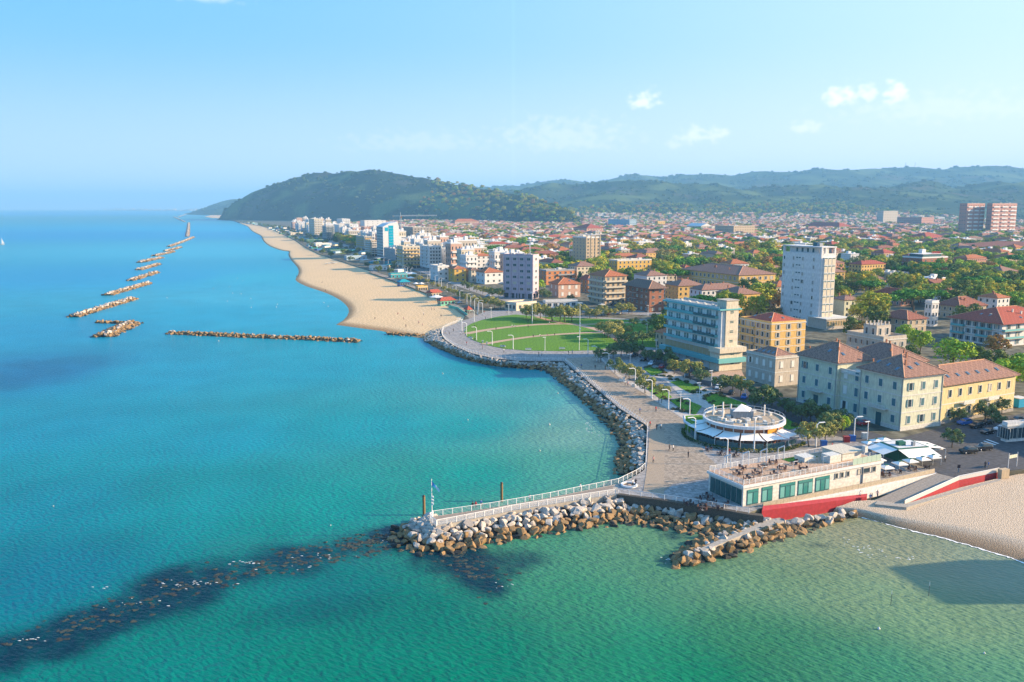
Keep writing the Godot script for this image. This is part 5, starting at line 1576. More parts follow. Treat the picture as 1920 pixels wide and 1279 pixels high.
	for k in 8:   # roof lettering, too far off to read: upright red strokes
		mb = MB.new()
		mb.bar(Vector3(-0.45, 0, 0), Vector3(-0.3, 2.2, 0), 0.2, -1, 4)
		mb.bar(Vector3(0.4, 0, 0), Vector3(0.3 if k % 3 else -0.2, 2.2, 0), 0.2, -1, 4)
		mb.bar(Vector3(-0.4, 1.1 + (k % 2) * 0.9, 0), Vector3(0.4, 1.1 + (k % 2) * 0.9, 0), 0.18, -1, 4)
		part("letter", mb.put(null, mat("letter_red", 0.55, 0.03, 0.03, 0.5)), o, Vector3(1.0 + k * 1.5, info(o, 2) + 3.6, info(o, 1) * 0.3))
	o = bld({"n": "white_flat_roof_villa", "l": "white villa with a spreading flat roof left of the brick banded hotel", "k": "the spreading white villa", "x": 321.8, "z": -722.8, "w": 22.3, "d": 15.3, "h": 7.5, "r": 26, "mw": "wall_stone", "fl": 2, "cols": [4, 3], "roof": "flat", "mr": "wall_white", "ov": 1.5, "units": 2, "wk": "thin", "ww": 2.0, "wh": 1.5})
	o = bld({"n": "green_mansard_house", "l": "house with grey green mansard roof and dormers right of the white tower", "k": "the mansard house", "x": 274.2, "z": -653.4, "w": 11.3, "d": 20.3, "h": 8, "r": 26, "mw": "wall_pink", "fl": 2, "cols": [3, 3], "roof": "hip", "rh": 3.5, "mr": "roof_brown", "chim": 2})
	o = bld({"n": "barracks", "l": "very long pale barracks with a dusky red roof at the right edge", "k": "the long pale barracks", "x": 658.8, "z": -1125.2, "w": 105.5, "d": 139.1, "h": 12, "r": 40, "mw": "wall_grey", "fl": 2, "cols": [4, 24], "roof": "hip", "rh": 6.0, "mr": "roof_dusky", "ww": 2.0, "wh": 3.2, "band": false})
	for e: Array in [["brick_tower_block", "left brick tower block of the pair on the right skyline", "the left brick tower block", {"x": 955.7, "z": -1793, "w": 55, "d": 17.1, "h": 69.6, "r": 26}], ["brick_tower_block", "right brick tower block of the pair on the right skyline", "the right brick tower block", {"x": 1019.2, "z": -1795.9, "w": 78.7, "d": 11.8, "h": 69.6, "r": 26}]]:
		var b: Dictionary = e[3]
		b.merge({"n": e[0], "l": e[1], "k": e[2], "g": "pair of brick tower blocks", "mw": "wall_rose", "fl": 9, "cols": [7, 3], "roof": "flat", "mr": "roof_dark", "ww": 2.0, "wh": 1.8, "wk": "thin", "band": false, "units": 5, "bh": 2.6, "mbal": "wall_white", "balc": [["f", 1, 9, 0.04, 0.28, 2.0], ["f", 1, 9, 0.38, 0.62, 2.0], ["f", 1, 9, 0.72, 0.96, 2.0]]})
		bld(b)
	var mids := [
		["blue_glass_block", "blue grey glass office block in the middle of the far town", "the blue grey office block", {"x": 314.8, "z": -2465.1, "w": 23.2, "d": 111, "h": 28.1, "r": 26}, "wall_blue", 4, [4, 8], "flat"],
		["orange_block", "bright orange yellow block standing out in the far town", "the bright orange block", {"x": 426.7, "z": -2480.7, "w": 26.1, "d": 13, "h": 22.7, "r": 26}, "wall_yellow", 4, [3, 2], "flat"],
		["vaulted_block", "pale block with rounded white vaulted roofs in the far town", "the white vaulted block", {"x": 455.6, "z": -2096.5, "w": 32.1, "d": 55.8, "h": 17.8, "r": 26}, "wall_stone", 4, [4, 5], "gable"],
		["brown_block", "large brown and blue shaded block with orange end right of centre", "the large brown block", {"x": 445.3, "z": -1721, "w": 52.6, "d": 56.4, "h": 25.9, "r": 26}, "wall_sand", 5, [8, 8], "flat"],
		["multi_dormer_block", "dark-roofed block with an orange end and dormers behind the beige tower", "the dark dormer block", {"x": 160.1, "z": -1806.7, "w": 40, "d": 54.8, "h": 19.7, "r": 26}, "wall_pink", 4, [6, 5], "hip"],
		["dark_long_block", "long dark green roofed block on the right before the town", "the long dark block", {"x": 794.1, "z": -2171.8, "w": 43.2, "d": 121.9, "h": 16.8, "r": 26}, "wall_rose", 3, [4, 14], "hip"],
		["tan_roof_house", "three-storey house with dusky roof behind the white tower trees", "the dusky three-storey house", {"x": 597.5, "z": -1426, "w": 51.8, "d": 28.6, "h": 12.1, "r": 26}, "wall_stone", 4, [5, 4], "hip"],
		["red_roof_block", "long red-roofed orange block beside the barracks", "the long red-roofed block", {"x": 693.2, "z": -1436.7, "w": 59.3, "d": 48.6, "h": 11.3, "r": 26}, "wall_pink", 3, [6, 6], "hip"],
		["window_block", "wide rose apartment block with white window bands on the right", "the wide rose block", {"x": 1239.1, "z": -2647.7, "w": 54, "d": 88.3, "h": 31.9, "r": 26}, "wall_rose", 5, [4, 12], "flat"],
		["grey_flats", "pale grey apartment block left of the wide rose block", "the pale grey flats", {"x": 1271.3, "z": -2921, "w": 68.8, "d": 26.3, "h": 49.6, "r": 26}, "wall_stone", 6, [5, 3], "flat"],
		["bell_tower_house", "white bell tower rising above the far red roofs", "the white bell tower", {"x": 1037.7, "z": -4619.9, "w": 17.8, "d": 13.4, "h": 76.1, "r": 26}, "wall_white", 5, [1, 1], "hip"],
		["peach_block", "peach block with a flat roof behind the beige tower on the left", "the peach block", {"x": 96.7, "z": -1518.4, "w": 23.8, "d": 13.5, "h": 13.9, "r": 26}, "wall_pink", 4, [4, 2], "flat"],
		["rose_house", "rose house with red hip roof standing high left of the beige tower", "the tall rose house", {"x": -5.4, "z": -1419.3, "w": 16.5, "d": 30.7, "h": 13, "r": 26}, "wall_pink", 3, [3, 3], "hip"],
		["red_villa", "dark rose villa with red hips behind the white modern apartments", "the dark rose villa", {"x": -49.7, "z": -1596.5, "w": 18.4, "d": 31.7, "h": 12.7, "r": 26}, "wall_rose", 3, [3, 3], "hip"],
		["white_terrace_block", "white stepped block with terraces in front of the orange one", "the white terraced block", {"x": 50.1, "z": -1756.5, "w": 24.5, "d": 19, "h": 15, "r": 26}, "wall_white", 4, [4, 2], "flat"]]
	for e: Array in mids:
		var b: Dictionary = e[3]
		b.merge({"n": e[0], "l": e[1], "k": e[2], "mw": e[4], "fl": e[5], "cols": e[6], "roof": e[7], "mr": {"hip": "roof_red", "flat": "roof_gravel", "gable": "wall_white"}[e[7]], "ww": 1.7, "wh": 1.6, "wk": "thin", "band": e[7] == "flat", "units": 4 if e[7] == "flat" else 0, "ridges": false})
		bld(b)
	# blocks beyond the right edge, whose shadows fall over the street and the shallows
	bld({"n": "seafront_flats", "l": "tall pale seafront flats beyond the right edge shading the shallows", "x": 173.0, "z": -142.0, "w": 16.0, "d": 15.0, "h": 29.0, "r": 12.0, "mw": "wall_cream", "fl": 8, "cols": [3, 3], "roof": "flat", "ww": 1.5, "wh": 1.6})
	bld({"n": "seafront_flats", "l": "broad pale flats beyond the right edge shading the street", "x": 208.0, "z": -226.0, "w": 22.0, "d": 34.0, "h": 25.0, "r": 20.0, "mw": "wall_cream", "fl": 7, "cols": [4, 7], "roof": "flat", "ww": 1.5, "wh": 1.6})


func info(o: Node3D, k: int) -> float:   # width, depth, height of a finished building
	for t: Array in taken:
		if t.size() == 5 and absf(t[0] - o.position.x) < 0.01 and absf(t[1] - o.position.z) < 0.01:
			return [t[2], t[3], wall_height(o)][k]
	return 10.0


func wall_height(o: Node3D) -> float:
	return (o.get_node("wall") as MeshInstance3D).mesh.get_aabb().size.y


func put_window_in(o: Node3D, p: Vector3, turn: float, w: float, h: float) -> void:
	var m := window_meshes(w, h, "plain", "")
	var whole := ArrayMesh.new()
	for q: ArrayMesh in [m[0], m[1]]:
		whole.add_surface_from_arrays(Mesh.PRIMITIVE_TRIANGLES, q.surface_get_arrays(0))
		whole.surface_set_material(whole.get_surface_count() - 1, q.surface_get_material(0))
	part("window", whole, o, p, turn)


# ---------------------------------------------------------------- the buildings that carry the picture

func sub_box(called: String, o: Node, p: Vector3, s: Vector3, m: String) -> MeshInstance3D:
	var mb := MB.new()
	mb.box(p, s, true)
	return make(called, mb, mats[m], o)


func build_palace() -> void:
	var o := thing("yellow_palace", "pale yellow three-storey palace with two tiled hip roofs, its left flank in shade", "building", Vector3(109, 2.9, -232.9), deg_to_rad(24))
	mark(o.position.x + 5, o.position.z - 16, "the pale yellow palace")
	taken.append([116.0, -247.0, 16.0, 42.0, deg_to_rad(24)])
	var h := 15.3
	var vols := [[0.0, 15.8, 0.0, -15.5, h], [1.3, 15.0, -15.5, -24.4, h - 2.4], [0.0, 14.0, -24.4, -41.0, h], [13.0, 27.0, -16.0, -34.0, h]]
	for k in 4:
		var v: Array = vols[k]
		var c := Vector3((v[0] + v[1]) / 2, 0, (v[2] + v[3]) / 2)
		var s := Vector3(v[1] - v[0], v[4], v[2] - v[3])
		sub_box("wall", o, c + Vector3(0, v[4] / 2, 0), s, "wall_pale_yellow")
		sub_box("plinth", o, c + Vector3(0, 0.6, 0), Vector3(s.x + 0.2, 1.2, s.z + 0.2 if k != 1 else s.z - 0.3), "trim_white")
		for e: float in [5.2, 10.0]:
			sub_box("string_course", o, c + Vector3(0, e, 0), Vector3(s.x + 0.16, 0.3, s.z + (0.16 if k != 1 else -0.3)), "trim_white")
		sub_box("cornice", o, c + Vector3(0, v[4] - 0.2, 0), Vector3(s.x + 0.7, 0.5, s.z + (0.7 if k != 1 else -0.8)), "trim_white")
		if k != 1:
			var hold := Node3D.new()
			var r := hip_roof(hold, s.x, s.z, 0.0, 4.6, 0.9, mats["roof_old"])
			hold.remove_child(r)
			hold.free()
			r.name = numbered(o, "roof")
			r.position = c + Vector3(0, v[4] + 0.28, 0)
			o.add_child(r, true)
			var lights: Array = [[["l", -0.26, 0.45], ["l", 0.0, 0.4], ["l", 0.25, 0.3], ["f", -0.18, 0.38], ["f", 0.06, 0.5]], [], [["l", 0.1, 0.5], ["f", -0.2, 0.4]], []][k]
			for q: Array in lights:
				var spot := Node3D.new()
				skylights(spot, s.x, s.z, 0.0, 4.6, 0.9, [q])
				var sk: Node3D = spot.get_child(0)
				spot.remove_child(sk)
				spot.free()
				sk.name = numbered(r, "skylight")
				r.add_child(sk, true)
			for q in 5:
				var a := Vector3((q * 0.37 + 0.12 - floorf(q * 0.37 + 0.12) - 0.5) * s.x * 0.8, 0, (q * 0.61 - floorf(q * 0.61) - 0.5) * s.z * 0.8)
				var up := 4.6 * (1.0 - 2.0 * maxf(absf(a.x) / s.x, absf(a.z) / s.z))
				var mb := MB.new()
				mb.box(Vector3(0, 0.6, 0), Vector3(0.4, 2.0, 0.4))
				mb.box(Vector3(0, 1.65, 0), Vector3(0.55, 0.12, 0.55), true)
				part("chimney", mb.put(null, mats["brick_chimney"]), r, a + Vector3(0, maxf(up, 0.2), 0))
	# rows of windows, ground floor up
	for row in 3:
		var y := 3.0 + row * 4.75
		for q in 3:
			put_window(o, Vector3(2.9 + q * 5.0, y, 0), 0, 1.25, 2.1, "closed", "shutter_blue", true)
			if not (row == 0 and q == 1):
				put_window(o, Vector3(0, y, -2.8 - q * 5.0), -PI / 2, 1.25, 2.1, "closed", "shutter_blue", true)
			if not (row == 0 and q == 1):
				put_window(o, Vector3(0, y, -27.2 - q * 5.5), -PI / 2, 1.25, 2.1, "closed", "shutter_blue", true)
		for q in 2:
			put_window(o, Vector3(1.3, y - 0.3, -17.8 - q * 4.4), -PI / 2, 1.3, 2.5, "closed", "shutter_white" if q else "shutter_blue", true)
	for z: float in [-7.8, -32.7]:   # doors with balconies over them
		sub_box("door", o, Vector3(-0.05, 1.9, z), Vector3(0.12, 3.8, 1.9), "teal_dark")
		var b := sub_box("balcony", o, Vector3(-0.75, 5.25, z), Vector3(1.5, 0.3, 6.2), "trim_white")
		sub_box("balcony_rail", b, Vector3(-1.44, 6.25, z), Vector3(0.14, 0.14, 6.2), "trim_white")
		for q in 13:
			sub_box("baluster", b, Vector3(-1.44, 5.8, z - 3.0 + q * 0.5), Vector3(0.16, 0.8, 0.16), "trim_white")
	for p: Vector3 in [Vector3(-0.1, 0, -0.35), Vector3(-0.1, 0, -15.1), Vector3(-0.1, 0, -24.8), Vector3(-0.1, 0, -40.6), Vector3(15.4, 0, 0.1)]:
		var mb := MB.new()
		mb.bar(p + Vector3(0, 0.3, 0), p + Vector3(0, h - 0.5, 0), 0.09)
		make("drainpipe", mb, mats["steel_grey"], o)
	sub_box("roof_terrace_wall", o, Vector3(1.5, h - 2.0, -20.0), Vector3(0.3, 0.9, 8.9), "trim_white")
	sub_box("roof_terrace", o, Vector3(8.0, h - 2.32, -20.0), Vector3(12.6, 0.1, 8.4), "trim_white")
	var w := bld({"n": "yellow_wing", "l": "lower two-storey yellow wing with a long tiled roof right of the palace", "k": "the yellow wing", "x": 138.4, "z": -250.5, "w": 34.4, "d": 4, "h": 11.5, "r": 28, "mw": "wall_wing", "fl": 2, "cols": [7, 0], "roof": "none", "ww": 1.2, "wh": 2.1, "sh": "", "detail": true, "plinth": true})
	var ww := info(w, 0)
	var wd := info(w, 1)
	sub_box("wall", w, Vector3(0, info(w, 2) / 2 - 0.05, -wd / 2 - 4.5), Vector3(ww - 0.1, info(w, 2) - 0.1, 9.0), "wall_wing")
	var hold := Node3D.new()
	var r := hip_roof(hold, ww, wd + 9.0, 0.0, 4.2, 0.9, mats["roof_old"])
	hold.remove_child(r)
	hold.free()
	r.name = "roof"
	r.position = Vector3(0, info(w, 2) + 0.05, -4.5)
	w.add_child(r, true)
	for q in 6:
		var spot := Node3D.new()
		skylights(spot, ww, wd + 9.0, 0.0, 4.2, 0.9, [["f", -0.36 + q * 0.135, 0.42]])
		var sk: Node3D = spot.get_child(0)
		spot.remove_child(sk)
		spot.free()
		sk.name = numbered(r, "skylight")
		r.add_child(sk, true)
	for q in 2:
		sub_box("balcony", w, Vector3(-6.5 + q * 11.5, 5.3, wd / 2 + 0.7), Vector3(5.0, 0.3, 1.4), "trim_white")
		sub_box("balcony_front", w, Vector3(-6.5 + q * 11.5, 5.9, wd / 2 + 1.35), Vector3(5.0, 0.9, 0.12), "trim_white")


func build_hotel() -> void:
	var o := thing("green_hotel", "tall seafront hotel with teal balconies and a blank cream stair tower", "hotel", Vector3(79.3, 2.9, -321.3), deg_to_rad(24))
	mark(o.position.x - 4, o.position.z - 18, "the green hotel")
	taken.append([76.4, -341.0, 12.0, 40.0, deg_to_rad(24)])
	var d := 38.7
	sub_box("wall", o, Vector3(5.6, 1.6, -d / 2), Vector3(9.0, 3.2, d - 2.0), "wall_white")
	sub_box("wall", o, Vector3(5.5, 3.4, -3.0), Vector3(10.9, 6.8, 5.9), "wall_cream")
	sub_box("fascia", o, Vector3(5.4, 4.0, -d / 2 + 0.3), Vector3(13.0, 1.7, d + 1.6), "teal_panel")
	sub_box("wall", o, Vector3(5.6, 6.0, -d / 2), Vector3(8.8, 2.6, d - 1.0), "wall_beige")
	sub_box("fascia", o, Vector3(5.6, 8.0, -2.4), Vector3(12.6, 1.9, 7.0), "wall_cream")
	sub_box("wall", o, Vector3(5.6, 15.2, -d / 2 - 0.6), Vector3(8.0, 16.4, d - 2.2), "wall_white")
	sub_box("stair_tower", o, Vector3(6.1, 16.9, -4.0), Vector3(5.6, 20.0, 5.8), "wall_cream")
	sub_box("stair_tower_cap", o, Vector3(6.1, 26.95, -4.0), Vector3(6.2, 0.3, 6.4), "wall_stone")
	sub_box("roof", o, Vector3(5.4, 23.5, -d / 2 - 0.9), Vector3(10.4, 0.5, d + 0.2), "teal_panel")
	sub_box("roof_floor", o, Vector3(5.6, 23.8, -d / 2 - 1.6), Vector3(8.6, 0.12, d - 4.0), "roof_gravel")
	sub_box("parapet", o, Vector3(1.0, 24.1, -d / 2 - 1.0), Vector3(0.3, 0.9, d - 2.6), "trim_white")
	sub_box("parapet", o, Vector3(10.2, 24.1, -d / 2 - 1.0), Vector3(0.3, 0.9, d - 2.6), "trim_white")
	for k in 4:
		for q in 2:
			sub_box("slit_window", o, Vector3(6.1, 10.9 + k * 3.75 + q * 0.55, -1.08), Vector3(1.5, 0.3, 0.1), "teal_dark")
	sub_box("slit_window", o, Vector3(6.1, 6.2, 0.0), Vector3(1.5, 0.35, 0.1), "teal_dark")
	sub_box("slit_window", o, Vector3(6.1, 2.6, 0.0), Vector3(1.5, 0.35, 0.1), "teal_dark")
	var bays := 12
	var step := (d - 4.0) / bays
	var pm := MB.new()
	pm.box(Vector3(0, 0, 0), Vector3(step * 0.86, 2.5, 0.08))
	var panel := pm.put(null, mat("curtain_panel", 0.60, 0.64, 0.62, 0.5))
	var gm := MB.new()
	gm.box(Vector3(0, 0, 0), Vector3(step * 0.42, 2.3, 0.06))
	var pane := gm.put(null, glass("hotel_glass", 0.10, 0.17, 0.18))
	var tm := MB.new()
	tm.box(Vector3(0, 0, 0), Vector3(step * 0.84, 2.4, 0.08))
	var tan := tm.put(null, mat("tan_curtain", 0.36, 0.25, 0.13, 0.7))
	var bm := MB.new()
	bm.box(Vector3(0, 0, 0.7), Vector3(step, 0.18, 1.4), true)
	bm.box(Vector3(step / 2 - 0.04, 0.5, 0.7), Vector3(0.08, 0.9, 1.4))
	var slab := bm.put(null, mats["teal_panel"])
	bm = MB.new()
	bm.box(Vector3(0, 0.55, 1.36), Vector3(step * 0.96, 0.95, 0.08), true)
	var front_green := bm.put(null, mats["teal_panel"])
	var front_dark := bm.put(null, mats["teal_dark"])
	for q in bays:
		var z := -3.6 - step * (q + 0.5)
		part("lower_window", tan, o, Vector3(1.16, 6.2, z), -PI / 2)
		for k in 4:
			var y := 8.95 + k * 3.65
			var w := part("window", panel, o, Vector3(1.55, y + 1.6, z), -PI / 2)
			part("pane", pane, w, Vector3(step * (0.2 if (q + k) % 2 else -0.2), 0, 0.05))
			var b := part("balcony", slab, o, Vector3(1.6, y, z), -PI / 2)
			part("balcony_front", front_dark if (q * 5 + k * 0) % 12 in [0, 3, 5, 8, 10] else front_green, b)
	for q in 8:   # ground-floor columns
		sub_box("column", o, Vector3(0.2, 1.6, -1.5 - q * 5.0), Vector3(0.4, 3.2, 0.4), "trim_white")
	for q in 10:
		sub_box("roof_unit", o, Vector3(2.6 + (q % 2) * 1.4, 24.3, -8.0 - q * 2.6), Vector3(0.8, 0.9, 0.8), "trim_white")
	for k in 4:
		sub_box("rear_balcony", o, Vector3(11.0, 10.2 + k * 3.65, -7.5), Vector3(2.6, 1.0, 5.0), "wall_cream")


func build_white_tower() -> void:
	var o := thing("white_tower", "tall white apartment tower block, brightest building right of centre", "tower block", Vector3(159.8, 2.9, -442), deg_to_rad(24))
	mark(o.position.x, o.position.z - 14, "the white tower block")
	taken.append([158.5, -457.0, 12.0, 30.0, deg_to_rad(24)])
	taken.append([166.0, -440.0, 16.0, 24.0, deg_to_rad(24)])
	taken.append([136.0, -412.0, 30.0])
	taken.append([128.0, -440.0, 26.0])
	taken.append([112.0, -335.0, 20.0])
	taken.append([140.0, -300.0, 24.0])
	var w := 9.9
	var d := 28.7
	sub_box("wall", o, Vector3(w / 2, 18.75, -d / 2), Vector3(w, 37.5, d), "wall_white")
	sub_box("bay", o, Vector3(w / 2 + 0.3, 18.2, 0.35), Vector3(w - 2.2, 36.4, 0.9), "wall_white")
	for k in 9:
		for q in 3:
			var x := 2.55 + q * 2.6
			sub_box("panel", o, Vector3(x, 34.2 - k * 4.0, 0.86), Vector3(2.1, 3.0, 0.16), "wall_cream")
			sub_box("slit_window", o, Vector3(x, 36.0 - k * 4.0, 0.82), Vector3(2.1, 0.45, 0.14), "teal_dark")
	for k in 9:
		var y := 35.2 - k * 4.0
		for z: float in [-5.2, -13.2, -20.2, -27.2]:
			put_window(o, Vector3(0, y, z), -PI / 2, 1.0, 1.7, "closed", "shutter_grey" if (k + int(z)) % 3 else "shutter_white", true)
		for z: float in [-15.6, -17.6]:
			sub_box("small_window", o, Vector3(-0.02, y + 0.5, z), Vector3(0.1, 0.6, 1.3), "teal_dark")
	# roof pavilion: set back under a slab on corner posts
	sub_box("roof_storey", o, Vector3(w / 2 + 0.4, 39.5, -d / 2 - 0.5), Vector3(w - 3.2, 4.0, d - 7.0), "wall_white")
	for q in 4:
		sub_box("small_window", o, Vector3(1.95, 39.8, -8.0 - q * 4.0), Vector3(0.1, 2.0, 1.3), "teal_dark")
	for p: Vector3 in [Vector3(0.6, 0, -0.6), Vector3(w - 0.6, 0, -0.6), Vector3(0.6, 0, -d + 0.6), Vector3(w - 0.6, 0, -d + 0.6), Vector3(3.2, 0, -0.6)]:
		sub_box("corner_post", o, p + Vector3(0, 39.5, 0), Vector3(1.1, 4.0, 1.1), "wall_white")
	sub_box("parapet", o, Vector3(0.12, 38.0, -d / 2), Vector3(0.24, 1.0, d - 2.5), "wall_white")
	sub_box("parapet", o, Vector3(w / 2, 38.0, -0.12), Vector3(w - 2.5, 1.0, 0.24), "wall_white")
	sub_box("roof", o, Vector3(w / 2, 41.75, -d / 2), Vector3(w + 0.4, 0.5, d + 0.4), "wall_white")
	sub_box("roof_unit", o, Vector3(5.6, 43.0, -9.0), Vector3(3.0, 2.0, 3.5), "teal_dark")
	sub_box("roof_unit", o, Vector3(4.2, 42.8, -5.8), Vector3(2.2, 1.6, 2.0), "steel_grey")
	var mb := MB.new()
	mb.bar(Vector3(3.5, 42, -12), Vector3(3.5, 48.5, -12), 0.06, 0.04, 4)
	mb.bar(Vector3(2.6, 47, -12), Vector3(4.4, 47, -12), 0.04, 0.04, 4)
	make("antenna", mb, mats["steel_grey"], o)
	# low podium
	sub_box("podium", o, Vector3(6.5, 2.6, 1.5), Vector3(17.0, 5.2, 13.0), "wall_stone")
	sub_box("podium_roof", o, Vector3(6.5, 5.4, 1.5), Vector3(18.0, 0.4, 14.0), "trim_white")
	for q in 9:
		var win := sub_box("podium_window", o, Vector3(-0.6 + q * 1.78, 3.0, 8.04), Vector3(1.3, 2.6, 0.12), "wall_ochre")
		sub_box("pane", win, Vector3(-0.6 + q * 1.78, 3.0, 8.12), Vector3(0.5, 2.2, 0.06), "teal_dark")


func build_restaurant() -> void:
	var o := thing("restaurant", "white flat-roofed restaurant with tall green glass doors and a roof terrace on the quay", "restaurant", Vector3(48.4, 3, -171.5), deg_to_rad(26))
	mark(o.position.x + 16, o.position.z - 14, "the quay restaurant")
	var w := 40.5
	var d := 11.2
	var h := 4.4
	var wall := mat("restaurant_wall", 0.70, 0.66, 0.59, 0.8, "plaster", 5.0)
	var green := glass("green_glass", 0.045, 0.20, 0.18)
	sub_box("wall", o, Vector3(w / 2, h / 2, -d / 2), Vector3(w, h, d), "restaurant_wall")
	sub_box("cornice", o, Vector3(w / 2, h - 0.1, -d / 2), Vector3(w + 0.7, 0.55, d + 0.7), "wall_white")
	sub_box("terrace_floor", o, Vector3(w / 2, h + 0.21, -d / 2), Vector3(w + 0.1, 0.06, d + 0.1), "pink_gravel")
	for q: Array in [[1.0, 4.1], [5.0, 8.0], [10.0, 14.4], [15.2, 19.5], [20.3, 24.5]]:
		var mid: float = (q[0] + q[1]) / 2
		var ww: float = q[1] - q[0]
		var f := sub_box("glass_door", o, Vector3(mid, 1.75, 0.02), Vector3(ww, 3.3, 0.14), "teal_dark")
		var n := 2 if ww < 3.5 else 3
		for k in n:
			var mb := MB.new()
			mb.box(Vector3(mid + ((k + 0.5) / n - 0.5) * ww, 1.5, 0.1), Vector3(ww / n - 0.32, 2.3, 0.05))
			make("pane", mb, green if k % 2 else glass("pale_green_glass", 0.15, 0.36, 0.33), f)
		var mb2 := MB.new()
		mb2.box(Vector3(mid, 3.1, 0.1), Vector3(ww - 0.2, 0.5, 0.05))
		make("pane", mb2, green, f)
	for q: Array in [[26.5, 0.7], [28.2, 0.7], [30.0, 0.7], [33.6, 0.9], [35.7, 2.2], [38.2, 0.9]]:
		put_window(o, Vector3(q[0], 2.9, 0), 0, q[1], 1.0, "dark", "", true)
	for q in 6:
		var f := sub_box("glass_wall", o, Vector3(-0.03, 1.8, -1.2 - q * 1.72), Vector3(0.1, 3.4, 1.55), "teal_dark")
		var mb := MB.new()
		mb.box(Vector3(-0.1, 1.8, -1.2 - q * 1.72), Vector3(0.05, 3.1, 1.4))
		make("pane", mb, glass("dark_green_glass", 0.02, 0.08, 0.08), f)
	var mb := MB.new()
	mb.bar(Vector3(34.6, 0, 0.15), Vector3(34.6, h, 0.15), 0.14)
	make("drainpipe", mb, mats["steel_grey"], o)
	# terrace railing as parts of the building
	var y := h + 0.24
	var loop := [Vector3(0.1, y, -0.1), Vector3(w - 9.0, y, -0.1), Vector3(w - 0.1, y, -0.1), Vector3(w - 0.1, y, -d + 0.1), Vector3(0.1, y, -d + 0.1), Vector3(0.1, y, -0.1)]
	for k in 5:
		var a: Vector3 = loop[k]
		var b: Vector3 = loop[k + 1]
		if k == 1:   # glass screen at the far end
			for q in 6:
				var gm := MB.new()
				gm.box(a.lerp(b, (q + 0.5) / 6) + Vector3(0, 0.75, 0), Vector3(1.4, 1.5, 0.05), true)
				make("glass_screen", gm, glass("screen_glass", 0.35, 0.45, 0.36), o)
			continue
		var n := int(a.distance_to(b) / 1.5)
		var rail := MB.new()
		for e: float in [0.3, 0.55, 0.8, 1.05]:
			rail.bar(a + Vector3(0, e, 0), b + Vector3(0, e, 0), 0.045 if e > 1.0 else 0.025, -1, 4)
		make("terrace_rail", rail, mats["white_metal"], o)
		for q in n:
			sub_box("rail_post", o, a.lerp(b, q / float(n)) + Vector3(0, 0.52, 0), Vector3(0.09, 1.05, 0.09), "white_metal")
	for q in 4:   # white lamp frames standing on the inland edge
		mb = MB.new()
		var x := 4.5 + q * 5.2
		mb.bar(Vector3(x, h - 0.2, -d - 0.3), Vector3(x, h + 2.7, -d - 0.3), 0.13, -1, 4)
		mb.bar(Vector3(x, h + 2.7, -d - 0.3), Vector3(x + 0.7, h + 3.5, -d + 0.9), 0.13, -1, 4)
		mb.bar(Vector3(x + 0.7, h + 3.5, -d + 0.9), Vector3(x + 0.7, h + 0.2, -d + 0.9), 0.13, -1, 4)
		make("lamp_frame", mb, mats["white_metal"], o)
	for q in 5:
		mb = MB.new()
		var x := 7.0 + q * 4.4
		mb.bar(Vector3(x, h, -2.2), Vector3(x, h + 2.6, -2.2), 0.05, -1, 4)
		mb.bar(Vector3(x, h + 2.6, -2.2), Vector3(x + 1.3, h + 2.6, -2.2), 0.05, -1, 4)
		make("terrace_lamp", mb, mats["white_metal"], o)
	sub_box("bar_counter", o, Vector3(25.0, h + 0.75, -8.0), Vector3(3.4, 1.1, 3.2), "trim_white")
	sub_box("bar_hut", o, Vector3(29.6, h + 1.1, -4.6), Vector3(3.4, 1.8, 2.6), "trim_white")
	sub_box("roof_store", o, Vector3(35.0, h + 1.0, -6.6), Vector3(6.0, 1.7, 6.0), "trim_white")
	sub_box("roof_store_top", o, Vector3(35.0, h + 1.95, -6.6), Vector3(6.6, 0.2, 6.6), "wall_cream")
	sub_box("vent", o, Vector3(38.4, h + 2.4, -3.0), Vector3(0.9, 1.5, 0.9), "trim_white")
	mb = MB.new()
	mb.box(Vector3(25.0, h + 0.26, -d + 1.6), Vector3(9.0, 0.08, 2.4))
	make("roof_grass", mb, mats["lawn_grass"], o)


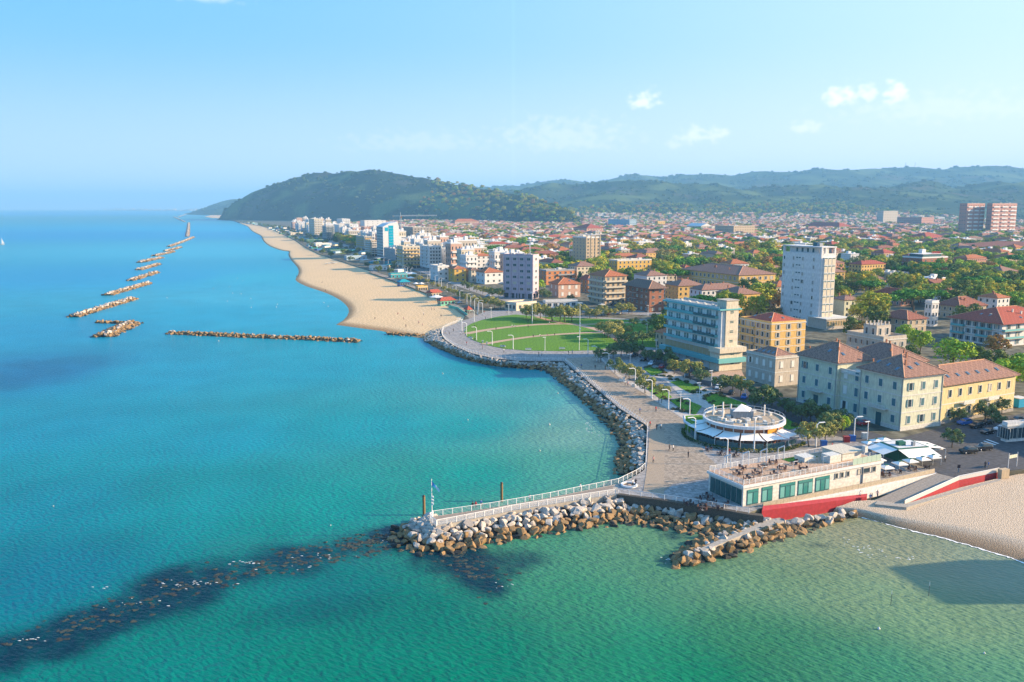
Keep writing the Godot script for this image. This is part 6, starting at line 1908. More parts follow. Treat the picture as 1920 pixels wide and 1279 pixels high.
func build_pavilion() -> void:
	var c := Vector3(63.5, GROUND, -227.5)
	var o := thing("round_pavilion", "round white cafe pavilion with a ring of white sail awnings and a roof terrace", "pavilion", c)
	mark(c.x, c.z, "the round pavilion")
	var ring := func(called: String, r0: float, r1: float, y0: float, y1: float, m: Material, a0 := 0.0, a1 := TAU, n := 48) -> void:
		var mb := MB.new()
		var pts := PackedVector3Array()
		for k in n + 1:
			var a := lerpf(a0, a1, k / float(n))
			pts.append(Vector3(cos(a) * r1, y1, sin(a) * r1))
			pts.append(Vector3(cos(a) * r0, y0, sin(a) * r0))
		mb.grid_smooth(2, n + 1, pts)
		make(called, mb, m, o)
	var white := mats["wall_white"] as Material
	ring.call("wall", 10.0, 10.0, 0.0, 4.6, mats["wall_brick"])
	ring.call("fascia", 11.0, 11.0, 4.55, 5.3, white)
	ring.call("fascia_soffit", 10.0, 11.0, 4.55, 4.55, white)
	ring.call("fascia_top", 11.0, 10.4, 5.3, 5.35, white)
	ring.call("roof_terrace", 10.5, 0.2, 5.0, 5.0, mat("terrace_floor", 0.46, 0.36, 0.25, 0.9, "asphalt", 4.0))
	for k in 24:   # pale posts before the brick band
		var a := TAU * k / 24.0
		var mb := MB.new()
		mb.bar(Vector3(cos(a) * 10.2, 0, sin(a) * 10.2), Vector3(cos(a) * 10.2, 4.3, sin(a) * 10.2), 0.16, -1, 5)
		make("post", mb, white, o)
	# sails: from the seaward left side round the front to the right; angle 90 degrees is towards the camera
	for k in 7:
		var a0 := deg_to_rad(212 - k * 26.0)
		var a1 := deg_to_rad(212 - (k + 1) * 26.0 + 2.0)
		var pts := PackedVector3Array()
		for j in 5:
			for q in 7:
				var a := lerpf(a0, a1, q / 6.0)
				var t := j / 4.0
				var scallop := 1.0 - 0.10 * sin(PI * q / 6.0) * t
				var r := lerpf(10.2, 15.2 * scallop, t)
				pts.append(Vector3(cos(a) * r, 3.45 - 0.95 * t - 0.22 * sin(PI * t) + 0.12 * cos(TAU * q / 6.0) * t, sin(a) * r))
		var mb := MB.new()
		mb.grid_smooth(7, 5, pts)
		var sail := make("awning", mb, mats["awning_white"], o)
		mb = MB.new()
		mb.bar(Vector3(cos(a0) * 15.0, 0, sin(a0) * 15.0), Vector3(cos(a0) * 15.0, 2.5, sin(a0) * 15.0), 0.07, -1, 5)
		make("awning_post", mb, white, sail)
		for q in 3:   # glass wind screens under the sails
			var b := lerpf(a0, a1, (q + 0.5) / 3.0)
			mb = MB.new()
			mb.xf = Transform3D(Basis(Vector3.UP, -b + PI / 2), Vector3(cos(b) * 14.2, 1.0, sin(b) * 14.2))
			mb.box(Vector3.ZERO, Vector3(1.9, 1.5, 0.05))
			make("wind_screen", mb, glass("screen_teal", 0.06, 0.13, 0.14) , o)
	# terrace furniture, masts, canopy on the roof
	ring.call("terrace_rail", 10.7, 10.7, 6.15, 6.25, mats["white_metal"])
	for k in 30:
		var a := TAU * k / 30.0
		sub_box("rail_post", o, Vector3(cos(a) * 10.7, 5.7, sin(a) * 10.7), Vector3(0.09, 1.1, 0.09), "white_metal")
	var r := RandomNumberGenerator.new()
	r.seed = 8
	for k in 26:
		var a := r.randf() * TAU
		var q := r.randf_range(3.0, 9.4)
		var mb := MB.new()
		mb.box(Vector3(0, 0.4, 0), Vector3(r.randf_range(0.6, 2.2), 0.8, r.randf_range(0.6, 1.4)))
		part("roof_lounge_seat", mb.put(null, mats["trim_white"] if r.randf() < 0.7 else mats["wall_stone"]), o, Vector3(cos(a) * q, 5.0, sin(a) * q), r.randf() * PI)
	sub_box("roof_hut", o, Vector3(-0.4, 6.1, -1.0), Vector3(5.5, 2.0, 3.6), "wall_grey")
	var mb := MB.new()
	mb.tri(Vector3(-3.4, 7.1, 1.0), Vector3(1.2, 7.1, 1.2), Vector3(-0.6, 8.8, -1.0))
	mb.tri(Vector3(1.2, 7.1, 1.2), Vector3(2.8, 7.1, -3.0), Vector3(-0.6, 8.8, -1.0))
	mb.tri(Vector3(2.8, 7.1, -3.0), Vector3(-3.4, 7.1, 1.0), Vector3(-0.6, 8.8, -1.0))
	make("roof_canopy", mb, mats["awning_white"], o)
	for p: Vector3 in [Vector3(-4.2, 5, -6.5), Vector3(-2.6, 5, -4.2), Vector3(-6.0, 5, 1.0), Vector3(-7.6, 5, -3.5), Vector3(6.4, 5, -3.0)]:
		mb = MB.new()
		mb.bar(p, p + Vector3(0, 3.0, 0), 0.22, 0.22, 8)
		make("closed_parasol", mb, mats["awning_white"], o)
	mb = MB.new()
	mb.xf = Transform3D(Basis(Vector3.UP, -deg_to_rad(62) + PI / 2), Vector3(cos(deg_to_rad(62)) * 10.6, 3.9, sin(deg_to_rad(62)) * 10.6))
	mb.box(Vector3.ZERO, Vector3(3.2, 1.7, 0.16))
	make("orange_sign", mb, mat("sign_orange", 0.75, 0.26, 0.02, 0.6), o)
	# grass wedge on the left, behind a white kerb
	mb = MB.new()
	mb.prism(PackedVector2Array([Vector2(-13.5, -12.5), Vector2(-14.6, -6.5), Vector2(-13.4, -1.0), Vector2(-10.6, -2.5), Vector2(-9.2, -7.0), Vector2(-6.0, -11.0), Vector2(-9.0, -13.5)]), 0, 2.6)
	make("grass_roof", mb, mats["lawn_grass"], o)
	mb = MB.new()
	var kerb := [Vector3(-6.0, 2.3, -11.2), Vector3(-9.0, 2.3, -13.7), Vector3(-13.7, 2.3, -12.7), Vector3(-14.8, 2.3, -6.5), Vector3(-13.6, 2.3, -0.8)]
	for k in 4:
		mb.bar(kerb[k], kerb[k + 1], 0.4, -1, 6)
	make("grass_kerb", mb, white, o)
	# hedge troughs round the outside
	var g := thing("cafe_hedge", "low clipped yellow-green hedge curving round the front of the pavilion", "hedge", c)
	var leaves := MB.new()
	for k in 1500:
		var a := deg_to_rad(r.randf_range(30, 200))
		var q := 16.2 + r.randf_range(-0.45, 0.45)
		var p := Vector3(cos(a) * q, r.randf_range(0.1, 0.95), sin(a) * q)
		var e := Vector3(r.randf_range(-1, 1), r.randf_range(-1, 1), r.randf_range(-1, 1)).normalized() * 0.2
		var f := Vector3(r.randf_range(-1, 1), r.randf_range(-1, 1), r.randf_range(-1, 1)).normalized() * 0.2
		leaves.col = Color(0.16, 0.16, 0.02) if a < deg_to_rad(110) and r.randf() < 0.6 else Color(0.05, 0.09, 0.02)
		leaves.quad(p - e, p - f, p + e, p + f)
	make("foliage", leaves, leaf_material(), g)


func leaf_material() -> StandardMaterial3D:
	if not mats.has("leaves"):
		var m := StandardMaterial3D.new()
		m.resource_name = "leaves"
		m.vertex_color_use_as_albedo = true
		m.roughness = 0.8
		m.metallic_specular = 0.2
		m.backlight_enabled = true
		m.backlight = Color(0.35, 0.35, 0.35)
		mats["leaves"] = m
	return mats["leaves"]


func build_beach_bar() -> void:
	var c := Vector3(98.2, 3, -207)
	var o := thing("beach_bar", "beach bar with white canopy roofs and dark green trim beside the ramp", "bar", c, deg_to_rad(14))
	mark(c.x, c.z, "the beach bar")
	var green := mat("bar_green", 0.015, 0.11, 0.075, 0.6)
	sub_box("wall", o, Vector3(0, 1.3, 0), Vector3(7.6, 2.6, 6.0), "bar_green")
	sub_box("roof", o, Vector3(0, 3.2, 0), Vector3(9.0, 0.5, 7.0), "bar_green")
	sub_box("roof_floor", o, Vector3(0, 3.5, 0), Vector3(7.8, 0.08, 5.8), "wall_white")
	sub_box("roof_unit", o, Vector3(-1.6, 4.0, 0.6), Vector3(1.9, 1.0, 1.4), "bar_green")
	sub_box("roof_unit", o, Vector3(1.0, 3.9, 1.9), Vector3(0.7, 1.2, 0.7), "steel_grey")
	var canopy := func(p0: Vector3, p1: Vector3, p2: Vector3, p3: Vector3) -> void:
		var mb := MB.new()
		mb.quad(p0, p1, p2, p3)
		var f := make("canopy", mb, mats["awning_white"], o)
		for e: Vector3 in [p0, p1]:
			mb = MB.new()
			mb.bar(Vector3(e.x, 0, e.z), e, 0.06, -1, 4)
			make("canopy_post", mb, mats["white_metal"], f)
	canopy.call(Vector3(-4.4, 2.3, 7.6), Vector3(4.6, 2.3, 7.6), Vector3(4.5, 3.3, 3.5), Vector3(-4.5, 3.3, 3.5))
	canopy.call(Vector3(-8.6, 2.3, -3.4), Vector3(-8.6, 2.3, 3.4), Vector3(-4.5, 3.3, 3.4), Vector3(-4.5, 3.3, -3.4))
	canopy.call(Vector3(9.6, 2.5, 3.2), Vector3(9.6, 2.5, -3.4), Vector3(4.5, 3.2, -3.4), Vector3(4.5, 3.2, 3.2))
	canopy.call(Vector3(4.5, 2.5, -7.2), Vector3(-4.0, 2.5, -7.2), Vector3(-4.0, 3.2, -3.5), Vector3(4.5, 3.2, -3.5))


func build_glass_slab() -> void:
	var o := bld({"n": "glass_slab", "l": "white slab tower with a tall turquoise glass stripe above the beach hotels", "c": "tower block", "k": "the turquoise-striped slab tower", "x": -155.7, "z": -1076.6, "w": 20.7, "d": 26.6, "h": 38.6, "r": 26, "mw": "wall_white", "fl": 11, "cols": [0, 6], "roof": "none", "ww": 3.2, "wh": 2.6, "wk": "thin", "band": false, "cornice": false})
	var w := info(o, 0)
	var d := info(o, 1)
	var h := info(o, 2)
	var blue := glass("turquoise_glass", 0.0, 0.30, 0.42)
	var mb := MB.new()   # slanting crown
	mb.quad(Vector3(-w / 2, h, d / 2), Vector3(w / 2, h, d / 2), Vector3(w / 2 - 1.5, h + 6.0, d / 2), Vector3(-w * 0.1, h + 4.0, d / 2))
	mb.quad(Vector3(w / 2, h, d / 2), Vector3(w / 2, h, -d / 2), Vector3(w / 2 - 1.5, h + 6.0, -d / 2), Vector3(w / 2 - 1.5, h + 6.0, d / 2))
	mb.quad(Vector3(-w * 0.1, h + 4.0, d / 2), Vector3(w / 2 - 1.5, h + 6.0, d / 2), Vector3(w / 2 - 1.5, h + 6.0, -d / 2), Vector3(-w * 0.1, h + 4.0, -d / 2))
	mb.quad(Vector3(-w / 2, h, -d / 2), Vector3(-w / 2, h, d / 2), Vector3(-w * 0.1, h + 4.0, d / 2), Vector3(-w * 0.1, h + 4.0, -d / 2))
	mb.quad(Vector3(w / 2, h, -d / 2), Vector3(-w / 2, h, -d / 2), Vector3(-w * 0.1, h + 4.0, -d / 2), Vector3(w / 2 - 1.5, h + 6.0, -d / 2))
	make("crown", mb, mats["wall_white"], o)
	for k in 11:
		mb = MB.new()
		mb.box(Vector3(-w * 0.0, 0, 0.08), Vector3(w * 0.30, h / 11 - 0.25, 0.2))
		part("stripe_pane", mb.put(null, blue), o, Vector3(0, h * (k + 0.5) / 11 + 1.5, d / 2))
	mb = MB.new()
	mb.box(Vector3(-w * 0.28, h - 3.2, d / 2 + 0.08), Vector3(w * 0.2, 4.5, 0.2))
	make("stripe_pane", mb, blue, o)


func build_scaffold() -> void:
	var o := bld({"n": "scaffolded_block", "l": "large block wrapped in grey scaffolding beneath the crane", "k": "the scaffolded block", "x": -152.7, "z": -1393.3, "w": 33.4, "d": 49.6, "h": 30.3, "r": 26, "mw": "wall_stone", "fl": 7, "cols": [6, 6], "roof": "flat", "mr": "roof_gravel", "ww": 2.2, "wh": 1.8, "wk": "thin", "band": true, "mb": "steel_grey", "units": 4})
	var w := info(o, 0)
	var d := info(o, 1)
	var h := info(o, 2)
	for k in 13:
		for e in 2:
			var mb := MB.new()
			var a := (k / 12.0 - 0.5) * ((w + 2.4) if e == 0 else (d + 2.4))
			var p := Vector3(a, 0, d / 2 + 1.2) if e == 0 else Vector3(-w / 2 - 1.2, 0, a)
			mb.bar(p, p + Vector3(0, h + 1.5, 0), 0.12, -1, 4)
			make("scaffold_pole", mb, mats["wall_grey"], o)
	for k in 9:
		sub_box("scaffold_deck", o, Vector3(0, 2.0 + k * h / 9.0, d / 2 + 0.8), Vector3(w + 2.4, 0.25, 1.2), "wall_stone")
		sub_box("scaffold_deck", o, Vector3(-w / 2 - 0.8, 2.0 + k * h / 9.0, 0), Vector3(1.2, 0.25, d + 2.4), "wall_stone")
	# the crane
	var c := thing("tower_crane", "white tower crane with a long level jib before the headland", "crane", Vector3(-201.8, GROUND, -1560.0))
	var mb := MB.new()
	var ht := 46.0
	for s: Vector2 in [Vector2(-1, -1), Vector2(1, -1), Vector2(1, 1), Vector2(-1, 1)]:
		mb.bar(Vector3(s.x, 0, s.y), Vector3(s.x, ht, s.y), 0.28, -1, 4)
	for k in 22:
		mb.bar(Vector3(-1, k * 2.1, 1), Vector3(1, k * 2.1 + 2.1, 1), 0.16, -1, 4)
		mb.bar(Vector3(-1, k * 2.1, -1), Vector3(-1, k * 2.1 + 2.1, 1), 0.16, -1, 4)
	var wm := mat("crane_white", 0.55, 0.55, 0.54, 0.6)
	make("mast", mb, wm, c)
	mb = MB.new()
	for e: Vector3 in [Vector3(0, ht + 0.5, -0.8), Vector3(0, ht + 0.5, 0.8), Vector3(0, ht + 2.0, 0)]:
		mb.bar(e, e + Vector3(66, 0.4, 0), 0.22, -1, 4)
	for k in 32:
		mb.bar(Vector3(k * 2.06, ht + 0.5, 0.8), Vector3(k * 2.06 + 1.03, ht + 2.0, 0), 0.12, -1, 4)
		mb.bar(Vector3(k * 2.06 + 1.03, ht + 2.0, 0), Vector3(k * 2.06 + 2.06, ht + 0.5, -0.8), 0.12, -1, 4)
	make("jib", mb, wm, c)
	mb = MB.new()
	mb.box(Vector3(-7, ht + 0.8, 0), Vector3(14, 0.7, 1.6), true)
	make("counter_jib", mb, wm, c)
	sub_box("counterweight", c, Vector3(-13, ht + 0.3, 0), Vector3(3.0, 3.2, 1.8), "wall_stone")
	sub_box("cab", c, Vector3(1.4, ht - 1.4, 1.6), Vector3(2.0, 2.4, 1.6), "sign_orange")
	mb = MB.new()
	mb.bar(Vector3(0, ht, 0), Vector3(0, ht + 7.5, 0), 0.5, 0.15, 4)
	make("peak", mb, wm, c)


# ---------------------------------------------------------------- the town behind

func free_spot(x: float, z: float, r: float) -> bool:
	for t in taken:
		if t.size() == 5:
			var dx: float = x - t[0]
			var dz: float = z - t[1]
			if dx * dx + dz * dz > pow(r + t[2] + t[3], 2.0):
				continue
			var a: float = t[4]
			var lx := dx * cos(a) - dz * sin(a)
			var lz := dx * sin(a) + dz * cos(a)
			if absf(lx) < t[2] / 2 + r and absf(lz) < t[3] / 2 + r:
				return false
		elif Vector2(x - t[0], z - t[1]).length() < r + t[2]:
			return false
	return true


var town_edge: PackedVector2Array
var park: PackedVector2Array


func land_height(x: float, z: float) -> float:
	var y := GROUND - 0.1
	for d in hill_defs:
		if x > d[6] and x < d[7] and z < d[8] and z > d[9]:
			y = maxf(y, hill_height(d, x, z))
	return y


func build_town() -> void:
	town_edge = PackedVector2Array([Vector2(-443, -1983.1), Vector2(-299.7, -1507.2), Vector2(-192, -1186), Vector2(-119.5, -958.2), Vector2(-65.3, -803.3), Vector2(-30.1, -686.4), Vector2(-9.8, -625.5), Vector2(11, -584.6), Vector2(34.3, -545.7), Vector2(73, -528), Vector2(88.3, -501), Vector2(69.7, -379.7), Vector2(83.4, -297.3), Vector2(91.3, -264.2), Vector2(96.3, -250.2), Vector2(126.8, -243.7), Vector2(198.2, -271.8), Vector2(398.5, -472), Vector2(9343.6, -11282.7), Vector2(278.9, -11282.7), Vector2(-404.9, -3268.7), Vector2(-627.6, -2813.4)])
	park = PackedVector2Array([Vector2(-79.2, -905.9), Vector2(110.1, -584.6), Vector2(56.9, -297.3), Vector2(91.1, -220.8), Vector2(26.4, -168.3), Vector2(-40, -395.2)])
	rng.seed = 21
	var walls := ["wall_cream", "wall_white", "wall_pink", "wall_sand", "wall_ochre", "wall_stone", "wall_rose", "wall_beige", "wall_pale_yellow", "wall_grey", "wall_orange", "wall_blue"]
	var wall_word := {"wall_cream": "cream", "wall_white": "white", "wall_pink": "pink", "wall_sand": "tan", "wall_ochre": "ochre", "wall_stone": "stone grey", "wall_rose": "rose", "wall_beige": "beige", "wall_pale_yellow": "pale yellow", "wall_grey": "grey", "wall_orange": "orange", "wall_blue": "pale blue"}
	var roofs := ["roof_terracotta", "roof_red", "roof_old", "roof_dusky", "roof_terracotta", "roof_old"]
	var roof_word := {"roof_terracotta": "terracotta-roofed", "roof_red": "red-roofed", "roof_old": "tile-roofed", "roof_dusky": "dusky-roofed"}
	# prototypes: wall, roof and window meshes for each size
	var protos := []
	for k in 14:
		var flat := k >= 9
		var big := k % 3 == 2
		var w := rng.randf_range(10, 15) if not big else rng.randf_range(18, 34)
		var d := rng.randf_range(9, 13) if not big else rng.randf_range(12, 18)
		var fl := (rng.randi_range(2, 3) if not flat else rng.randi_range(3, 5)) + (1 if big else 0)
		var h := fl * 3.2 + 0.8
		var wall := MB.new()
		wall.box(Vector3(0, h / 2, 0), Vector3(w, h, d))
		var trim := MB.new()
		if flat:
			trim.box(Vector3(0, h + 0.3, 0), Vector3(w + 0.5, 0.7, d + 0.5), true)
			for q in fl - 1:
				trim.box(Vector3(0, (q + 1) * 3.2, 0.5), Vector3(w * 0.8, 0.9, d + 1.4), true)
			trim.box(Vector3(w * 0.15, h + 1.6, 0), Vector3(3.5, 2.4, 3.5))
			trim.box(Vector3(-w * 0.25, h + 1.2, 1.5), Vector3(2.0, 1.4, 2.0))
		var win := MB.new()
		var n := maxi(2, int(w / 3.2))
		var m := maxi(2, int(d / 3.4))
		for e in fl:
			var y := 3.2 * e + 1.9
			for q in n:
				win.box(Vector3(((q + 0.5) / n - 0.5) * w, y, d / 2), Vector3(1.1, 1.6, 0.16))
			for q in m:
				win.box(Vector3(-w / 2, y, ((q + 0.5) / m - 0.5) * d), Vector3(0.16, 1.6, 1.1))
				win.box(Vector3(w / 2, y, ((q + 0.5) / m - 0.5) * d), Vector3(0.16, 1.6, 1.1))
		var hold := Node3D.new()
		add_child(hold)
		var roof: Mesh = hip_roof(hold, w, d, h, minf(w, d) * rng.randf_range(0.17, 0.25), 0.6, mats["roof_red"], false, k == 4).mesh if not flat else trim.put(null, mats["wall_white"])
		remove_child(hold)
		hold.free()
		if not flat:
			var ch := MB.new()
			for q in 2:
				ch.box(Vector3((q - 0.4) * w * 0.4, h + minf(w, d) * 0.2, (0.3 - q) * d * 0.3), Vector3(0.7, 1.8, 0.7))
			protos.append([wall.put(null, mats["wall_cream"]), roof, win.put(null, glass()), w, d, flat, big, ch.put(null, mats["brick_chimney"]), h])
		else:
			protos.append([wall.put(null, mats["wall_cream"]), roof, win.put(null, glass()), w, d, flat, big, null, h])
	# the closed row of hotels along the beach road
	var front := resample(PackedVector2Array([Vector2(-666.8, -2531.1), Vector2(-557.8, -2248.8), Vector2(-444, -1907.9), Vector2(-370.1, -1712.9), Vector2(-281.9, -1463.2), Vector2(-178.9, -1158.5), Vector2(-111.4, -940.1), Vector2(-63.2, -778.1)]), 60)
	for k in 60:
		var d := (front[mini(k + 1, 59)] - front[maxi(k - 1, 0)]).normalized().orthogonal()
		for e in 3:
			var p := front[k] + d * (24.0 + 36.0 * e) * (1.0 if d.x > 0 else -1.0) + Vector2(rng.randf_range(-5, 5), rng.randf_range(-8, 8))
			var pr: Array = protos[9 + rng.randi() % 5]
			if not free_spot(p.x, p.y, 9.0):
				continue
			taken.append([p.x, p.y, pr[3] * 1.1, pr[4] * 1.3, deg_to_rad(26)])
			var wn: String = ["wall_white", "wall_cream", "wall_white", "wall_pink", "wall_stone"][rng.randi() % 5]
			var o := thing("beach_hotel", "", "hotel", Vector3(p.x, GROUND - 0.1, p.y), deg_to_rad(26), "row of hotels along the beach road")
			o.scale = Vector3(1, rng.randf_range(1.25, 2.0) if e < 2 else 1.1, 1.1)
			part("wall", pr[0], o).material_override = mats[wn]
			part("roof", pr[1], o)
			part("windows", pr[2], o).set_meta("kind", "stuff")
			auto(o, wall_word[wn] + " balconied hotel block")
	# cabins and trees in the strip between sand and road
	var cabin := MB.new()
	cabin.box(Vector3(0, 1.3, 0), Vector3(14, 2.6, 5))
	var cabin_wall := cabin.put(null, mats["paint_teal"])
	cabin = MB.new()
	cabin.box(Vector3(0, 2.75, 0), Vector3(15, 0.3, 6), true)
	var cabin_roof := cabin.put(null, mats["wall_white"])
	var inner := resample(PackedVector2Array([Vector2(-1158.6, -3655), Vector2(-818.4, -2840.6), Vector2(-407.3, -1619), Vector2(-256.3, -1143.2), Vector2(-198.8, -996.2), Vector2(-135, -831.3), Vector2(-92.1, -718)]), 90)
	var outer := resample(PackedVector2Array([Vector2(-1098.2, -3620), Vector2(-612.2, -2469.1), Vector2(-364, -1684.2), Vector2(-265.8, -1401.8), Vector2(-174.9, -1132.2), Vector2(-110.4, -931.3), Vector2(-83, -830.2)]), 90)
	var paints := ["paint_teal", "paint_navy", "bar_green", "wall_white", "wall_blue", "wall_cream"]
	for k in 88:
		for e in 3:
			var p := inner[k].lerp(outer[k], 0.12 + 0.3 * e + rng.randf_range(-0.08, 0.08))
			if not free_spot(p.x, p.y, 5.0):
				continue
			if rng.randf() < 0.34:
				var n := rng.randi() % 6
				var o := thing("beach_cabin", "", "beach hut", Vector3(p.x, GROUND - 0.4, p.y), deg_to_rad(62), "cabins behind the beach")
				part("wall", cabin_wall, o).material_override = mats[paints[n]]
				part("roof", cabin_roof, o).material_override = mats[["wall_white", "wall_blue", "paint_teal"][rng.randi() % 3]]
				auto(o, ["teal", "navy blue", "dark green", "white", "pale blue", "cream"][n] + " beach cabin row")
				taken.append([p.x, p.y, 8.0])
			elif rng.randf() < 0.7:
				strip_trees.append(p)
	# plots on a street grid that follows the shore
	var u := Vector2(-sin(deg_to_rad(24)), -cos(deg_to_rad(24)))
	var v := Vector2(cos(deg_to_rad(24)), -sin(deg_to_rad(24)))
	var plots := []
	for i in range(4, 170):
		for j in range(-22, 120):
			var step := 27.0
			var p := u * (i * step) + v * (j * step) + Vector2(-60, -200) + Vector2(rng.randf_range(-4, 4), rng.randf_range(-4, 4))
			var q := rng.randf()
			if p.y > -330.0 or p.y < -4300.0 or not Geometry2D.is_point_in_polygon(p, town_edge):
				continue
			var sx := 960.0 + 1600.0 * p.x / -p.y
			if sx > 2050.0 or sx < 600.0 or Geometry2D.is_point_in_polygon(p, park):
				continue
			var green := 0.5 if sx < 1300.0 else 0.72
			if p.y < -1350.0:
				green = 0.42 if sx < 1700.0 else 0.55
			plots.append([p, q > green])
	plots.sort_custom(func(a: Array, b: Array) -> bool: return a[0].y > b[0].y)
	var far_at := []
	var far_of := []
	var far_tint := []
	var made := 0
	for e: Array in plots:
		var p: Vector2 = e[0]
		var k := rng.randi() % 14
		if p.y > -1100.0 and rng.randf() < 0.22:
			k = [2, 5, 8][rng.randi() % 3]
		if p.y < -1100.0 and k % 3 != 2 and rng.randf() < 0.6:
			k = [2, 8, 11, 11][rng.randi() % 4]
		if p.y > -900.0 and k >= 9 and rng.randf() < 0.6:
			k = rng.randi() % 9
		var pr: Array = protos[k]
		if p.y > -760.0 and hides_front(p):
			tree_spots.append(p)
			continue
		if not e[1] or not free_spot(p.x, p.y, maxf(pr[3], pr[4]) * 0.5 + 1.5):
			tree_spots.append(p)
			continue
		var y := land_height(p.x, p.y)
		if y > (8.0 if p.x < 250.0 else 30.0):
			continue
		var turn := deg_to_rad(24.0 + (90.0 if rng.randf() < 0.4 else 0.0) + rng.randf_range(-5, 5))
		var wn: String = walls[mini(rng.randi() % 12, rng.randi() % 12)]
		var rn: String = roofs[rng.randi() % 6]
		taken.append([p.x, p.y, pr[3], pr[4], turn])
		if made < 300:
			var what := "%s %s %s" % [wall_word[wn], "flat-roofed" if pr[5] else roof_word[rn], "block" if pr[6] else "house"]
			var o := thing("town_block" if pr[6] else "town_house", "", "building" if pr[6] else "house", Vector3(p.x, y, p.y), turn, "houses of the town behind the seafront")
			part("wall", pr[0], o).material_override = mats[wn]
			var rf := part("roof", pr[1], o)
			rf.material_override = mats[rn] if not pr[5] else mats["wall_white"]
			if pr[7]:
				part("chimneys", pr[7], o).set_meta("kind", "stuff")
			part("windows", pr[2], o).set_meta("kind", "stuff")
			auto(o, what)
			made += 1
		else:
			far_at.append(Transform3D(Basis(Vector3.UP, turn), Vector3(p.x, y, p.y)))
			far_of.append(k)
			var c := (mats[wn] as StandardMaterial3D).albedo_color.srgb_to_linear()
			far_tint.append(c * 0.75)
	var far := thing("far_town", "dense far quarter of small red-roofed and white houses below the hills", "town")
	far.set_meta("kind", "stuff")
	var tinted := mat("far_house_wall", 1, 1, 1, 0.9)
	tinted.vertex_color_use_as_albedo = true
	var roof_tint := mat("far_house_roof", 1, 1, 1, 0.9)
	roof_tint.vertex_color_use_as_albedo = true
	for k in 14:
		var at := []
		var tint := PackedColorArray()
		var tint2 := PackedColorArray()
		for q in far_at.size():
			if far_of[q] == k:
				at.append(far_at[q])
				tint.append(far_tint[q])
				tint2.append(Color(0.33, 0.15, 0.105) * rng.randf_range(0.65, 1.2) if not protos[k][5] else Color(0.48, 0.44, 0.40))
		if at.size() == 0:
			continue
		var wm: ArrayMesh = protos[k][0].duplicate()
		wm.surface_set_material(0, tinted)
		var rm: ArrayMesh = protos[k][1].duplicate()
		rm.surface_set_material(0, roof_tint)
		scatter("walls", wm, at, far, tint)
		scatter("roofs", rm, at, far, tint2)
		scatter("windows", protos[k][2], at, far)


# ---------------------------------------------------------------- trees

var tree_spots := []
var strip_trees := []
var crowns := {}


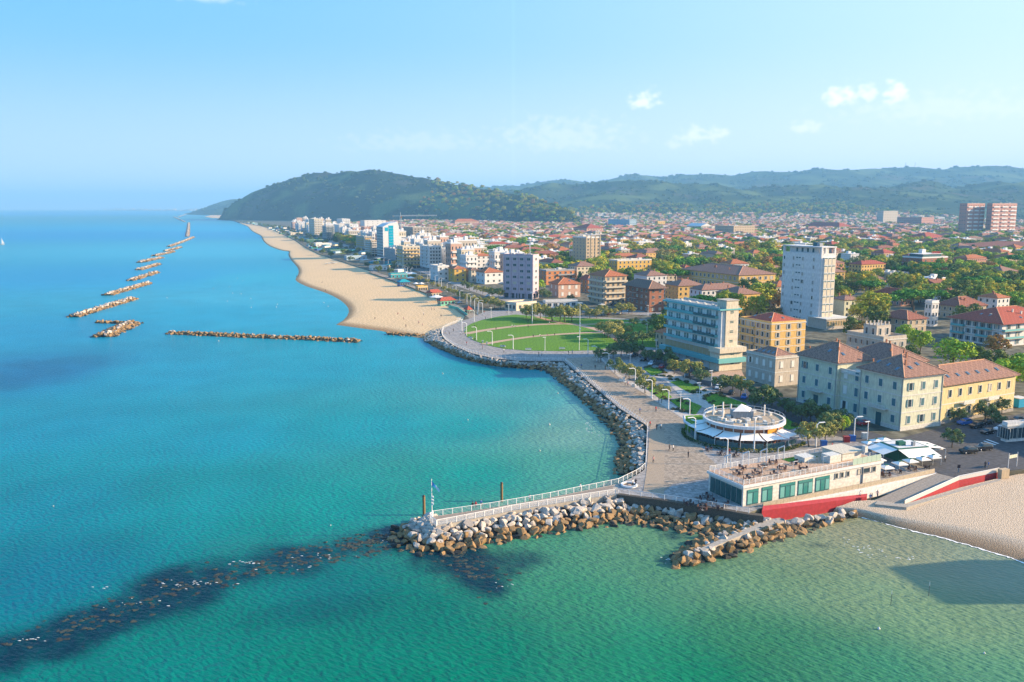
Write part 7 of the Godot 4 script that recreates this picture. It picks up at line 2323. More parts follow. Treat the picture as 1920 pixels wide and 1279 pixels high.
func crown_mesh(kind: String, seed_: int) -> Array:   # [crown, trunk], for a tree one metre high
	var r := RandomNumberGenerator.new()
	r.seed = seed_
	var tones: Array = {
		"tamarisk": [Color(0.197, 0.230, 0.062), Color(0.323, 0.299, 0.090), Color(0.127, 0.172, 0.054), Color(0.391, 0.333, 0.098)],
		"dark_tamarisk": [Color(0.115, 0.161, 0.062), Color(0.172, 0.207, 0.072), Color(0.082, 0.127, 0.054), Color(0.138, 0.196, 0.080)],
		"plane": [Color(0.215, 0.313, 0.035), Color(0.432, 0.407, 0.039), Color(0.144, 0.231, 0.035), Color(0.576, 0.407, 0.039)],
		"green": [Color(0.173, 0.313, 0.032), Color(0.316, 0.461, 0.039), Color(0.130, 0.244, 0.029), Color(0.432, 0.516, 0.039)],
		"oak": [Color(0.091, 0.150, 0.035), Color(0.144, 0.203, 0.044), Color(0.074, 0.114, 0.032), Color(0.188, 0.203, 0.051)],
		"pine": [Color(0.070, 0.196, 0.029), Color(0.104, 0.265, 0.032), Color(0.050, 0.138, 0.025), Color(0.138, 0.299, 0.035)],
		"rust": [Color(0.346, 0.172, 0.051), Color(0.461, 0.230, 0.054), Color(0.230, 0.127, 0.045), Color(0.276, 0.230, 0.054)],
		"conifer": [Color(0.059, 0.115, 0.040), Color(0.082, 0.149, 0.045), Color(0.046, 0.092, 0.035), Color(0.092, 0.161, 0.051)]}[kind]
	var lobes := []
	var n := 11
	for k in n:
		var a := TAU * k / n * 2.4 + r.randf() * 0.7
		match kind:
			"pine":
				var q := sqrt((k + 0.5) / n)
				lobes.append([Vector3(cos(a) * q * 0.46, 0.80 + r.randf_range(-0.02, 0.03) - q * q * 0.10, sin(a) * q * 0.46), 0.17 * r.randf_range(0.8, 1.15), 0.62])
			"conifer":
				var t := k / float(n)
				lobes.append([Vector3(cos(a) * 0.06 * (1 - t), 0.16 + t * 0.74, sin(a) * 0.06 * (1 - t)), 0.23 * (1.0 - t * 0.72), 0.8])
			_:
				var t := k / float(n)
				var wide := (0.29 if kind != "tamarisk" and kind != "dark_tamarisk" else 0.34) * sin(PI * (0.2 + 0.7 * t))
				lobes.append([Vector3(cos(a) * wide, 0.40 + 0.42 * t + r.randf_range(-0.05, 0.05), sin(a) * wide), 0.20 * r.randf_range(0.75, 1.2) * (1.0 - 0.25 * t), 0.88])
	var mb := MB.new()
	var per := 125
	for l: Array in lobes:
		var base: Color = tones[r.randi() % 4].lerp(tones[r.randi() % 4], 0.4)
		for k in per:
			var d := Vector3(r.randfn(0, 1), r.randfn(0, 1), r.randfn(0, 1)).normalized()
			if d.y < -0.35 and r.randf() < 0.6:
				d.y = -d.y
			var rad: float = l[1] * (0.62 + 0.42 * r.randf())
			var p: Vector3 = l[0] + Vector3(d.x, d.y * l[2], d.z) * rad
			var s := r.randf_range(0.022, 0.042)
			var nrm := (d + Vector3(r.randfn(0, 0.45), r.randfn(0, 0.45), r.randfn(0, 0.45))).normalized()
			var e := nrm.cross(Vector3(r.randf() - 0.5, r.randf() - 0.5, r.randf() - 0.5)).normalized() * s
			var f := nrm.cross(e).normalized() * s * r.randf_range(0.55, 1.0)
			mb.col = base.lerp(tones[r.randi() % 4], 0.35) * r.randf_range(0.8, 1.2)
			mb.quad(p - e, p - f, p + e, p + f)
	var tb := MB.new()
	var bend := Vector3(r.randf_range(-0.05, 0.05), 0, r.randf_range(-0.05, 0.05))
	var fork := Vector3(0, 0.30 if kind != "pine" else 0.62, 0) + bend
	tb.bar(Vector3(0, -0.03, 0), fork, 0.026, 0.017, 6)
	for k in 5:
		var l: Array = lobes[(k * 2 + 1) % n]
		tb.bar(fork, (l[0] as Vector3) * Vector3(0.85, 0.95, 0.85), 0.012, 0.005, 4)
	return [mb.put(null, leaf_material()), tb.put(null, mat("bark", 0.10, 0.075, 0.055, 0.95))]


const TREE_WORD := {"tamarisk": "grey-green tamarisk tree", "dark_tamarisk": "dark grey-green tamarisk tree", "plane": "yellowing plane tree", "green": "bright green broad tree", "oak": "dark evergreen oak", "pine": "flat-topped umbrella pine", "rust": "rust brown autumn tree", "conifer": "dark pointed conifer"}


func tree(kind: String, x: float, z: float, y: float, tall: float, wide := 1.0) -> Node3D:
	if not crowns.has(kind):
		crowns[kind] = []
		for k in 5:
			crowns[kind].append(crown_mesh(kind, 50 + k * 7 + kind.length() * 31))
	var m: Array = crowns[kind][rng.randi() % 5]
	var o := thing("%s_tree" % {"tamarisk": "tamarisk", "dark_tamarisk": "tamarisk", "plane": "plane", "green": "broadleaf", "oak": "oak", "pine": "pine", "rust": "autumn", "conifer": "conifer"}[kind], "", "tree", Vector3(x, y, z), rng.randf() * TAU, {"tamarisk": "tamarisk trees of the lawn and promenade", "dark_tamarisk": "tamarisk trees of the lawn and promenade"}.get(kind, "trees between the houses"))
	o.scale = Vector3(tall * wide, tall, tall * wide)
	part("crown", m[0], o)
	part("trunk", m[1], o)
	auto(o, ("tall " if tall > 14.0 else ("small " if tall < 5.0 else "")) + TREE_WORD[kind])
	return o


func hides_front(p: Vector2) -> bool:   # in the yard before one of the large houses
	for l in landmarks:
		if l[1] < -1100.0:
			continue
		var way := Vector2(l[0], l[1]).normalized()
		var off := p - Vector2(l[0], l[1])
		var side := absf(off.dot(Vector2(-way.y, way.x)))
		if off.dot(way) < 0.0 and off.dot(way) > -75.0 and side < 30.0:
			return true
	return false


func build_trees() -> void:
	rng.seed = 31
	for t: Array in [["tamarisk", 8, -477, 7.9, 1.15], ["tamarisk", 11, -472, 9.9, 1.15], ["tamarisk", 16, -479, 10.0, 1.15], ["tamarisk", 19, -472, 8.7, 1.15], ["tamarisk", 22, -467, 8.6, 1.15], ["tamarisk", 26, -463, 10.0, 1.15], ["tamarisk", 29, -461, 10.8, 1.15], ["tamarisk", 33, -465, 9.1, 1.15], ["tamarisk", 40, -491, 8.1, 1.15], ["tamarisk", 44, -479, 6.7, 1.15], ["tamarisk", 48, -479, 6.4, 1.15], ["tamarisk", 52, -491, 7.5, 1.15], ["tamarisk", 55, -486, 5.9, 1.15], ["tamarisk", 59, -491, 5.0, 1.15], ["tamarisk", 64, -496, 7.5, 1.15], ["tamarisk", 69, -501, 7.0, 1.15], ["tamarisk", 71, -501, 4.8, 1.15], ["tamarisk", 45, -412, 8.4, 1.15], ["tamarisk", 46, -405, 8.8, 1.15], ["tamarisk", 48, -395, 8.6, 1.15], ["tamarisk", 53, -426, 7.1, 1.15], ["tamarisk", 55, -409, 7.0, 1.15], ["tamarisk", 64, -444, 5.4, 1.15], ["tamarisk", 70, -436, 6.1, 1.15], ["tamarisk", 75, -436, 9.1, 1.15], ["tamarisk", 42, -309, 6.0, 1.15], ["tamarisk", 45, -303, 5.9, 1.15], ["tamarisk", 43, -307, 5.8, 1.15], ["tamarisk", 45, -282, 7.0, 1.15], ["tamarisk", 50, -276, 4.9, 1.15], ["tamarisk", 61, -315, 6.7, 1.15], ["tamarisk", 65, -305, 8.5, 1.15], ["tamarisk", 76, -277, 7.6, 1.15], ["tamarisk", 78, -217, 7.2, 1.15], ["tamarisk", 84, -222, 5.9, 1.15], ["tamarisk", 88, -229, 6.5, 1.15], ["tamarisk", -70, -701, 4.4, 1.15], ["tamarisk", -63, -677, 4.2, 1.15], ["tamarisk", -57, -659, 4.1, 1.15], ["tamarisk", -51, -638, 4.4, 1.15], ["tamarisk", -46, -622, 4.7, 1.15], ["tamarisk", -41, -606, 5.3, 1.15], ["tamarisk", -36, -585, 5.9, 1.15], ["tamarisk", -31, -568, 6.1, 1.15], ["tamarisk", -26, -555, 6.3, 1.15], ["tamarisk", -22, -546, 5.9, 1.15], ["tamarisk", -18, -540, 5.8, 1.15], ["tamarisk", -14, -534, 7.7, 1.15], ["tamarisk", -11, -528, 7.3, 1.15], ["tamarisk", -7, -522, 6.6, 1.15], ["tamarisk", -86, -743, 5.6, 1.15], ["tamarisk", -78, -721, 5.9, 1.15], ["tamarisk", -21, -614, 6.6, 1.15], ["tamarisk", -17, -603, 7.2, 1.15], ["tamarisk", -13, -592, 7.8, 1.15], ["tamarisk", -9, -585, 8.1, 1.15], ["tamarisk", -26, -629, 5.9, 1.15], ["dark_tamarisk", 50, -383, 6.4, 1.1], ["dark_tamarisk", 54, -380, 7.3, 1.1], ["dark_tamarisk", 60, -387, 6.7, 1.1], ["dark_tamarisk", 66, -395, 6.3, 1.1], ["dark_tamarisk", 68, -387, 6.7, 1.1], ["dark_tamarisk", 36, -340, 6.6, 1.1], ["dark_tamarisk", 42, -349, 6.7, 1.1], ["dark_tamarisk", 46, -355, 7.5, 1.1], ["dark_tamarisk", 49, -349, 7.2, 1.1], ["dark_tamarisk", 53, -355, 6.4, 1.1], ["dark_tamarisk", 39, -317, 6.6, 1.1], ["dark_tamarisk", 55, -342, 5.7, 1.1], ["dark_tamarisk", 58, -337, 5.9, 1.1], ["dark_tamarisk", 61, -335, 7.8, 1.1], ["dark_tamarisk", 62, -328, 6.3, 1.1], ["dark_tamarisk", 67, -296, 6.7, 1.1], ["dark_tamarisk", 71, -284, 6.6, 1.1], ["dark_tamarisk", 75, -284, 6.5, 1.1], ["dark_tamarisk", 77, -256, 9.5, 1.1], ["dark_tamarisk", 82, -263, 6.4, 1.1], ["dark_tamarisk", 76, -261, 5.1, 1.1], ["dark_tamarisk", 85, -244, 5.6, 1.1], ["dark_tamarisk", 87, -241, 7.4, 1.1], ["dark_tamarisk", 89, -238, 6.9, 1.1], ["dark_tamarisk", 88, -229, 6.7, 1.1], ["dark_tamarisk", 83, -254, 5.0, 1.1], ["dark_tamarisk", 93, -234, 6.6, 1.1], ["dark_tamarisk", 84, -249, 5.2, 1.1], ["dark_tamarisk", 115, -216, 5.7, 1.1], ["dark_tamarisk", 128, -244, 5.0, 1.1], ["dark_tamarisk", 131, -243, 4.5, 1.1], ["dark_tamarisk", 140, -246, 6.1, 1.1], ["dark_tamarisk", 149, -253, 5.6, 1.1], ["dark_tamarisk", 139, -237, 4.5, 1.1], ["dark_tamarisk", 140, -243, 5.0, 1.1], ["dark_tamarisk", -37, -663, 6.2, 1.1], ["dark_tamarisk", -32, -642, 6.8, 1.1], ["dark_tamarisk", 21, -585, 7.4, 1.1], ["dark_tamarisk", 24, -578, 6.9, 1.1], ["dark_tamarisk", 39, -564, 5.7, 1.1], ["dark_tamarisk", 53, -564, 5.0, 1.1], ["green", 170, -322, 13.9, 1.35], ["green", 170, -284, 13.4, 1.35], ["green", 185, -302, 11.7, 1.3], ["green", 174, -359, 12.2, 1.0], ["green", 92, -231, 5.6, 0.9], ["green", 180, -387, 9.9, 1.0], ["green", 20, -629, 11.1, 1.0], ["pine", 216, -491, 14.6, 1.25], ["pine", 235, -496, 16.9, 1.3], ["pine", 248, -501, 16.1, 1.3], ["pine", 325, -585, 17.6, 1.7], ["pine", 151, -365, 9.4, 0.9], ["pine", 163, -766, 11.0, 1.3], ["pine", 172, -906, 9.0, 1.4], ["rust", 157, -377, 13.0, 0.9], ["rust", 157, -372, 7.9, 1.0], ["rust", 125, -372, 4.5, 1.1], ["rust", 203, -352, 10.2, 1.3], ["rust", 195, -472, 9.0, 1.0], ["oak", 185, -430, 13.7, 1.1], ["oak", 160, -395, 12.6, 1.1], ["oak", 346, -642, 16.1, 1.3], ["oak", 370, -663, 18.7, 1.3], ["oak", 374, -711, 16.9, 1.3], ["oak", 322, -642, 12.1, 1.3], ["oak", 362, -622, 17.5, 1.3], ["oak", 181, -328, 10.1, 1.1], ["oak", 182, -317, 10.2, 1.2], ["oak", 154, -328, 10.6, 1.0], ["oak", 231, -585, 14.7, 1.2], ["oak", 206, -430, 9.6, 1.1], ["oak", 51, -817, 10.2, 0.9], ["oak", 222, -585, 12.9, 1.2], ["oak", 354, -766, 9.6, 1.2], ["plane", 292, -766, 15.3, 1.1], ["plane", 264, -663, 14.5, 1.1], ["plane", 266, -642, 16.1, 1.1], ["plane", 335, -766, 19.1, 1.1], ["plane", 395, -866, 18.9, 1.1], ["plane", 279, -585, 11.8, 1.3], ["plane", 301, -585, 14.7, 1.2], ["plane", 291, -552, 15.6, 1.2], ["plane", 274, -552, 15.6, 1.2], ["plane", 294, -537, 15.2, 1.2], ["plane", 307, -537, 15.9, 1.2], ["plane", 326, -552, 15.6, 1.2], ["plane", 193, -1107, 21.9, 1.2], ["plane", 209, -1083, 23.5, 1.2], ["plane", 234, -1107, 22.6, 1.2], ["plane", 250, -1083, 24.8, 1.1], ["plane", 130, -866, 13.5, 1.1], ["plane", 140, -844, 13.7, 1.1], ["plane", 148, -817, 12.2, 1.1], ["plane", 226, -906, 14.1, 1.2], ["plane", 206, -766, 14.3, 1.2], ["plane", 310, -1107, 24.0, 1.1], ["plane", 298, -997, 27.2, 1.1], ["plane", 190, -844, 12.6, 1.1], ["plane", 192, -797, 13.4, 1.1], ["plane", 223, -766, 14.3, 1.1], ["plane", 218, -711, 13.3, 1.1], ["plane", 373, -866, 16.2, 1.1], ["plane", 464, -906, 15.8, 1.1], ["plane", 386, -766, 19.1, 1.0]]:
		tree(t[0], t[1], t[2], GROUND - 0.15, t[3], t[4])
		taken.append([t[1], t[2], t[3] * 0.2])
	for p: Vector2 in strip_trees:
		tree("dark_tamarisk" if rng.randf() < 0.6 else "oak", p.x, p.y, GROUND - 0.3, rng.randf_range(5.0, 8.5), 1.25)
	var kinds := ["plane", "plane", "oak", "plane", "green", "plane", "pine", "oak", "conifer", "rust", "plane", "tamarisk"]
	tree_spots.sort_custom(func(a: Vector2, b: Vector2) -> bool: return a.y > b.y)
	var made := 0
	var far := []
	var far_tint := PackedColorArray()
	for p: Vector2 in tree_spots:
		for k in (4 if p.y > -1000.0 else 3):
			var q := p + Vector2(rng.randf_range(-13, 13), rng.randf_range(-13, 13))
			if not free_spot(q.x, q.y, 2.0) or (hides_front(q) and rng.randf() < 0.85):
				continue
			var kind: String = kinds[rng.randi() % 12]
			var tall := rng.randf_range(10, 19) * (0.8 if kind == "rust" or kind == "tamarisk" else 1.0)
			var y := land_height(q.x, q.y) - 0.1
			if made < 300:
				tree(kind, q.x, q.y, y, tall, rng.randf_range(0.95, 1.3))
				made += 1
			else:
				far.append(Transform3D(Basis(Vector3.UP, rng.randf() * TAU).scaled(Vector3(tall * 1.25, tall, tall * 1.25)), Vector3(q.x, y, q.y)))
				far_tint.append(Color(1, 1, 1) * rng.randf_range(0.8, 1.25))
	var all := thing("town_greenery", "mass of trees between the far houses of the town", "trees")
	all.set_meta("kind", "stuff")
	for k in 12:
		var at := []
		for q in range(k, far.size(), 12):
			at.append(far[q])
		var kind: String = kinds[k]
		if at.size():
			scatter("crowns", crowns[kind if crowns.has(kind) else "oak"][k % 5][0], at, all)
	# woods on the hills: leafy clumps
	var clump := []
	for c in 3:
		var r := RandomNumberGenerator.new()
		r.seed = 90 + c
		var mb := MB.new()
		for k in 70:
			var d := Vector3(r.randfn(0, 1), absf(r.randfn(0, 1)), r.randfn(0, 1)).normalized()
			var p := d * r.randf_range(0.35, 0.55)
			var s := r.randf_range(0.10, 0.18)
			var nn := (d + Vector3(r.randfn(0, 0.3), r.randfn(0, 0.3), r.randfn(0, 0.3))).normalized()
			var e := nn.cross(Vector3(r.randf() - 0.5, r.randf() - 0.5, r.randf() - 0.5)).normalized() * s
			var f := nn.cross(e).normalized() * s
			mb.col = [Color(0.045, 0.08, 0.022), Color(0.06, 0.10, 0.025), Color(0.07, 0.095, 0.03)][c] * r.randf_range(0.75, 1.3)
			mb.quad(p - e, p - f, p + e, p + f)
		clump.append(mb.put(null, leaf_material()))
	var woods := [[], [], []]
	var fields := FastNoiseLite.new()
	fields.seed = 77
	for e: Array in [[0, 9000, 11.0, 25.0, 0.0022], [1, 7000, 14.0, 30.0, 0.0016], [2, 6000, 22.0, 46.0, 0.0012], [3, 900, 16.0, 30.0, 0.002]]:
		var d: Array = hill_defs[e[0]]
		fields.frequency = e[4] * 1.6
		for k in e[1]:
			var x := rng.randf_range(d[6], d[7])
			var z := rng.randf_range(d[8], d[9])
			var y := hill_height(d, x, z)
			if y < 3.5 or fields.get_noise_2d(x, z) > 0.2 + rng.randf_range(-0.06, 0.1):
				continue
			var s := rng.randf_range(e[2], e[3])
			woods[rng.randi() % 3].append(Transform3D(Basis(Vector3.UP, rng.randf() * TAU).scaled(Vector3(s, s * rng.randf_range(0.6, 0.95), s)), Vector3(x, y - s * 0.1, z)))
	var wood := thing("hill_woods", "woods covering the headland and the hills behind the town", "woods")
	wood.set_meta("kind", "stuff")
	for c in 3:
		scatter("treetops", clump[c], woods[c], wood)
	# shrubs of the seafront beds
	var sm := []
	for c in 3:
		var r := RandomNumberGenerator.new()
		r.seed = 190 + c
		var mb := MB.new()
		for k in 260:
			var d := Vector3(r.randfn(0, 1), absf(r.randfn(0, 1)), r.randfn(0, 1)).normalized()
			var p := d * Vector3(0.8, 0.6, 0.8) * r.randf_range(0.5, 1.0)
			var s := r.randf_range(0.06, 0.13)
			var e := Vector3(r.randfn(0, 1), r.randfn(0, 1), r.randfn(0, 1)).normalized() * s
			var f := e.cross(d).normalized() * s
			mb.col = [Color(0.16, 0.14, 0.045), Color(0.06, 0.10, 0.03), Color(0.09, 0.10, 0.06)][c] * r.randf_range(0.7, 1.3)
			mb.quad(p - e, p - f, p + e, p + f)
		sm.append(mb.put(null, leaf_material()))
	var spots := [Vector2(53.2, -327.9), Vector2(55.3, -326.8), Vector2(57.0, -322.4), Vector2(57.5, -317.1), Vector2(54.2, -312.9), Vector2(56.2, -310.9), Vector2(58.2, -309.9), Vector2(58.7, -304.9), Vector2(61.0, -304.0), Vector2(62.6, -299.2), Vector2(64.1, -295.5), Vector2(60.9, -284.0), Vector2(62.2, -282.3), Vector2(64.8, -285.7), Vector2(64.3, -276.6), Vector2(67.0, -279.8), Vector2(69.2, -281.5), Vector2(70.0, -276.6), Vector2(62.9, -273.4), Vector2(64.0, -270.3), Vector2(46.7, -288.3), Vector2(49.0, -291.0), Vector2(49.6, -281.5), Vector2(49.9, -275.8), Vector2(50.8, -271.8), Vector2(53.2, -270.3), Vector2(55.6, -271.8), Vector2(56.3, -266.5), Vector2(51.0, -258.5), Vector2(52.8, -255.6), Vector2(55.1, -255.6), Vector2(64.9, -258.5), Vector2(67.2, -258.5), Vector2(69.6, -255.6), Vector2(72.0, -252.2), Vector2(74.9, -248.2), Vector2(77.1, -245.0), Vector2(78.8, -240.6), Vector2(80.9, -237.6), Vector2(64.8, -266.5), Vector2(67.7, -264.2), Vector2(70.1, -260.6)]
	for s: Vector2 in spots:
		for k in 2:
			var c := rng.randi() % 3
			var p := s + Vector2(rng.randf_range(-1.3, 1.3), rng.randf_range(-1.3, 1.3))
			var o := thing("garden_shrub", "", "shrub", Vector3(p.x, GROUND, p.y), rng.randf() * TAU, "shrubs of the seafront garden beds")
			o.scale = Vector3.ONE * rng.randf_range(0.8, 1.5)
			part("foliage", sm[c], o)
			auto(o, ["low straw-coloured shrub", "low green shrub", "low grey-green shrub"][c])
	# the lone radio masts on the hill crest
	for k in 2:
		var x: float = [3439, 3519.8][k]
		var o := thing("hill_mast", ["thin radio mast on the far hill crest, the left one of two", "thin radio mast on the far hill crest, the right one of two"][k], "mast", Vector3(x, land_height(x, -7600.0) - 2.0, -7600.0), 0.0, "masts on the hill crest")
		var mb := MB.new()
		mb.bar(Vector3.ZERO, Vector3(0, 46, 0), 2.2, 1.4, 4)
		make("shaft", mb, mats["steel_grey"], o)


# ---------------------------------------------------------------- street and beach things

func lamp_seven(o: Node3D, tall: float, reach: float) -> void:   # tall white post with a bent-over flat head
	var mb := MB.new()
	mb.bar(Vector3.ZERO, Vector3(0, tall, 0), 0.17, 0.13, 6)
	make("post", mb, mats["white_metal"], o)
	mb = MB.new()
	mb.bar(Vector3(0, tall - 0.1, 0), Vector3(-reach * 0.35, tall + 0.35, 0), 0.13, 0.12, 5)
	make("elbow", mb, mats["white_metal"], o)
	mb = MB.new()
	mb.box(Vector3(-reach * 0.75, tall + 0.42, 0), Vector3(reach * 0.9, 0.16, 0.42), true)
	make("lamp_head", mb, mats["white_metal"], o)
	mb = MB.new()
	mb.bar(Vector3(0, -0.05, 0), Vector3(0, 0.35, 0), 0.26, 0.24, 8)
	make("base", mb, mats["steel_grey"], o)


func lamp_tee(o: Node3D, tall: float) -> void:
	var mb := MB.new()
	mb.bar(Vector3.ZERO, Vector3(0, tall, 0), 0.12, 0.09, 6)
	make("post", mb, mats["white_metal"], o)
	mb = MB.new()
	mb.box(Vector3(-0.35, tall + 0.05, 0), Vector3(1.5, 0.14, 0.4), true)
	make("lamp_head", mb, mats["white_metal"], o)


func car_meshes() -> Array:   # [hatchback body, hatchback glass, tall body, tall glass, wheel, rim, lamp]
	var out := []
	for tall in 2:
		var st: Array = [[-2.0, 0.34, 0.66, 0.66, 0.70, 0.70], [-1.9, 0.28, 0.80, 0.80, 0.84, 0.80], [-0.95, 0.26, 0.93, 0.95, 0.88, 0.78], [-0.3, 0.26, 0.95, 1.40, 0.89, 0.64], [0.4, 0.26, 0.96, 1.47, 0.89, 0.64], [1.35, 0.26, 0.97, 1.42, 0.88, 0.62], [1.85, 0.30, 0.95, 1.02, 0.84, 0.72], [2.0, 0.40, 0.72, 0.74, 0.74, 0.70]] if tall == 0 else [[-2.2, 0.42, 0.80, 0.80, 0.76, 0.76], [-2.1, 0.36, 1.0, 1.0, 0.90, 0.86], [-1.05, 0.34, 1.10, 1.12, 0.93, 0.84], [-0.45, 0.34, 1.12, 1.66, 0.94, 0.72], [0.5, 0.34, 1.12, 1.74, 0.94, 0.72], [1.7, 0.34, 1.13, 1.70, 0.93, 0.70], [2.12, 0.38, 1.10, 1.20, 0.90, 0.80], [2.22, 0.50, 0.9, 0.92, 0.80, 0.76]]
		var body := MB.new()
		var win := MB.new()
		var ring := func(s: Array, out_: float) -> Array:
			return [Vector3(s[0], s[1], s[4]), Vector3(s[0], s[2], s[4] + out_), Vector3(s[0], s[3], s[5] + out_), Vector3(s[0], s[3], -s[5] - out_), Vector3(s[0], s[2], -s[4] - out_), Vector3(s[0], s[1], -s[4])]
		for k in st.size() - 1:
			var a: Array = ring.call(st[k], 0.0)
			var b: Array = ring.call(st[k + 1], 0.0)
			for q in 5:
				body.quad(a[q], b[q], b[q + 1], a[q + 1])
			if k >= 2 and k <= 5:
				var a2: Array = ring.call(st[k], 0.015)
				var b2: Array = ring.call(st[k + 1], 0.015)
				for q: int in [1, 3]:
					var c := [a2[q].lerp(a2[q + 1], 0.12), b2[q].lerp(b2[q + 1], 0.12), b2[q].lerp(b2[q + 1], 0.86), a2[q].lerp(a2[q + 1], 0.86)]
					win.quad(c[0], c[1], c[2], c[3])
				if k == 2 or k == 5:   # windscreen and rear window
					var up := Vector3(0, 0.02, 0)
					win.quad(a[2].lerp(b[2], 0.1) + up + Vector3(0, 0, -0.08), b[2].lerp(a[2], 0.1) + up + Vector3(0, 0, -0.08), b[3].lerp(a[3], 0.1) + up + Vector3(0, 0, 0.08), a[3].lerp(b[3], 0.1) + up + Vector3(0, 0, 0.08))
		for e: Array in [st[0], st[st.size() - 1]]:
			var a: Array = ring.call(e, 0.0)
			body.quad(a[0], a[1], a[4], a[5])
			body.quad(a[1], a[2], a[3], a[4])
		out.append(body.put(null, null))
		out.append(win.put(null, glass()))
	var w := MB.new()
	w.bar(Vector3(0, 0, -0.1), Vector3(0, 0, 0.1), 0.32, 0.32, 12)
	w.bar(Vector3(0, 0, 0.1), Vector3(0, 0, -0.1), 0.32, 0.32, 12)
	out.append(w.put(null, mat("tyre", 0.02, 0.02, 0.02, 0.9)))
	w = MB.new()
	w.bar(Vector3(0, 0, -0.11), Vector3(0, 0, 0.11), 0.19, 0.19, 8)
	out.append(w.put(null, mat("rim", 0.4, 0.4, 0.42, 0.4)))
	w = MB.new()
	w.box(Vector3.ZERO, Vector3(0.06, 0.13, 0.3))
	out.append(w.put(null, mat("lamp_lens", 0.6, 0.6, 0.58, 0.2)))
	return out


func build_street_things() -> void:
	# lamps
	var l0: Node3D = null
	for e: Array in [[32.5, -359.9, 0.35, 1.0], [34.4, -340.7, 0.35, 1.0], [37.4, -324.6, 0.35, 1.0], [43.1, -292.8, 0.35, 1.0], [45.7, -272.6, 0.35, 1.0], [48.4, -257.7, 0.35, 1.0], [52.3, -245.0, 0.35, 1.0], [49.1, -222.3, 0.35, 1.0], [-22.2, -412.0, 0.35, 1.0], [-16.7, -396.8, 0.35, 1.0], [-9.0, -383.1, 0.35, 1.0], [0.5, -370.9, 0.35, 1.0], [-25.3, -426.5, 0.35, 1.0], [-20.7, -463.0, 0.35, 1.0], [-79.6, -743.1, 3.34, 1.05], [-69.8, -706.0, 3.34, 1.05], [-63.0, -698.5, 3.34, 1.05], [-57.7, -672.4, 3.34, 1.05], [-55.4, -667.8, 3.34, 1.05], [-48.0, -629.5, 3.34, 1.05], [-42.2, -606.2, 3.34, 1.05], [-39.9, -606.2, 3.34, 1.05], [-35.1, -571.0, 3.34, 1.05], [-29.1, -548.7, 3.34, 1.05], [-26.0, -533.8, 3.34, 1.05], [-22.9, -519.6, 3.34, 1.05], [-20.0, -508.8, 3.34, 1.05], [-17.2, -495.9, 0.00, 1.05], [-92.9, -784.3, 3.34, 1.05], [-97.6, -796.9, 3.34, 1.05], [-101.7, -809.9, 3.34, 1.05], [-104.6, -816.6, 3.34, 1.05], [-111.8, -844.3, 3.34, 1.05], [-117.9, -866.4, 3.34, 1.05], [-125.0, -889.7, 3.34, 1.05], [-132.4, -914.2, 3.34, 1.05], [-142.1, -949.1, 3.34, 1.05], [79.4, -216.1, 3.44, 1.0], [91.8, -222.3, 3.44, 1.0], [52.6, -201.6, 0.35, 1.0], [-51.3, -766.1, 3.34, 1.05], [-73.8, -766.1, 3.34, 1.05], [-20.0, -495.9, 3.34, 1.05]]:
		var o: Node3D
		if l0 == null:
			l0 = thing("promenade_lamp", "", "street lamp", Vector3.ZERO, 0.0, "white bent-over lamps of the promenade")
			lamp_seven(l0, 6.2, 2.0)
			o = l0
			o.position = Vector3(e[0], GROUND, e[1])
			o.rotation.y = e[2]
		else:
			o = copy(l0, Vector3(e[0], GROUND, e[1]), e[2])
		o.scale = Vector3.ONE * e[3]
		auto(o, "white bent-over street lamp")
	var l1: Node3D = null
	for e: Vector2 in [Vector2(51.8, -256.3), Vector2(63.5, -307.9), Vector2(69.4, -291.0), Vector2(77.0, -275.8), Vector2(14.4, -368.1), Vector2(29.5, -369.5), Vector2(-1.9, -495.9), Vector2(-11.8, -478.9), Vector2(45.6, -324.6), Vector2(61.8, -359.9), Vector2(65.6, -410.3), Vector2(60.7, -270.3), Vector2(94.3, -219.7), Vector2(78.8, -490.9)]:
		var o: Node3D
		if l1 == null:
			l1 = thing("garden_lamp", "", "street lamp", Vector3.ZERO, 0.0, "straight white lamps of the garden")
			lamp_tee(l1, 6.0)
			o = l1
			o.position = Vector3(e.x, GROUND, e.y)
		else:
			o = copy(l1, Vector3(e.x, GROUND, e.y), 0.4)
		auto(o, "straight white garden lamp")
	for k in 3:
		var at: Vector3 = [Vector3(10.9, 3, -456.5), Vector3(32.1, 3, -400.1), Vector3(62, 3, -211.7)][k]
		var o := thing("light_mast", ["tall white light mast at the back edge of the lawn", "tall white light mast at the right side of the lawn", "tall white flag mast before the round pavilion"][k], "mast", at)
		var mb := MB.new()
		var tall: float = [17.0, 17.5, 9.0][k]
		mb.bar(Vector3.ZERO, Vector3(0, tall, 0), 0.2, 0.1, 6)
		make("post", mb, mats["white_metal"], o)
		if k < 2:
			for q in 4:
				mb = MB.new()
				var a := TAU * q / 4 + 0.4
				mb.box(Vector3(cos(a) * 0.8, tall, sin(a) * 0.8), Vector3(0.8, 0.3, 0.5), true)
				make("floodlight", mb, mats["white_metal"], o)
			for q in 3:
				mb = MB.new()
				mb.box(Vector3(0.25, 5.0 + q * 1.4, 0), Vector3(0.5, 0.5, 0.4), true)
				make("loudspeaker", mb, mats["white_metal"], o)
	# cars
	var cm := car_meshes()
	var paints := {"dark": mat("paint_dark", 0.012, 0.014, 0.018, 0.25), "red": mat("paint_red", 0.32, 0.01, 0.015, 0.3), "blue": mat("paint_blue", 0.01, 0.10, 0.36, 0.3), "white": mat("paint_white", 0.62, 0.64, 0.66, 0.3), "silver": mat("paint_silver", 0.32, 0.34, 0.36, 0.3)}
	for p: StandardMaterial3D in paints.values():
		p.clearcoat_enabled = true
		p.clearcoat = 0.6
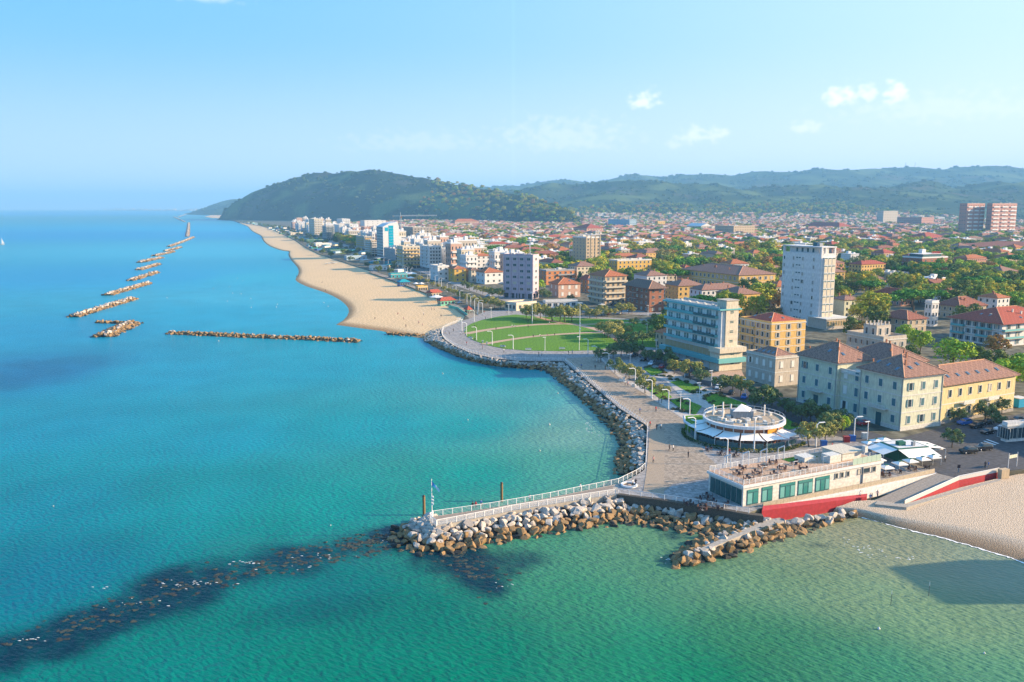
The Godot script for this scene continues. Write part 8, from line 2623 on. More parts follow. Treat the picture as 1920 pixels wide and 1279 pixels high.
	for e: Array in [["red", 101.2, -239.4, 0.42, 0], ["silver", 93.7, -265.7, 1.15, 0], ["white", 71.4, -289.2, 1.15, 0], ["dark", 73.7, -280.7, 1.15, 0], ["blue", 76.3, -274.2, 1.15, 0], ["dark", 61.4, -348.2, 1.15, 0], ["red", 58.4, -327.9, 1.15, 0], ["white", 55.5, -334.8, 1.15, 0], ["dark", 53.8, -344.4, 1.15, 0], ["dark", 51.7, -354.6, 1.15, 0], ["dark", 64.7, -309.9, 1.15, 0], ["blue", 130.8, -240.0, 0.42, 1], ["dark", 132.3, -236.4, 0.42, 1], ["dark", 137.6, -240.6, 0.42, 0], ["dark", 131.9, -230.0, 0.42, 0], ["white", 137.5, -233.4, 0.42, 0], ["dark", 148.2, -243.7, 0.42, 0], ["dark", 116.5, -210.8, 0.14, 1], ["dark", 121.9, -213.7, 0.14, 1], ["white", 57.3, -542.6, 0.35, 0], ["dark", 65.2, -545.7, 0.35, 0], ["red", 56.2, -495.9, 1.15, 0], ["silver", 63.4, -498.5, 1.15, 0], ["white", 70.8, -511.5, 1.15, 0], ["dark", 157.6, -327.9, 0.42, 0], ["white", 152.8, -315.0, 0.42, 0], ["silver", 200.1, -339.5, 0.42, 0], ["white", -16.9, -598.9, 1.05, 0], ["dark", -10.2, -577.8, 1.05, 0], ["silver", -34.2, -554.9, 1.05, 0]]:
		var o := thing("parked_car", "", "car", Vector3(e[1], GROUND + 0.01, e[2]), e[3], "cars parked in the street")
		var t: int = e[4]
		part("body", cm[t * 2], o).material_override = paints[e[0]]
		part("window_glass", cm[t * 2 + 1], o)
		for s: float in [-1.0, 1.0]:
			for x: float in [-1.25, 1.25]:
				var w := part("wheel", cm[4], o, Vector3(x * (1.0 + 0.08 * t), 0.32 + 0.03 * t, s * (0.78 + 0.04 * t)))
				part("rim", cm[5], w)
			part("headlight", cm[6], o, Vector3(-1.95 - 0.16 * t, 0.68 + 0.15 * t, s * 0.52))
		auto(o, e[0] + (" tall car" if t == 1 else " hatchback"))
	# benches, bins, bollards
	for k in 6:
		var at: Vector3 = [Vector3(7.2, 3, -368.8), Vector3(22.1, 3, -370.9), Vector3(-19.8, 3, -401.8), Vector3(-4.1, 3, -376.7), Vector3(76.8, 3, -225), Vector3(39.4, 3, -300.1)][k]
		var o := thing("park_bench", "", "bench", at, [0.0, 0.0, -0.6, -0.25, 0.1, -0.7][k], "pale benches along the paths")
		sub_box("seat", o, Vector3(0, 0.45, 0), Vector3(2.6, 0.1, 0.55), "trim_white")
		sub_box("backrest", o, Vector3(0, 0.85, -0.26), Vector3(2.6, 0.5, 0.08), "trim_white")
		for s: float in [-1.1, 1.1]:
			sub_box("leg", o, Vector3(s, 0.22, 0), Vector3(0.12, 0.44, 0.5), "steel_grey")
		auto(o, "pale bench")
	for k in 4:
		var at: Vector3 = [Vector3(89.4, 3, -221.3), Vector3(91.4, 3, -222.3), Vector3(81.8, 3, -217.1), Vector3(95.8, 3, -225)][k]
		var o := thing("litter_bin", ["red rubbish container at the street edge", "blue rubbish container beside the red one", "small blue container behind the restaurant", "pale notice box at the street edge"][k], "bin", at)
		var c: String = ["paint_red", "paint_blue", "paint_blue", "trim_white"][k]
		sub_box("bin_body", o, Vector3(0, 0.7, 0), Vector3(1.5, 1.4, 1.1), c)
		sub_box("lid", o, Vector3(0, 1.5, 0), Vector3(1.6, 0.2, 1.2), c)
	for e: Vector2 in [Vector2(40.5, -303.0), Vector2(42.3, -291.9), Vector2(-23.8, -428.4), Vector2(-13.6, -390.4), Vector2(-11.5, -385.7), Vector2(-20.4, -498.5), Vector2(70.8, -456.5)]:
		var o := thing("white_bollard", "", "bollard", Vector3(e.x, GROUND, e.y), 0.0, "white square bollards")
		sub_box("shaft", o, Vector3(0, 0.55, 0), Vector3(0.7, 1.1, 0.7), "trim_white")
		sub_box("cap", o, Vector3(0, 1.15, 0), Vector3(0.85, 0.14, 0.85), "trim_white")
		auto(o, "squat white bollard")
	# terrace tables and chairs on the restaurant roof, and under the quay parasols
	var tb := MB.new()
	tb.box(Vector3(0, 0.74, 0), Vector3(0.9, 0.06, 0.9), true)
	var table_top := tb.put(null, mat("table_dark", 0.05, 0.035, 0.03, 0.6))
	tb = MB.new()
	tb.bar(Vector3(0, 0, 0), Vector3(0, 0.72, 0), 0.06, 0.05, 6)
	tb.box(Vector3(0, 0.03, 0), Vector3(0.5, 0.06, 0.5))
	var table_leg := tb.put(null, mats["steel_grey"])
	tb = MB.new()
	tb.box(Vector3(0, 0.45, 0), Vector3(0.5, 0.07, 0.5), true)
	var seat := tb
	var chair_seat := seat.put(null, mat("chair_dark", 0.06, 0.03, 0.03, 0.7))
	tb = MB.new()
	tb.box(Vector3(0, 0.72, -0.24), Vector3(0.5, 0.5, 0.06), true)
	var chair_back := tb.put(null, mats["chair_dark"])
	tb = MB.new()
	tb.box(Vector3(0, 0.21, 0), Vector3(0.05, 0.42, 0.05))
	var chair_leg := tb.put(null, mats["chair_dark"])
	var rest_x := Vector2(cos(deg_to_rad(26)), -sin(deg_to_rad(26)))
	var rest_z := Vector2(sin(deg_to_rad(26)), cos(deg_to_rad(26)))
	var rest0 := Vector2(48.4, -171.5)
	var sets := []
	for q: Vector2 in [Vector2(3.2, -2.2), Vector2(3.6, -6.0), Vector2(6.8, -8.6), Vector2(7.6, -4.4), Vector2(10.4, -1.8), Vector2(11.8, -7.4), Vector2(14.8, -4.6), Vector2(16.2, -8.8), Vector2(18.6, -2.0), Vector2(20.6, -6.2)]:
		sets.append([rest0 + rest_x * q.x + rest_z * q.y, GROUND + 4.64, "up on the terrace"])
	for q: Vector2 in [Vector2(-3.0, -1.6), Vector2(-5.8, -1.0), Vector2(-4.6, -4.4), Vector2(-7.6, -3.6), Vector2(-3.2, -7.6), Vector2(-6.4, -7.0), Vector2(-9.6, -5.8), Vector2(-9.0, -2.0)]:
		sets.append([rest0 + rest_x * q.x + rest_z * q.y, GROUND, "on the quay"])
	for q: Vector2 in [Vector2(87.4, -191.9), Vector2(91.7, -194.4), Vector2(95.5, -196.4), Vector2(99.3, -198.1), Vector2(90.1, -196.4), Vector2(86.2, -193.2), Vector2(50.8, -212.7), Vector2(53.0, -209.3), Vector2(56.2, -207.9)]:
		sets.append([q, GROUND, "outside"])
	var r := RandomNumberGenerator.new()
	r.seed = 14
	for s: Array in sets:
		var at := Vector3(s[0].x, s[1], s[0].y)
		var turn := r.randf() * PI
		var t := thing("terrace_table", "", "table", at, turn, "cafe tables")
		part("tabletop", table_top, t)
		part("leg", table_leg, t)
		auto(t, "cafe table " + s[2])
		for k in 4:
			if r.randf() < 0.15:
				continue
			var a := turn + PI / 2 * k
			var c := thing("terrace_chair", "", "chair", at + Vector3(sin(a), 0, cos(a)) * r.randf_range(0.75, 0.95), a + PI, "cafe chairs")
			part("seat", chair_seat, c)
			part("backrest", chair_back, c)
			for q in 4:
				part("leg", chair_leg, c, Vector3((q % 2 - 0.5) * 0.44, 0, (q / 2 - 0.5) * 0.44))
			auto(c, "cafe chair " + s[2])
	# parasols of the beach bar: white squares with a green cap
	var pm := MB.new()
	for k in 4:
		var a := PI / 4 + PI / 2 * k
		var b := a + PI / 2
		pm.tri(Vector3(cos(b) * 1.9, 2.25, sin(b) * 1.9), Vector3(cos(a) * 1.9, 2.25, sin(a) * 1.9), Vector3(0, 2.8, 0))
		pm.quad(Vector3(cos(b) * 1.9, 2.05, sin(b) * 1.9), Vector3(cos(a) * 1.9, 2.05, sin(a) * 1.9), Vector3(cos(a) * 1.9, 2.25, sin(a) * 1.9), Vector3(cos(b) * 1.9, 2.25, sin(b) * 1.9))
	var shade := pm.put(null, mats["awning_white"])
	pm = MB.new()
	pm.box(Vector3(0, 2.78, 0), Vector3(0.6, 0.14, 0.6))
	var cap := pm.put(null, mats["bar_green"])
	pm = MB.new()
	pm.bar(Vector3.ZERO, Vector3(0, 2.7, 0), 0.05, 0.05, 5)
	var pole := pm.put(null, mats["trim_white"])
	for e: Vector2 in [Vector2(87.2, -191.9), Vector2(91.7, -194.8), Vector2(95.2, -196.9), Vector2(98.9, -198.6), Vector2(102.3, -200.3), Vector2(91.7, -212.7), Vector2(94.5, -214.6), Vector2(97.2, -216.1), Vector2(105.3, -209.8), Vector2(106.4, -207.9), Vector2(88.0, -198.1)]:
		var o := thing("square_parasol", "", "parasol", Vector3(e.x, GROUND, e.y), deg_to_rad(14), "square white parasols of the beach bar")
		part("canopy", shade, o)
		part("cap", cap, o)
		part("pole", pole, o)
		auto(o, "green-capped square parasol")
	# the planted island and signs at the right
	var isl := thing("stop_post", "dark round-topped post at the corner of the beach ramp", "post", Vector3(105.7, 3, -194.8))
	sub_box("shaft", isl, Vector3(0, 0.6, 0), Vector3(0.16, 1.2, 0.16), "steel_grey")
	sub_box("sign_plate", isl, Vector3(0, 1.5, 0.05), Vector3(0.7, 0.8, 0.06), "chair_dark")
	var sg := thing("hanging_sign", "pale yellow sign board between two white poles at the right edge", "sign", Vector3(120.9, 3, -199), 0.45)
	for s: float in [-1.6, 1.6]:
		var mb := MB.new()
		mb.bar(Vector3(s, 0, 0), Vector3(s, 3.6, 0), 0.08, 0.06, 5)
		make("pole", mb, mats["white_metal"], sg)
	sub_box("sign_board", sg, Vector3(0, 2.7, 0), Vector3(2.8, 0.8, 0.1), "wall_pale_yellow")
	var kb := thing("blue_kiosk", "small turquoise blue kiosk behind the yellow wing at the right edge", "kiosk", Vector3(159.7, 3, -262.8), 0.4)
	sub_box("wall", kb, Vector3(0, 1.4, 0), Vector3(3.6, 2.8, 3.0), "paint_turquoise" if mat("paint_turquoise", 0.01, 0.25, 0.42, 0.5) else "")
	sub_box("roof", kb, Vector3(0, 2.9, 0), Vector3(4.0, 0.2, 3.4), "trim_white")
	bld({"n": "glass_cafe", "l": "low white cafe with large dark panes cut off by the right edge", "c": "cafe", "k": "the glass cafe", "x": 140.7, "z": -224.3, "w": 18.2, "d": 1.8, "h": 4.6, "r": 14, "mw": "wall_white", "fl": 1, "cols": [6, 2], "roof": "flat", "ww": 3.2, "wh": 2.9, "wk": "thin", "detail": true, "mr": "roof_gravel"})
	var well := thing("stone_gatepost", "broad sandstone block at the end of the red beach wall", "post", Vector3(115.8, 2, -193.8), 0.3)
	sub_box("block", well, Vector3(0, 1.1, 0), Vector3(2.3, 2.2, 1.2), "wall_sand")
	build_people()


func build_beach_things() -> void:
	var kiosks := [
		["teal_hut", "long teal beach cabin row on the sand", {"x": -102.5, "z": -766.8, "w": 15.9, "d": 6, "h": 4, "r": 30}, "paint_teal", "flat", "wall_white"],
		["blue_hut", "blue and white striped beach hut below the white tents", {"x": -88.1, "z": -691.1, "w": 8.4, "d": 6, "h": 3.6, "r": 30}, "paint_navy", "hip", "paint_teal"],
		["yellow_hut", "bright yellow beach kiosk on the edge of the sand", {"x": -69.1, "z": -650.1, "w": 8, "d": 5, "h": 3.2, "r": 30}, "wall_yellow", "flat", "wall_yellow"],
		["brown_hut", "brown wooden beach bar with a pinkish red roof", {"x": -55.3, "z": -603.6, "w": 10.1, "d": 4, "h": 3.6, "r": 40}, "wall_beige", "hip", "roof_red"],
		["green_hut", "pale green beach kiosk under a pinkish red roof", {"x": -42.9, "z": -553.5, "w": 10.8, "d": 4.2, "h": 3.4, "r": 34}, "paint_mint", "hip", "roof_red"],
		["end_hut", "small mint hut at the end of the beach wall", {"x": -26, "z": -503, "w": 2.6, "d": 3.1, "h": 3.4, "r": 34}, "paint_mint", "hip", "roof_red"],
		["white_bar", "long white beach bar with an awning far along the sand", {"x": -134.6, "z": -858.9, "w": 16.4, "d": 7.5, "h": 4.5, "r": 30}, "wall_white", "flat", "wall_white"],
		["far_bar", "low blue-roofed beach bar among the far cabins", {"x": -187.9, "z": -1027.4, "w": 25.4, "d": 9.6, "h": 5, "r": 30}, "wall_blue", "flat", "wall_blue"],
		["far_cabin", "dark green cabin row where the beach narrows", {"x": -243.4, "z": -1199.6, "w": 26.9, "d": 16, "h": 4.5, "r": 30}, "bar_green", "flat", "bar_green"],
		["far_cabin", "white tent roofs at the far bend of the beach", {"x": -308.3, "z": -1395.2, "w": 26.6, "d": 14, "h": 5, "r": 30}, "wall_white", "flat", "wall_white"],
		["far_cabin", "green cabins below the tall cream hotel", {"x": -362.4, "z": -1568.5, "w": 30.7, "d": 16, "h": 5, "r": 30}, "bar_green", "flat", "wall_blue"],
		["far_cabin", "pale cabins at the far end of the long beach", {"x": -491.6, "z": -1959.3, "w": 30.6, "d": 16, "h": 6, "r": 30}, "wall_cream", "flat", "wall_white"]]
	mat("paint_teal", 0.015, 0.24, 0.30, 0.6)
	mat("paint_navy", 0.02, 0.08, 0.26, 0.6)
	mat("paint_mint", 0.12, 0.42, 0.30, 0.6)
	for e: Array in kiosks:
		var b: Dictionary = e[2]
		b.merge({"n": e[0], "l": e[1], "c": "beach hut", "mw": e[3], "fl": 1, "cols": [4, 2], "roof": e[4], "mr": e[5], "ww": 1.4, "wh": 1.6, "wk": "thin", "band": false, "ridges": false, "rh": 2.0})
		bld(b).position.y = 2.0
	# the mint green wall stepping down beside the walk
	var w := thing("mint_wall", "mint green wall between the sand and the beach walk", "wall")
	var line := resample(PackedVector2Array([Vector2(-39.9, -537.7), Vector2(-33.8, -526.3), Vector2(-26, -492.3)]), 9)
	for k in 8:
		var mb := MB.new()
		var d := line[k + 1] - line[k]
		mb.xf = Transform3D(Basis(Vector3.UP, atan2(-d.y, d.x)), Vector3((line[k].x + line[k + 1].x) / 2, 1.8, (line[k].y + line[k + 1].y) / 2))
		mb.box(Vector3(0, 1.1, 0), Vector3(d.length() + 0.05, 2.2 - (k % 2) * 0.1, 0.25))
		make("slab", mb, mats["paint_mint"], w)
	# tents and parasols on the sand
	var pm := MB.new()
	for k in 8:
		var a := TAU * k / 8
		var b := TAU * (k + 1) / 8
		pm.tri(Vector3(cos(b) * 2.6, 2.3, sin(b) * 2.6), Vector3(cos(a) * 2.6, 2.3, sin(a) * 2.6), Vector3(0, 3.3, 0))
	var canopy := [pm.put(null, mats["awning_white"]), pm.put(null, mat("parasol_yellow", 0.62, 0.36, 0.04, 0.8))]
	pm = MB.new()
	pm.bar(Vector3.ZERO, Vector3(0, 3.2, 0), 0.08, 0.06, 5)
	var pole := pm.put(null, mats["white_metal"])
	var n := 0
	for e: Array in [[Vector3(-77.6, 2, -687.9), 0, 1.0], [Vector3(-73.2, 2, -687.9), 0, 1.0], [Vector3(-51.2, 2, -573.6), 0, 1.9], [Vector3(-91.5, 2, -778.5), 0, 2.0], [Vector3(-97.1, 2, -784.5), 0, 1.9], [Vector3(-219.7, 2, -1112.6), 1, 2.2], [Vector3(-87.8, 2, -738.5), 0, 1.4]]:
		var o := thing("beach_parasol", ["left of two small white parasols on the beach edge", "right of two small white parasols on the beach edge", "large white marquee beside the brown beach bar", "white marquee behind the teal beach cabins", "second white marquee close behind the teal cabins", "yellow peaked tent far along the beach", "pale tent between the beach huts"][n], "parasol", e[0], 0.0, "tents and parasols of the beach")
		o.scale = Vector3(e[2], 1.0 + (e[2] - 1.0) * 0.5, e[2])
		part("canopy", canopy[e[1]], o)
		part("pole", pole, o)
		n += 1
	# a stack of white sunbeds
	var sb := MB.new()
	sb.box(Vector3(0, 0.3, 0), Vector3(2.0, 0.1, 0.7), true)
	var bed := sb.put(null, mats["trim_white"])
	sb = MB.new()
	sb.xf = Transform3D(Basis(Vector3.BACK, 0.9), Vector3(0.9, 0.5, 0))
	sb.box(Vector3.ZERO, Vector3(0.9, 0.08, 0.7), true)
	var back := sb.put(null, mats["trim_white"])
	var r := RandomNumberGenerator.new()
	r.seed = 60
	for k in 26:
		var p := Vector3(-210.3, 1.9, -965.9).lerp(Vector3(-201.4, 1.9, -984.7), r.randf()) + Vector3(0, 0, r.randf_range(-9, 9))
		var o := thing("white_sunbed", "", "sunbed", p, r.randf() * TAU, "white sunbeds left on the sand")
		o.scale = Vector3.ONE * 1.3
		part("bed", bed, o)
		part("backrest", back, o)
		auto(o, "white sunbed")
	# sailing boat far out, buoys on the water
	var bt := thing("sailing_boat", "tiny white sailing boat far out at the left edge of the sea", "boat", Vector3(-899.5, 0, -1512), 0.4)
	var mb := MB.new()
	var hull := PackedVector3Array()
	for k in 7:
		var t := k / 6.0
		var half := 1.6 * sin(PI * (0.12 + 0.78 * t))
		for q in 5:
			var a := PI * (q / 4.0)
			hull.append(Vector3((t - 0.5) * 9.0, 1.0 - 1.4 * sin(a), cos(a) * half))
	mb.grid_smooth(5, 7, hull)
	mb.box(Vector3(0.3, 1.2, 0), Vector3(3.2, 0.6, 1.6))
	make("hull", mb, mats["trim_white"], bt)
	mb = MB.new()
	mb.bar(Vector3(0.4, 1, 0), Vector3(0.4, 12.5, 0), 0.12, 0.06, 5)
	make("mast", mb, mats["white_metal"], bt)
	mb = MB.new()
	mb.tri(Vector3(0.5, 2.0, 0), Vector3(4.6, 2.0, 0.4), Vector3(0.5, 12.0, 0.0))
	make("sail", mb, mats["awning_white"], bt)
	var bm := MB.new()
	for k in 4:
		var pts := PackedVector3Array()
	var ball := SphereMesh.new()
	ball.radius = 0.38
	ball.height = 0.76
	ball.radial_segments = 10
	ball.rings = 6
	ball.material = mats["trim_white"]
	var bcap := MB.new()
	bcap.bar(Vector3(0, 0.3, 0), Vector3(0, 0.75, 0), 0.08, 0.05, 6)
	var bc := bcap.put(null, mats["trim_white"])
	for e: Array in [[-100.9, -179.8, 0.35], [-144.2, -414.3, 0.63], [-37.5, -168.3, 0.35], [-27.4, -331.3, 0.70], [11.3, -251.0, 0.77], [7.5, -223.0, 0.56], [57.2, -124.5, 0.63], [69.6, -117.1, 0.42], [-13.7, -256.9, 0.49], [-234.0, -704.9, 0.70], [-254.8, -790.9, 0.70], [-240.8, -761.9, 0.70], [-214.1, -651.6, 0.70], [-206.3, -647.5, 0.70], [-188.5, -612.9, 0.70], [-159.1, -575.3, 0.70], [-155.5, -559.6, 0.70], [-129.7, -585.1, 0.70], [-122.0, -562.7, 0.70], [-199.6, -595.2, 0.70], [-171.1, -556.6, 0.70], [-242.4, -690.8, 0.70], [-250.4, -616.6, 0.70], [16.2, -295.1, 0.63], [30.6, -286.6, 0.49], [-11882.8, -21734.6, 6.30], [-11547.1, -21734.6, 6.30]]:
		var o := thing("white_buoy", "", "buoy", Vector3(e[0], 0.1, e[1]), 0.0, "small white buoys and gulls on the water")
		o.scale = Vector3.ONE * e[2]
		part("float", ball, o)
		part("ring_top", bc, o)
		auto(o, "tiny white buoy afloat")


# ---------------------------------------------------------------- people

func capsule_field(p: Vector3, bones: Array) -> float:
	var d := 1e9
	for b: Array in bones:
		var a: Vector3 = b[0]
		var ab: Vector3 = b[1] - a
		var t := clampf((p - a).dot(ab) / maxf(ab.length_squared(), 1e-6), 0, 1)
		var q := (p - a - ab * t)
		var e := q.length() - lerpf(b[2], b[3], t)
		var h := clampf(0.5 + 0.5 * (d - e) / 0.035, 0, 1)   # smooth minimum
		d = lerpf(d, e, h) - 0.035 * h * (1.0 - h)
	return d


func person_mesh(pose: int, top: Color, legs: Color, hair: Color) -> ArrayMesh:
	var J: Dictionary = [
		{"hip": 0.92, "kl": Vector3(0.1, 0.5, 0.13), "fl": Vector3(0.1, 0.06, -0.02), "kr": Vector3(-0.1, 0.5, 0.02), "fr": Vector3(-0.1, 0.06, -0.22), "el": Vector3(0.27, 1.13, -0.12), "hl": Vector3(0.25, 0.90, 0.02), "er": Vector3(-0.27, 1.13, 0.1), "hr": Vector3(-0.25, 0.93, 0.25)},
		{"hip": 0.92, "kl": Vector3(0.1, 0.5, 0.02), "fl": Vector3(0.11, 0.06, 0), "kr": Vector3(-0.1, 0.5, 0.02), "fr": Vector3(-0.12, 0.06, 0), "el": Vector3(0.26, 1.12, 0.0), "hl": Vector3(0.24, 0.87, 0.06), "er": Vector3(-0.26, 1.14, 0.05), "hr": Vector3(-0.12, 1.1, 0.26)},
		{"hip": 0.5, "kl": Vector3(0.11, 0.52, 0.42), "fl": Vector3(0.11, 0.06, 0.46), "kr": Vector3(-0.11, 0.52, 0.42), "fr": Vector3(-0.12, 0.06, 0.42), "el": Vector3(0.26, 0.74, 0.1), "hl": Vector3(0.14, 0.60, 0.34), "er": Vector3(-0.26, 0.74, 0.1), "hr": Vector3(-0.14, 0.60, 0.34)}][pose]
	var hp: float = J.hip
	var sh := hp + 0.5
	var bones := [
		[Vector3(0, hp, 0), Vector3(0, sh - 0.1, 0), 0.135, 0.15], [Vector3(-0.15, sh, 0), Vector3(0.15, sh, 0), 0.075, 0.075], [Vector3(0, sh, 0), Vector3(0, sh + 0.12, 0.01), 0.055, 0.05],
		[Vector3(0, sh + 0.19, 0.02), Vector3(0, sh + 0.28, 0.0), 0.085, 0.095], [Vector3(0, sh + 0.22, 0.10), Vector3(0, sh + 0.2, 0.11), 0.015, 0.02],
		[Vector3(0.09, hp, 0), J.kl, 0.095, 0.065], [J.kl, J.fl, 0.062, 0.042], [J.fl, J.fl + Vector3(0, -0.02, 0.16), 0.045, 0.035],
		[Vector3(-0.09, hp, 0), J.kr, 0.095, 0.065], [J.kr, J.fr, 0.062, 0.042], [J.fr, J.fr + Vector3(0, -0.02, 0.16), 0.045, 0.035],
		[Vector3(0.18, sh, 0), J.el, 0.055, 0.043], [J.el, J.hl, 0.042, 0.032], [J.hl, J.hl + Vector3(0, -0.1, 0.02), 0.035, 0.025],
		[Vector3(-0.18, sh, 0), J.er, 0.055, 0.043], [J.er, J.hr, 0.042, 0.032], [J.hr, J.hr + Vector3(0, -0.1, 0.02), 0.035, 0.025]]
	var cell := 0.036
	var lo := Vector3(-0.40, -0.03, -0.36)
	var nx := 22
	var ny := int((sh + 0.45) / cell) + 2
	var nz := 28
	var f := PackedFloat32Array()
	f.resize(nx * ny * nz)
	for z in nz:
		for y in ny:
			for x in nx:
				f[(z * ny + y) * nx + x] = capsule_field(lo + Vector3(x, y, z) * cell, bones)
	var st := SurfaceTool.new()
	st.begin(Mesh.PRIMITIVE_TRIANGLES)
	st.set_smooth_group(0)
	var at := {}
	var verts := []
	for z in nz - 1:
		for y in ny - 1:
			for x in nx - 1:
				var q := (z * ny + y) * nx + x
				var c := [q, q + 1, q + nx, q + nx + 1, q + nx * ny, q + nx * ny + 1, q + nx * ny + nx, q + nx * ny + nx + 1]
				var sum := Vector3.ZERO
				var m := 0
				for e: Array in [[0, 1], [2, 3], [4, 5], [6, 7], [0, 2], [1, 3], [4, 6], [5, 7], [0, 4], [1, 5], [2, 6], [3, 7]]:
					var a := f[c[e[0]]]
					var b := f[c[e[1]]]
					if (a < 0.0) != (b < 0.0):
						var t := a / (a - b)
						var pa := Vector3(e[0] & 1, (e[0] >> 1) & 1, (e[0] >> 2) & 1)
						var pb := Vector3(e[1] & 1, (e[1] >> 1) & 1, (e[1] >> 2) & 1)
						sum += pa.lerp(pb, t)
						m += 1
				if m:
					at[q] = verts.size()
					verts.append(lo + (Vector3(x, y, z) + sum / m) * cell)
	var paint := func(p: Vector3) -> Color:
		if p.y > sh + 0.24 or (p.y > sh + 0.13 and p.z < -0.02):
			return hair
		if p.y > sh + 0.09:
			return Color(0.42, 0.24, 0.16)
		if absf(p.x) > 0.2 and p.distance_to(J.hl) < 0.17 or absf(p.x) > 0.08 and p.distance_to(J.hr) < 0.17:
			return Color(0.42, 0.24, 0.16)
		if p.y > hp - 0.02 and p.z < 0.22 or absf(p.x) > 0.2:
			return top
		return legs if p.y > 0.1 else Color(0.04, 0.04, 0.04)
	var face := func(a: int, b: int, c: int, d: int, flip: bool) -> void:
		var o := [a, b, c, a, c, d] if flip else [a, c, b, a, d, c]
		for k: int in o:
			var p: Vector3 = verts[k]
			st.set_color(paint.call(p))
			st.add_vertex(p)
	for z in range(1, nz - 1):
		for y in range(1, ny - 1):
			for x in range(1, nx - 1):
				var q := (z * ny + y) * nx + x
				var s := f[q] < 0.0
				if s != (f[q + 1] < 0.0):
					face.call(at[q], at[q - nx], at[q - nx - nx * ny], at[q - nx * ny], not s)
				if s != (f[q + nx] < 0.0):
					face.call(at[q], at[q - nx * ny], at[q - 1 - nx * ny], at[q - 1], not s)
				if s != (f[q + nx * ny] < 0.0):
					face.call(at[q], at[q - 1], at[q - 1 - nx], at[q - nx], not s)
	st.generate_normals()
	var m := st.commit()
	if not mats.has("person_cloth"):
		mat("person_cloth", 1, 1, 1, 0.85).vertex_color_use_as_albedo = true
	m.surface_set_material(0, mats["person_cloth"])
	return m


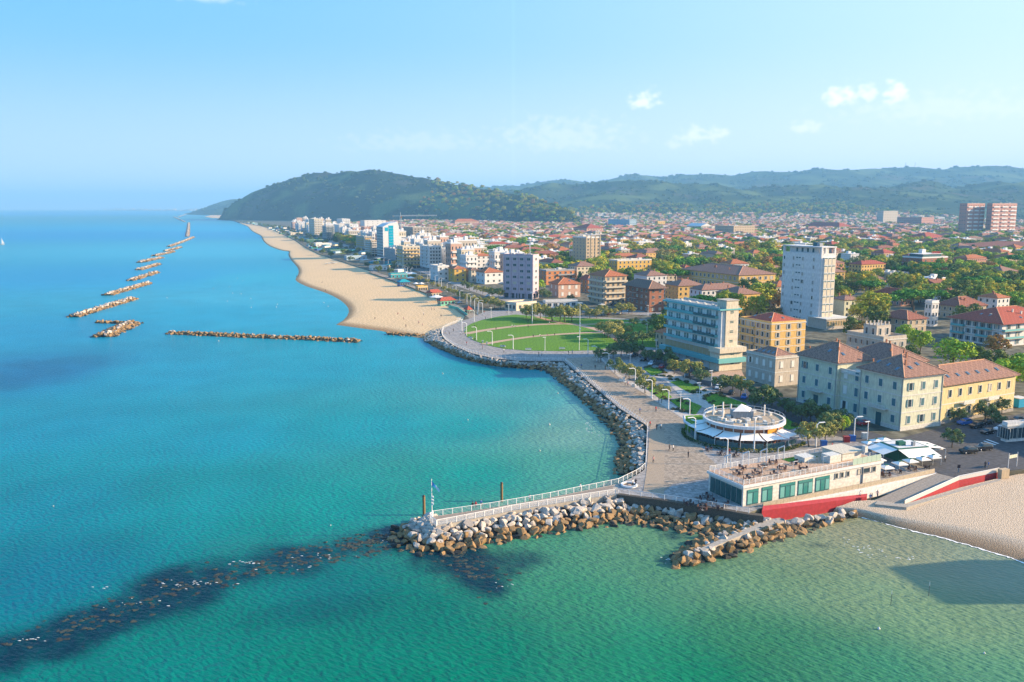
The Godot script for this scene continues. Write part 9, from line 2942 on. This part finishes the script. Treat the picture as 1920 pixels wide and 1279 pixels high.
func build_people() -> void:
	var looks := [["red-topped", Color(0.40, 0.03, 0.03)], ["white-topped", Color(0.62, 0.62, 0.60)], ["dark-clad", Color(0.03, 0.03, 0.04)], ["blue-topped", Color(0.05, 0.12, 0.32)], ["pink-topped", Color(0.5, 0.28, 0.25)]]
	var legs := [Color(0.03, 0.04, 0.07), Color(0.05, 0.05, 0.05), Color(0.02, 0.02, 0.025), Color(0.25, 0.2, 0.14), Color(0.03, 0.04, 0.07)]
	var made := {}
	for e: Array in [[0, 2, 36.0, -323.5, 3, 0.4], [0, 1, 40.0, -295.5, 3, 3.4], [0, 4, 40.7, -293.7, 3, 3.4], [0, 3, 39.0, -253.6, 3, 0.4], [0, 0, 44.2, -255.6, 3, 0.3], [0, 2, 40.6, -213.2, 3, 1], [0, 1, 41.5, -212.7, 3, 1], [1, 2, 44.2, -207.0, 3, 2], [0, 4, 34.7, -202.5, 3, 0.2], [0, 3, 27.1, -327.9, 3, 0.5], [0, 2, 11.3, -355.9, 3, 1.5], [0, 1, 12.6, -355.9, 3, 1.5], [0, 4, -13.0, -372.4, 3, 2], [1, 2, 57.2, -240.6, 3, 1], [1, 1, 71.9, -214.2, 3, 2], [0, 0, 83.1, -214.6, 3, 1], [0, 3, 104.6, -213.2, 3, 2], [0, 1, 106.8, -203.4, 3, 0.5], [0, 2, -19.4, -440.0, 3, 0.2], [0, 0, 39.5, -237.6, 3, 0.3], [0, 2, 40.8, -234.0, 3, 2.9], [0, 1, 42.1, -234.6, 3, 2.8], [0, 2, 32.3, -325.7, 3, 0], [1, 2, 47.2, -268.0, 3, 1], [1, 3, 47.9, -267.2, 3, 0.5], [1, 1, 27.1, -184.6, 3, 0.6], [1, 2, 27.9, -185.0, 3, 2.5], [2, 2, -8.2, -170.8, 3, 0.1], [2, 0, -7.6, -171.1, 3, 0.1], [2, 3, -6.5, -172.1, 3, 0.5], [2, 1, 3.8, -175.4, 3, 0], [2, 1, 15.2, -182.8, 3, 0], [1, 0, 55.2, -209.8, 3, 2], [0, 2, -29.6, -426.5, 3, 1], [1, 1, -25.5, -415.5, 3, 2], [0, 3, -33.1, -419.1, 3, 1], [2, 2, -31.1, -417.3, 3, 1], [0, 0, -20.7, -384.2, 3, 2], [0, 1, -3.5, -363.9, 3, 1], [0, 2, 24.1, -358.5, 3, 2], [0, 3, 25.8, -359.9, 3, 1], [2, 2, -8.2, -433.4, 3.1, 0], [2, 1, 0.0, -443.3, 3.1, 1], [2, 1, 1.4, -443.3, 3.1, 2], [2, 2, 8.4, -441.3, 3.1, 1], [2, 1, 20.1, -455.8, 3.1, 2], [2, 2, 10.3, -407.9, 3.1, 0], [2, 1, 13.5, -409.6, 3.1, 1], [2, 4, 17.2, -411.3, 3.1, 2], [2, 2, 20.9, -413.1, 3.1, 0], [0, 2, 8.7, -457.9, 3.1, 0], [2, 2, -19.7, -405.1, 3, 0], [2, 2, -17.6, -398.5, 3, 0], [2, 3, -3.8, -376.7, 3, 0], [1, 2, 44.0, -430.3, 3, 0], [1, 3, 45.4, -430.3, 3, 1], [0, 1, 22.4, -467.4, 3, 0], [1, 2, -56.9, -453.4, 1.4, 0], [1, 4, -61.6, -481.9, 1.7, 0], [1, 1, -52.6, -503.0, 1.8, 0], [0, 2, -41.2, -491.5, 2, 0], [1, 4, -51.5, -466.8, 1.6, 0], [2, 4, -48.6, -458.9, 1.5, 0], [2, 0, -68.2, -506.3, 1.7, 0], [1, 4, -49.9, -525.2, 2, 0], [1, 4, -48.2, -525.2, 2, 0], [2, 2, -78.9, -487.3, 1.3, 0], [1, 2, -201.0, -795.8, 0.6, 0], [1, 2, -201.1, -802.0, 0.6, 0], [1, 2, -145.1, -661.2, 0.5, 0], [2, 2, -161.4, -724.2, 1.4, 0], [0, 1, 76.6, -180.3, 1.7, 0.3], [0, 3, 78.3, -179.0, 1.5, 2], [1, 2, 78.8, -179.3, 1.5, 1], [0, 4, 80.8, -181.1, 1.6, 2.2], [1, 2, 113.8, -198.1, 3, 0], [1, 3, 114.6, -198.1, 3, 1], [0, 2, -14.9, -474.3, 3, 1], [0, 0, -16.4, -501.0, 3, 2], [0, 1, -11.5, -522.4, 3, 2], [1, 3, -25.8, -454.4, 3, 1], [0, 2, -10.3, -545.7, 3, 2], [0, 3, -3.2, -506.2, 3, 1], [0, 2, 0.0, -501.0, 3, 2]]:   # pose, look, x, z, height of the ground, turn
		var key := "%d/%d" % [e[0], e[1]]
		if not made.has(key):
			made[key] = person_mesh(e[0], looks[e[1]][1], legs[e[1]], [Color(0.03, 0.02, 0.015), Color(0.08, 0.05, 0.03), Color(0.02, 0.02, 0.02), Color(0.12, 0.09, 0.05), Color(0.05, 0.03, 0.02)][e[1]])
		var o := thing("person", "", "person", Vector3(e[2], e[4], e[3]), e[5], "people on the promenade, lawn and sand")
		part("body", made[key], o)
		auto(o, "%s person %s" % [looks[e[1]][0], ["walking", "standing", "sitting"][e[0]]])
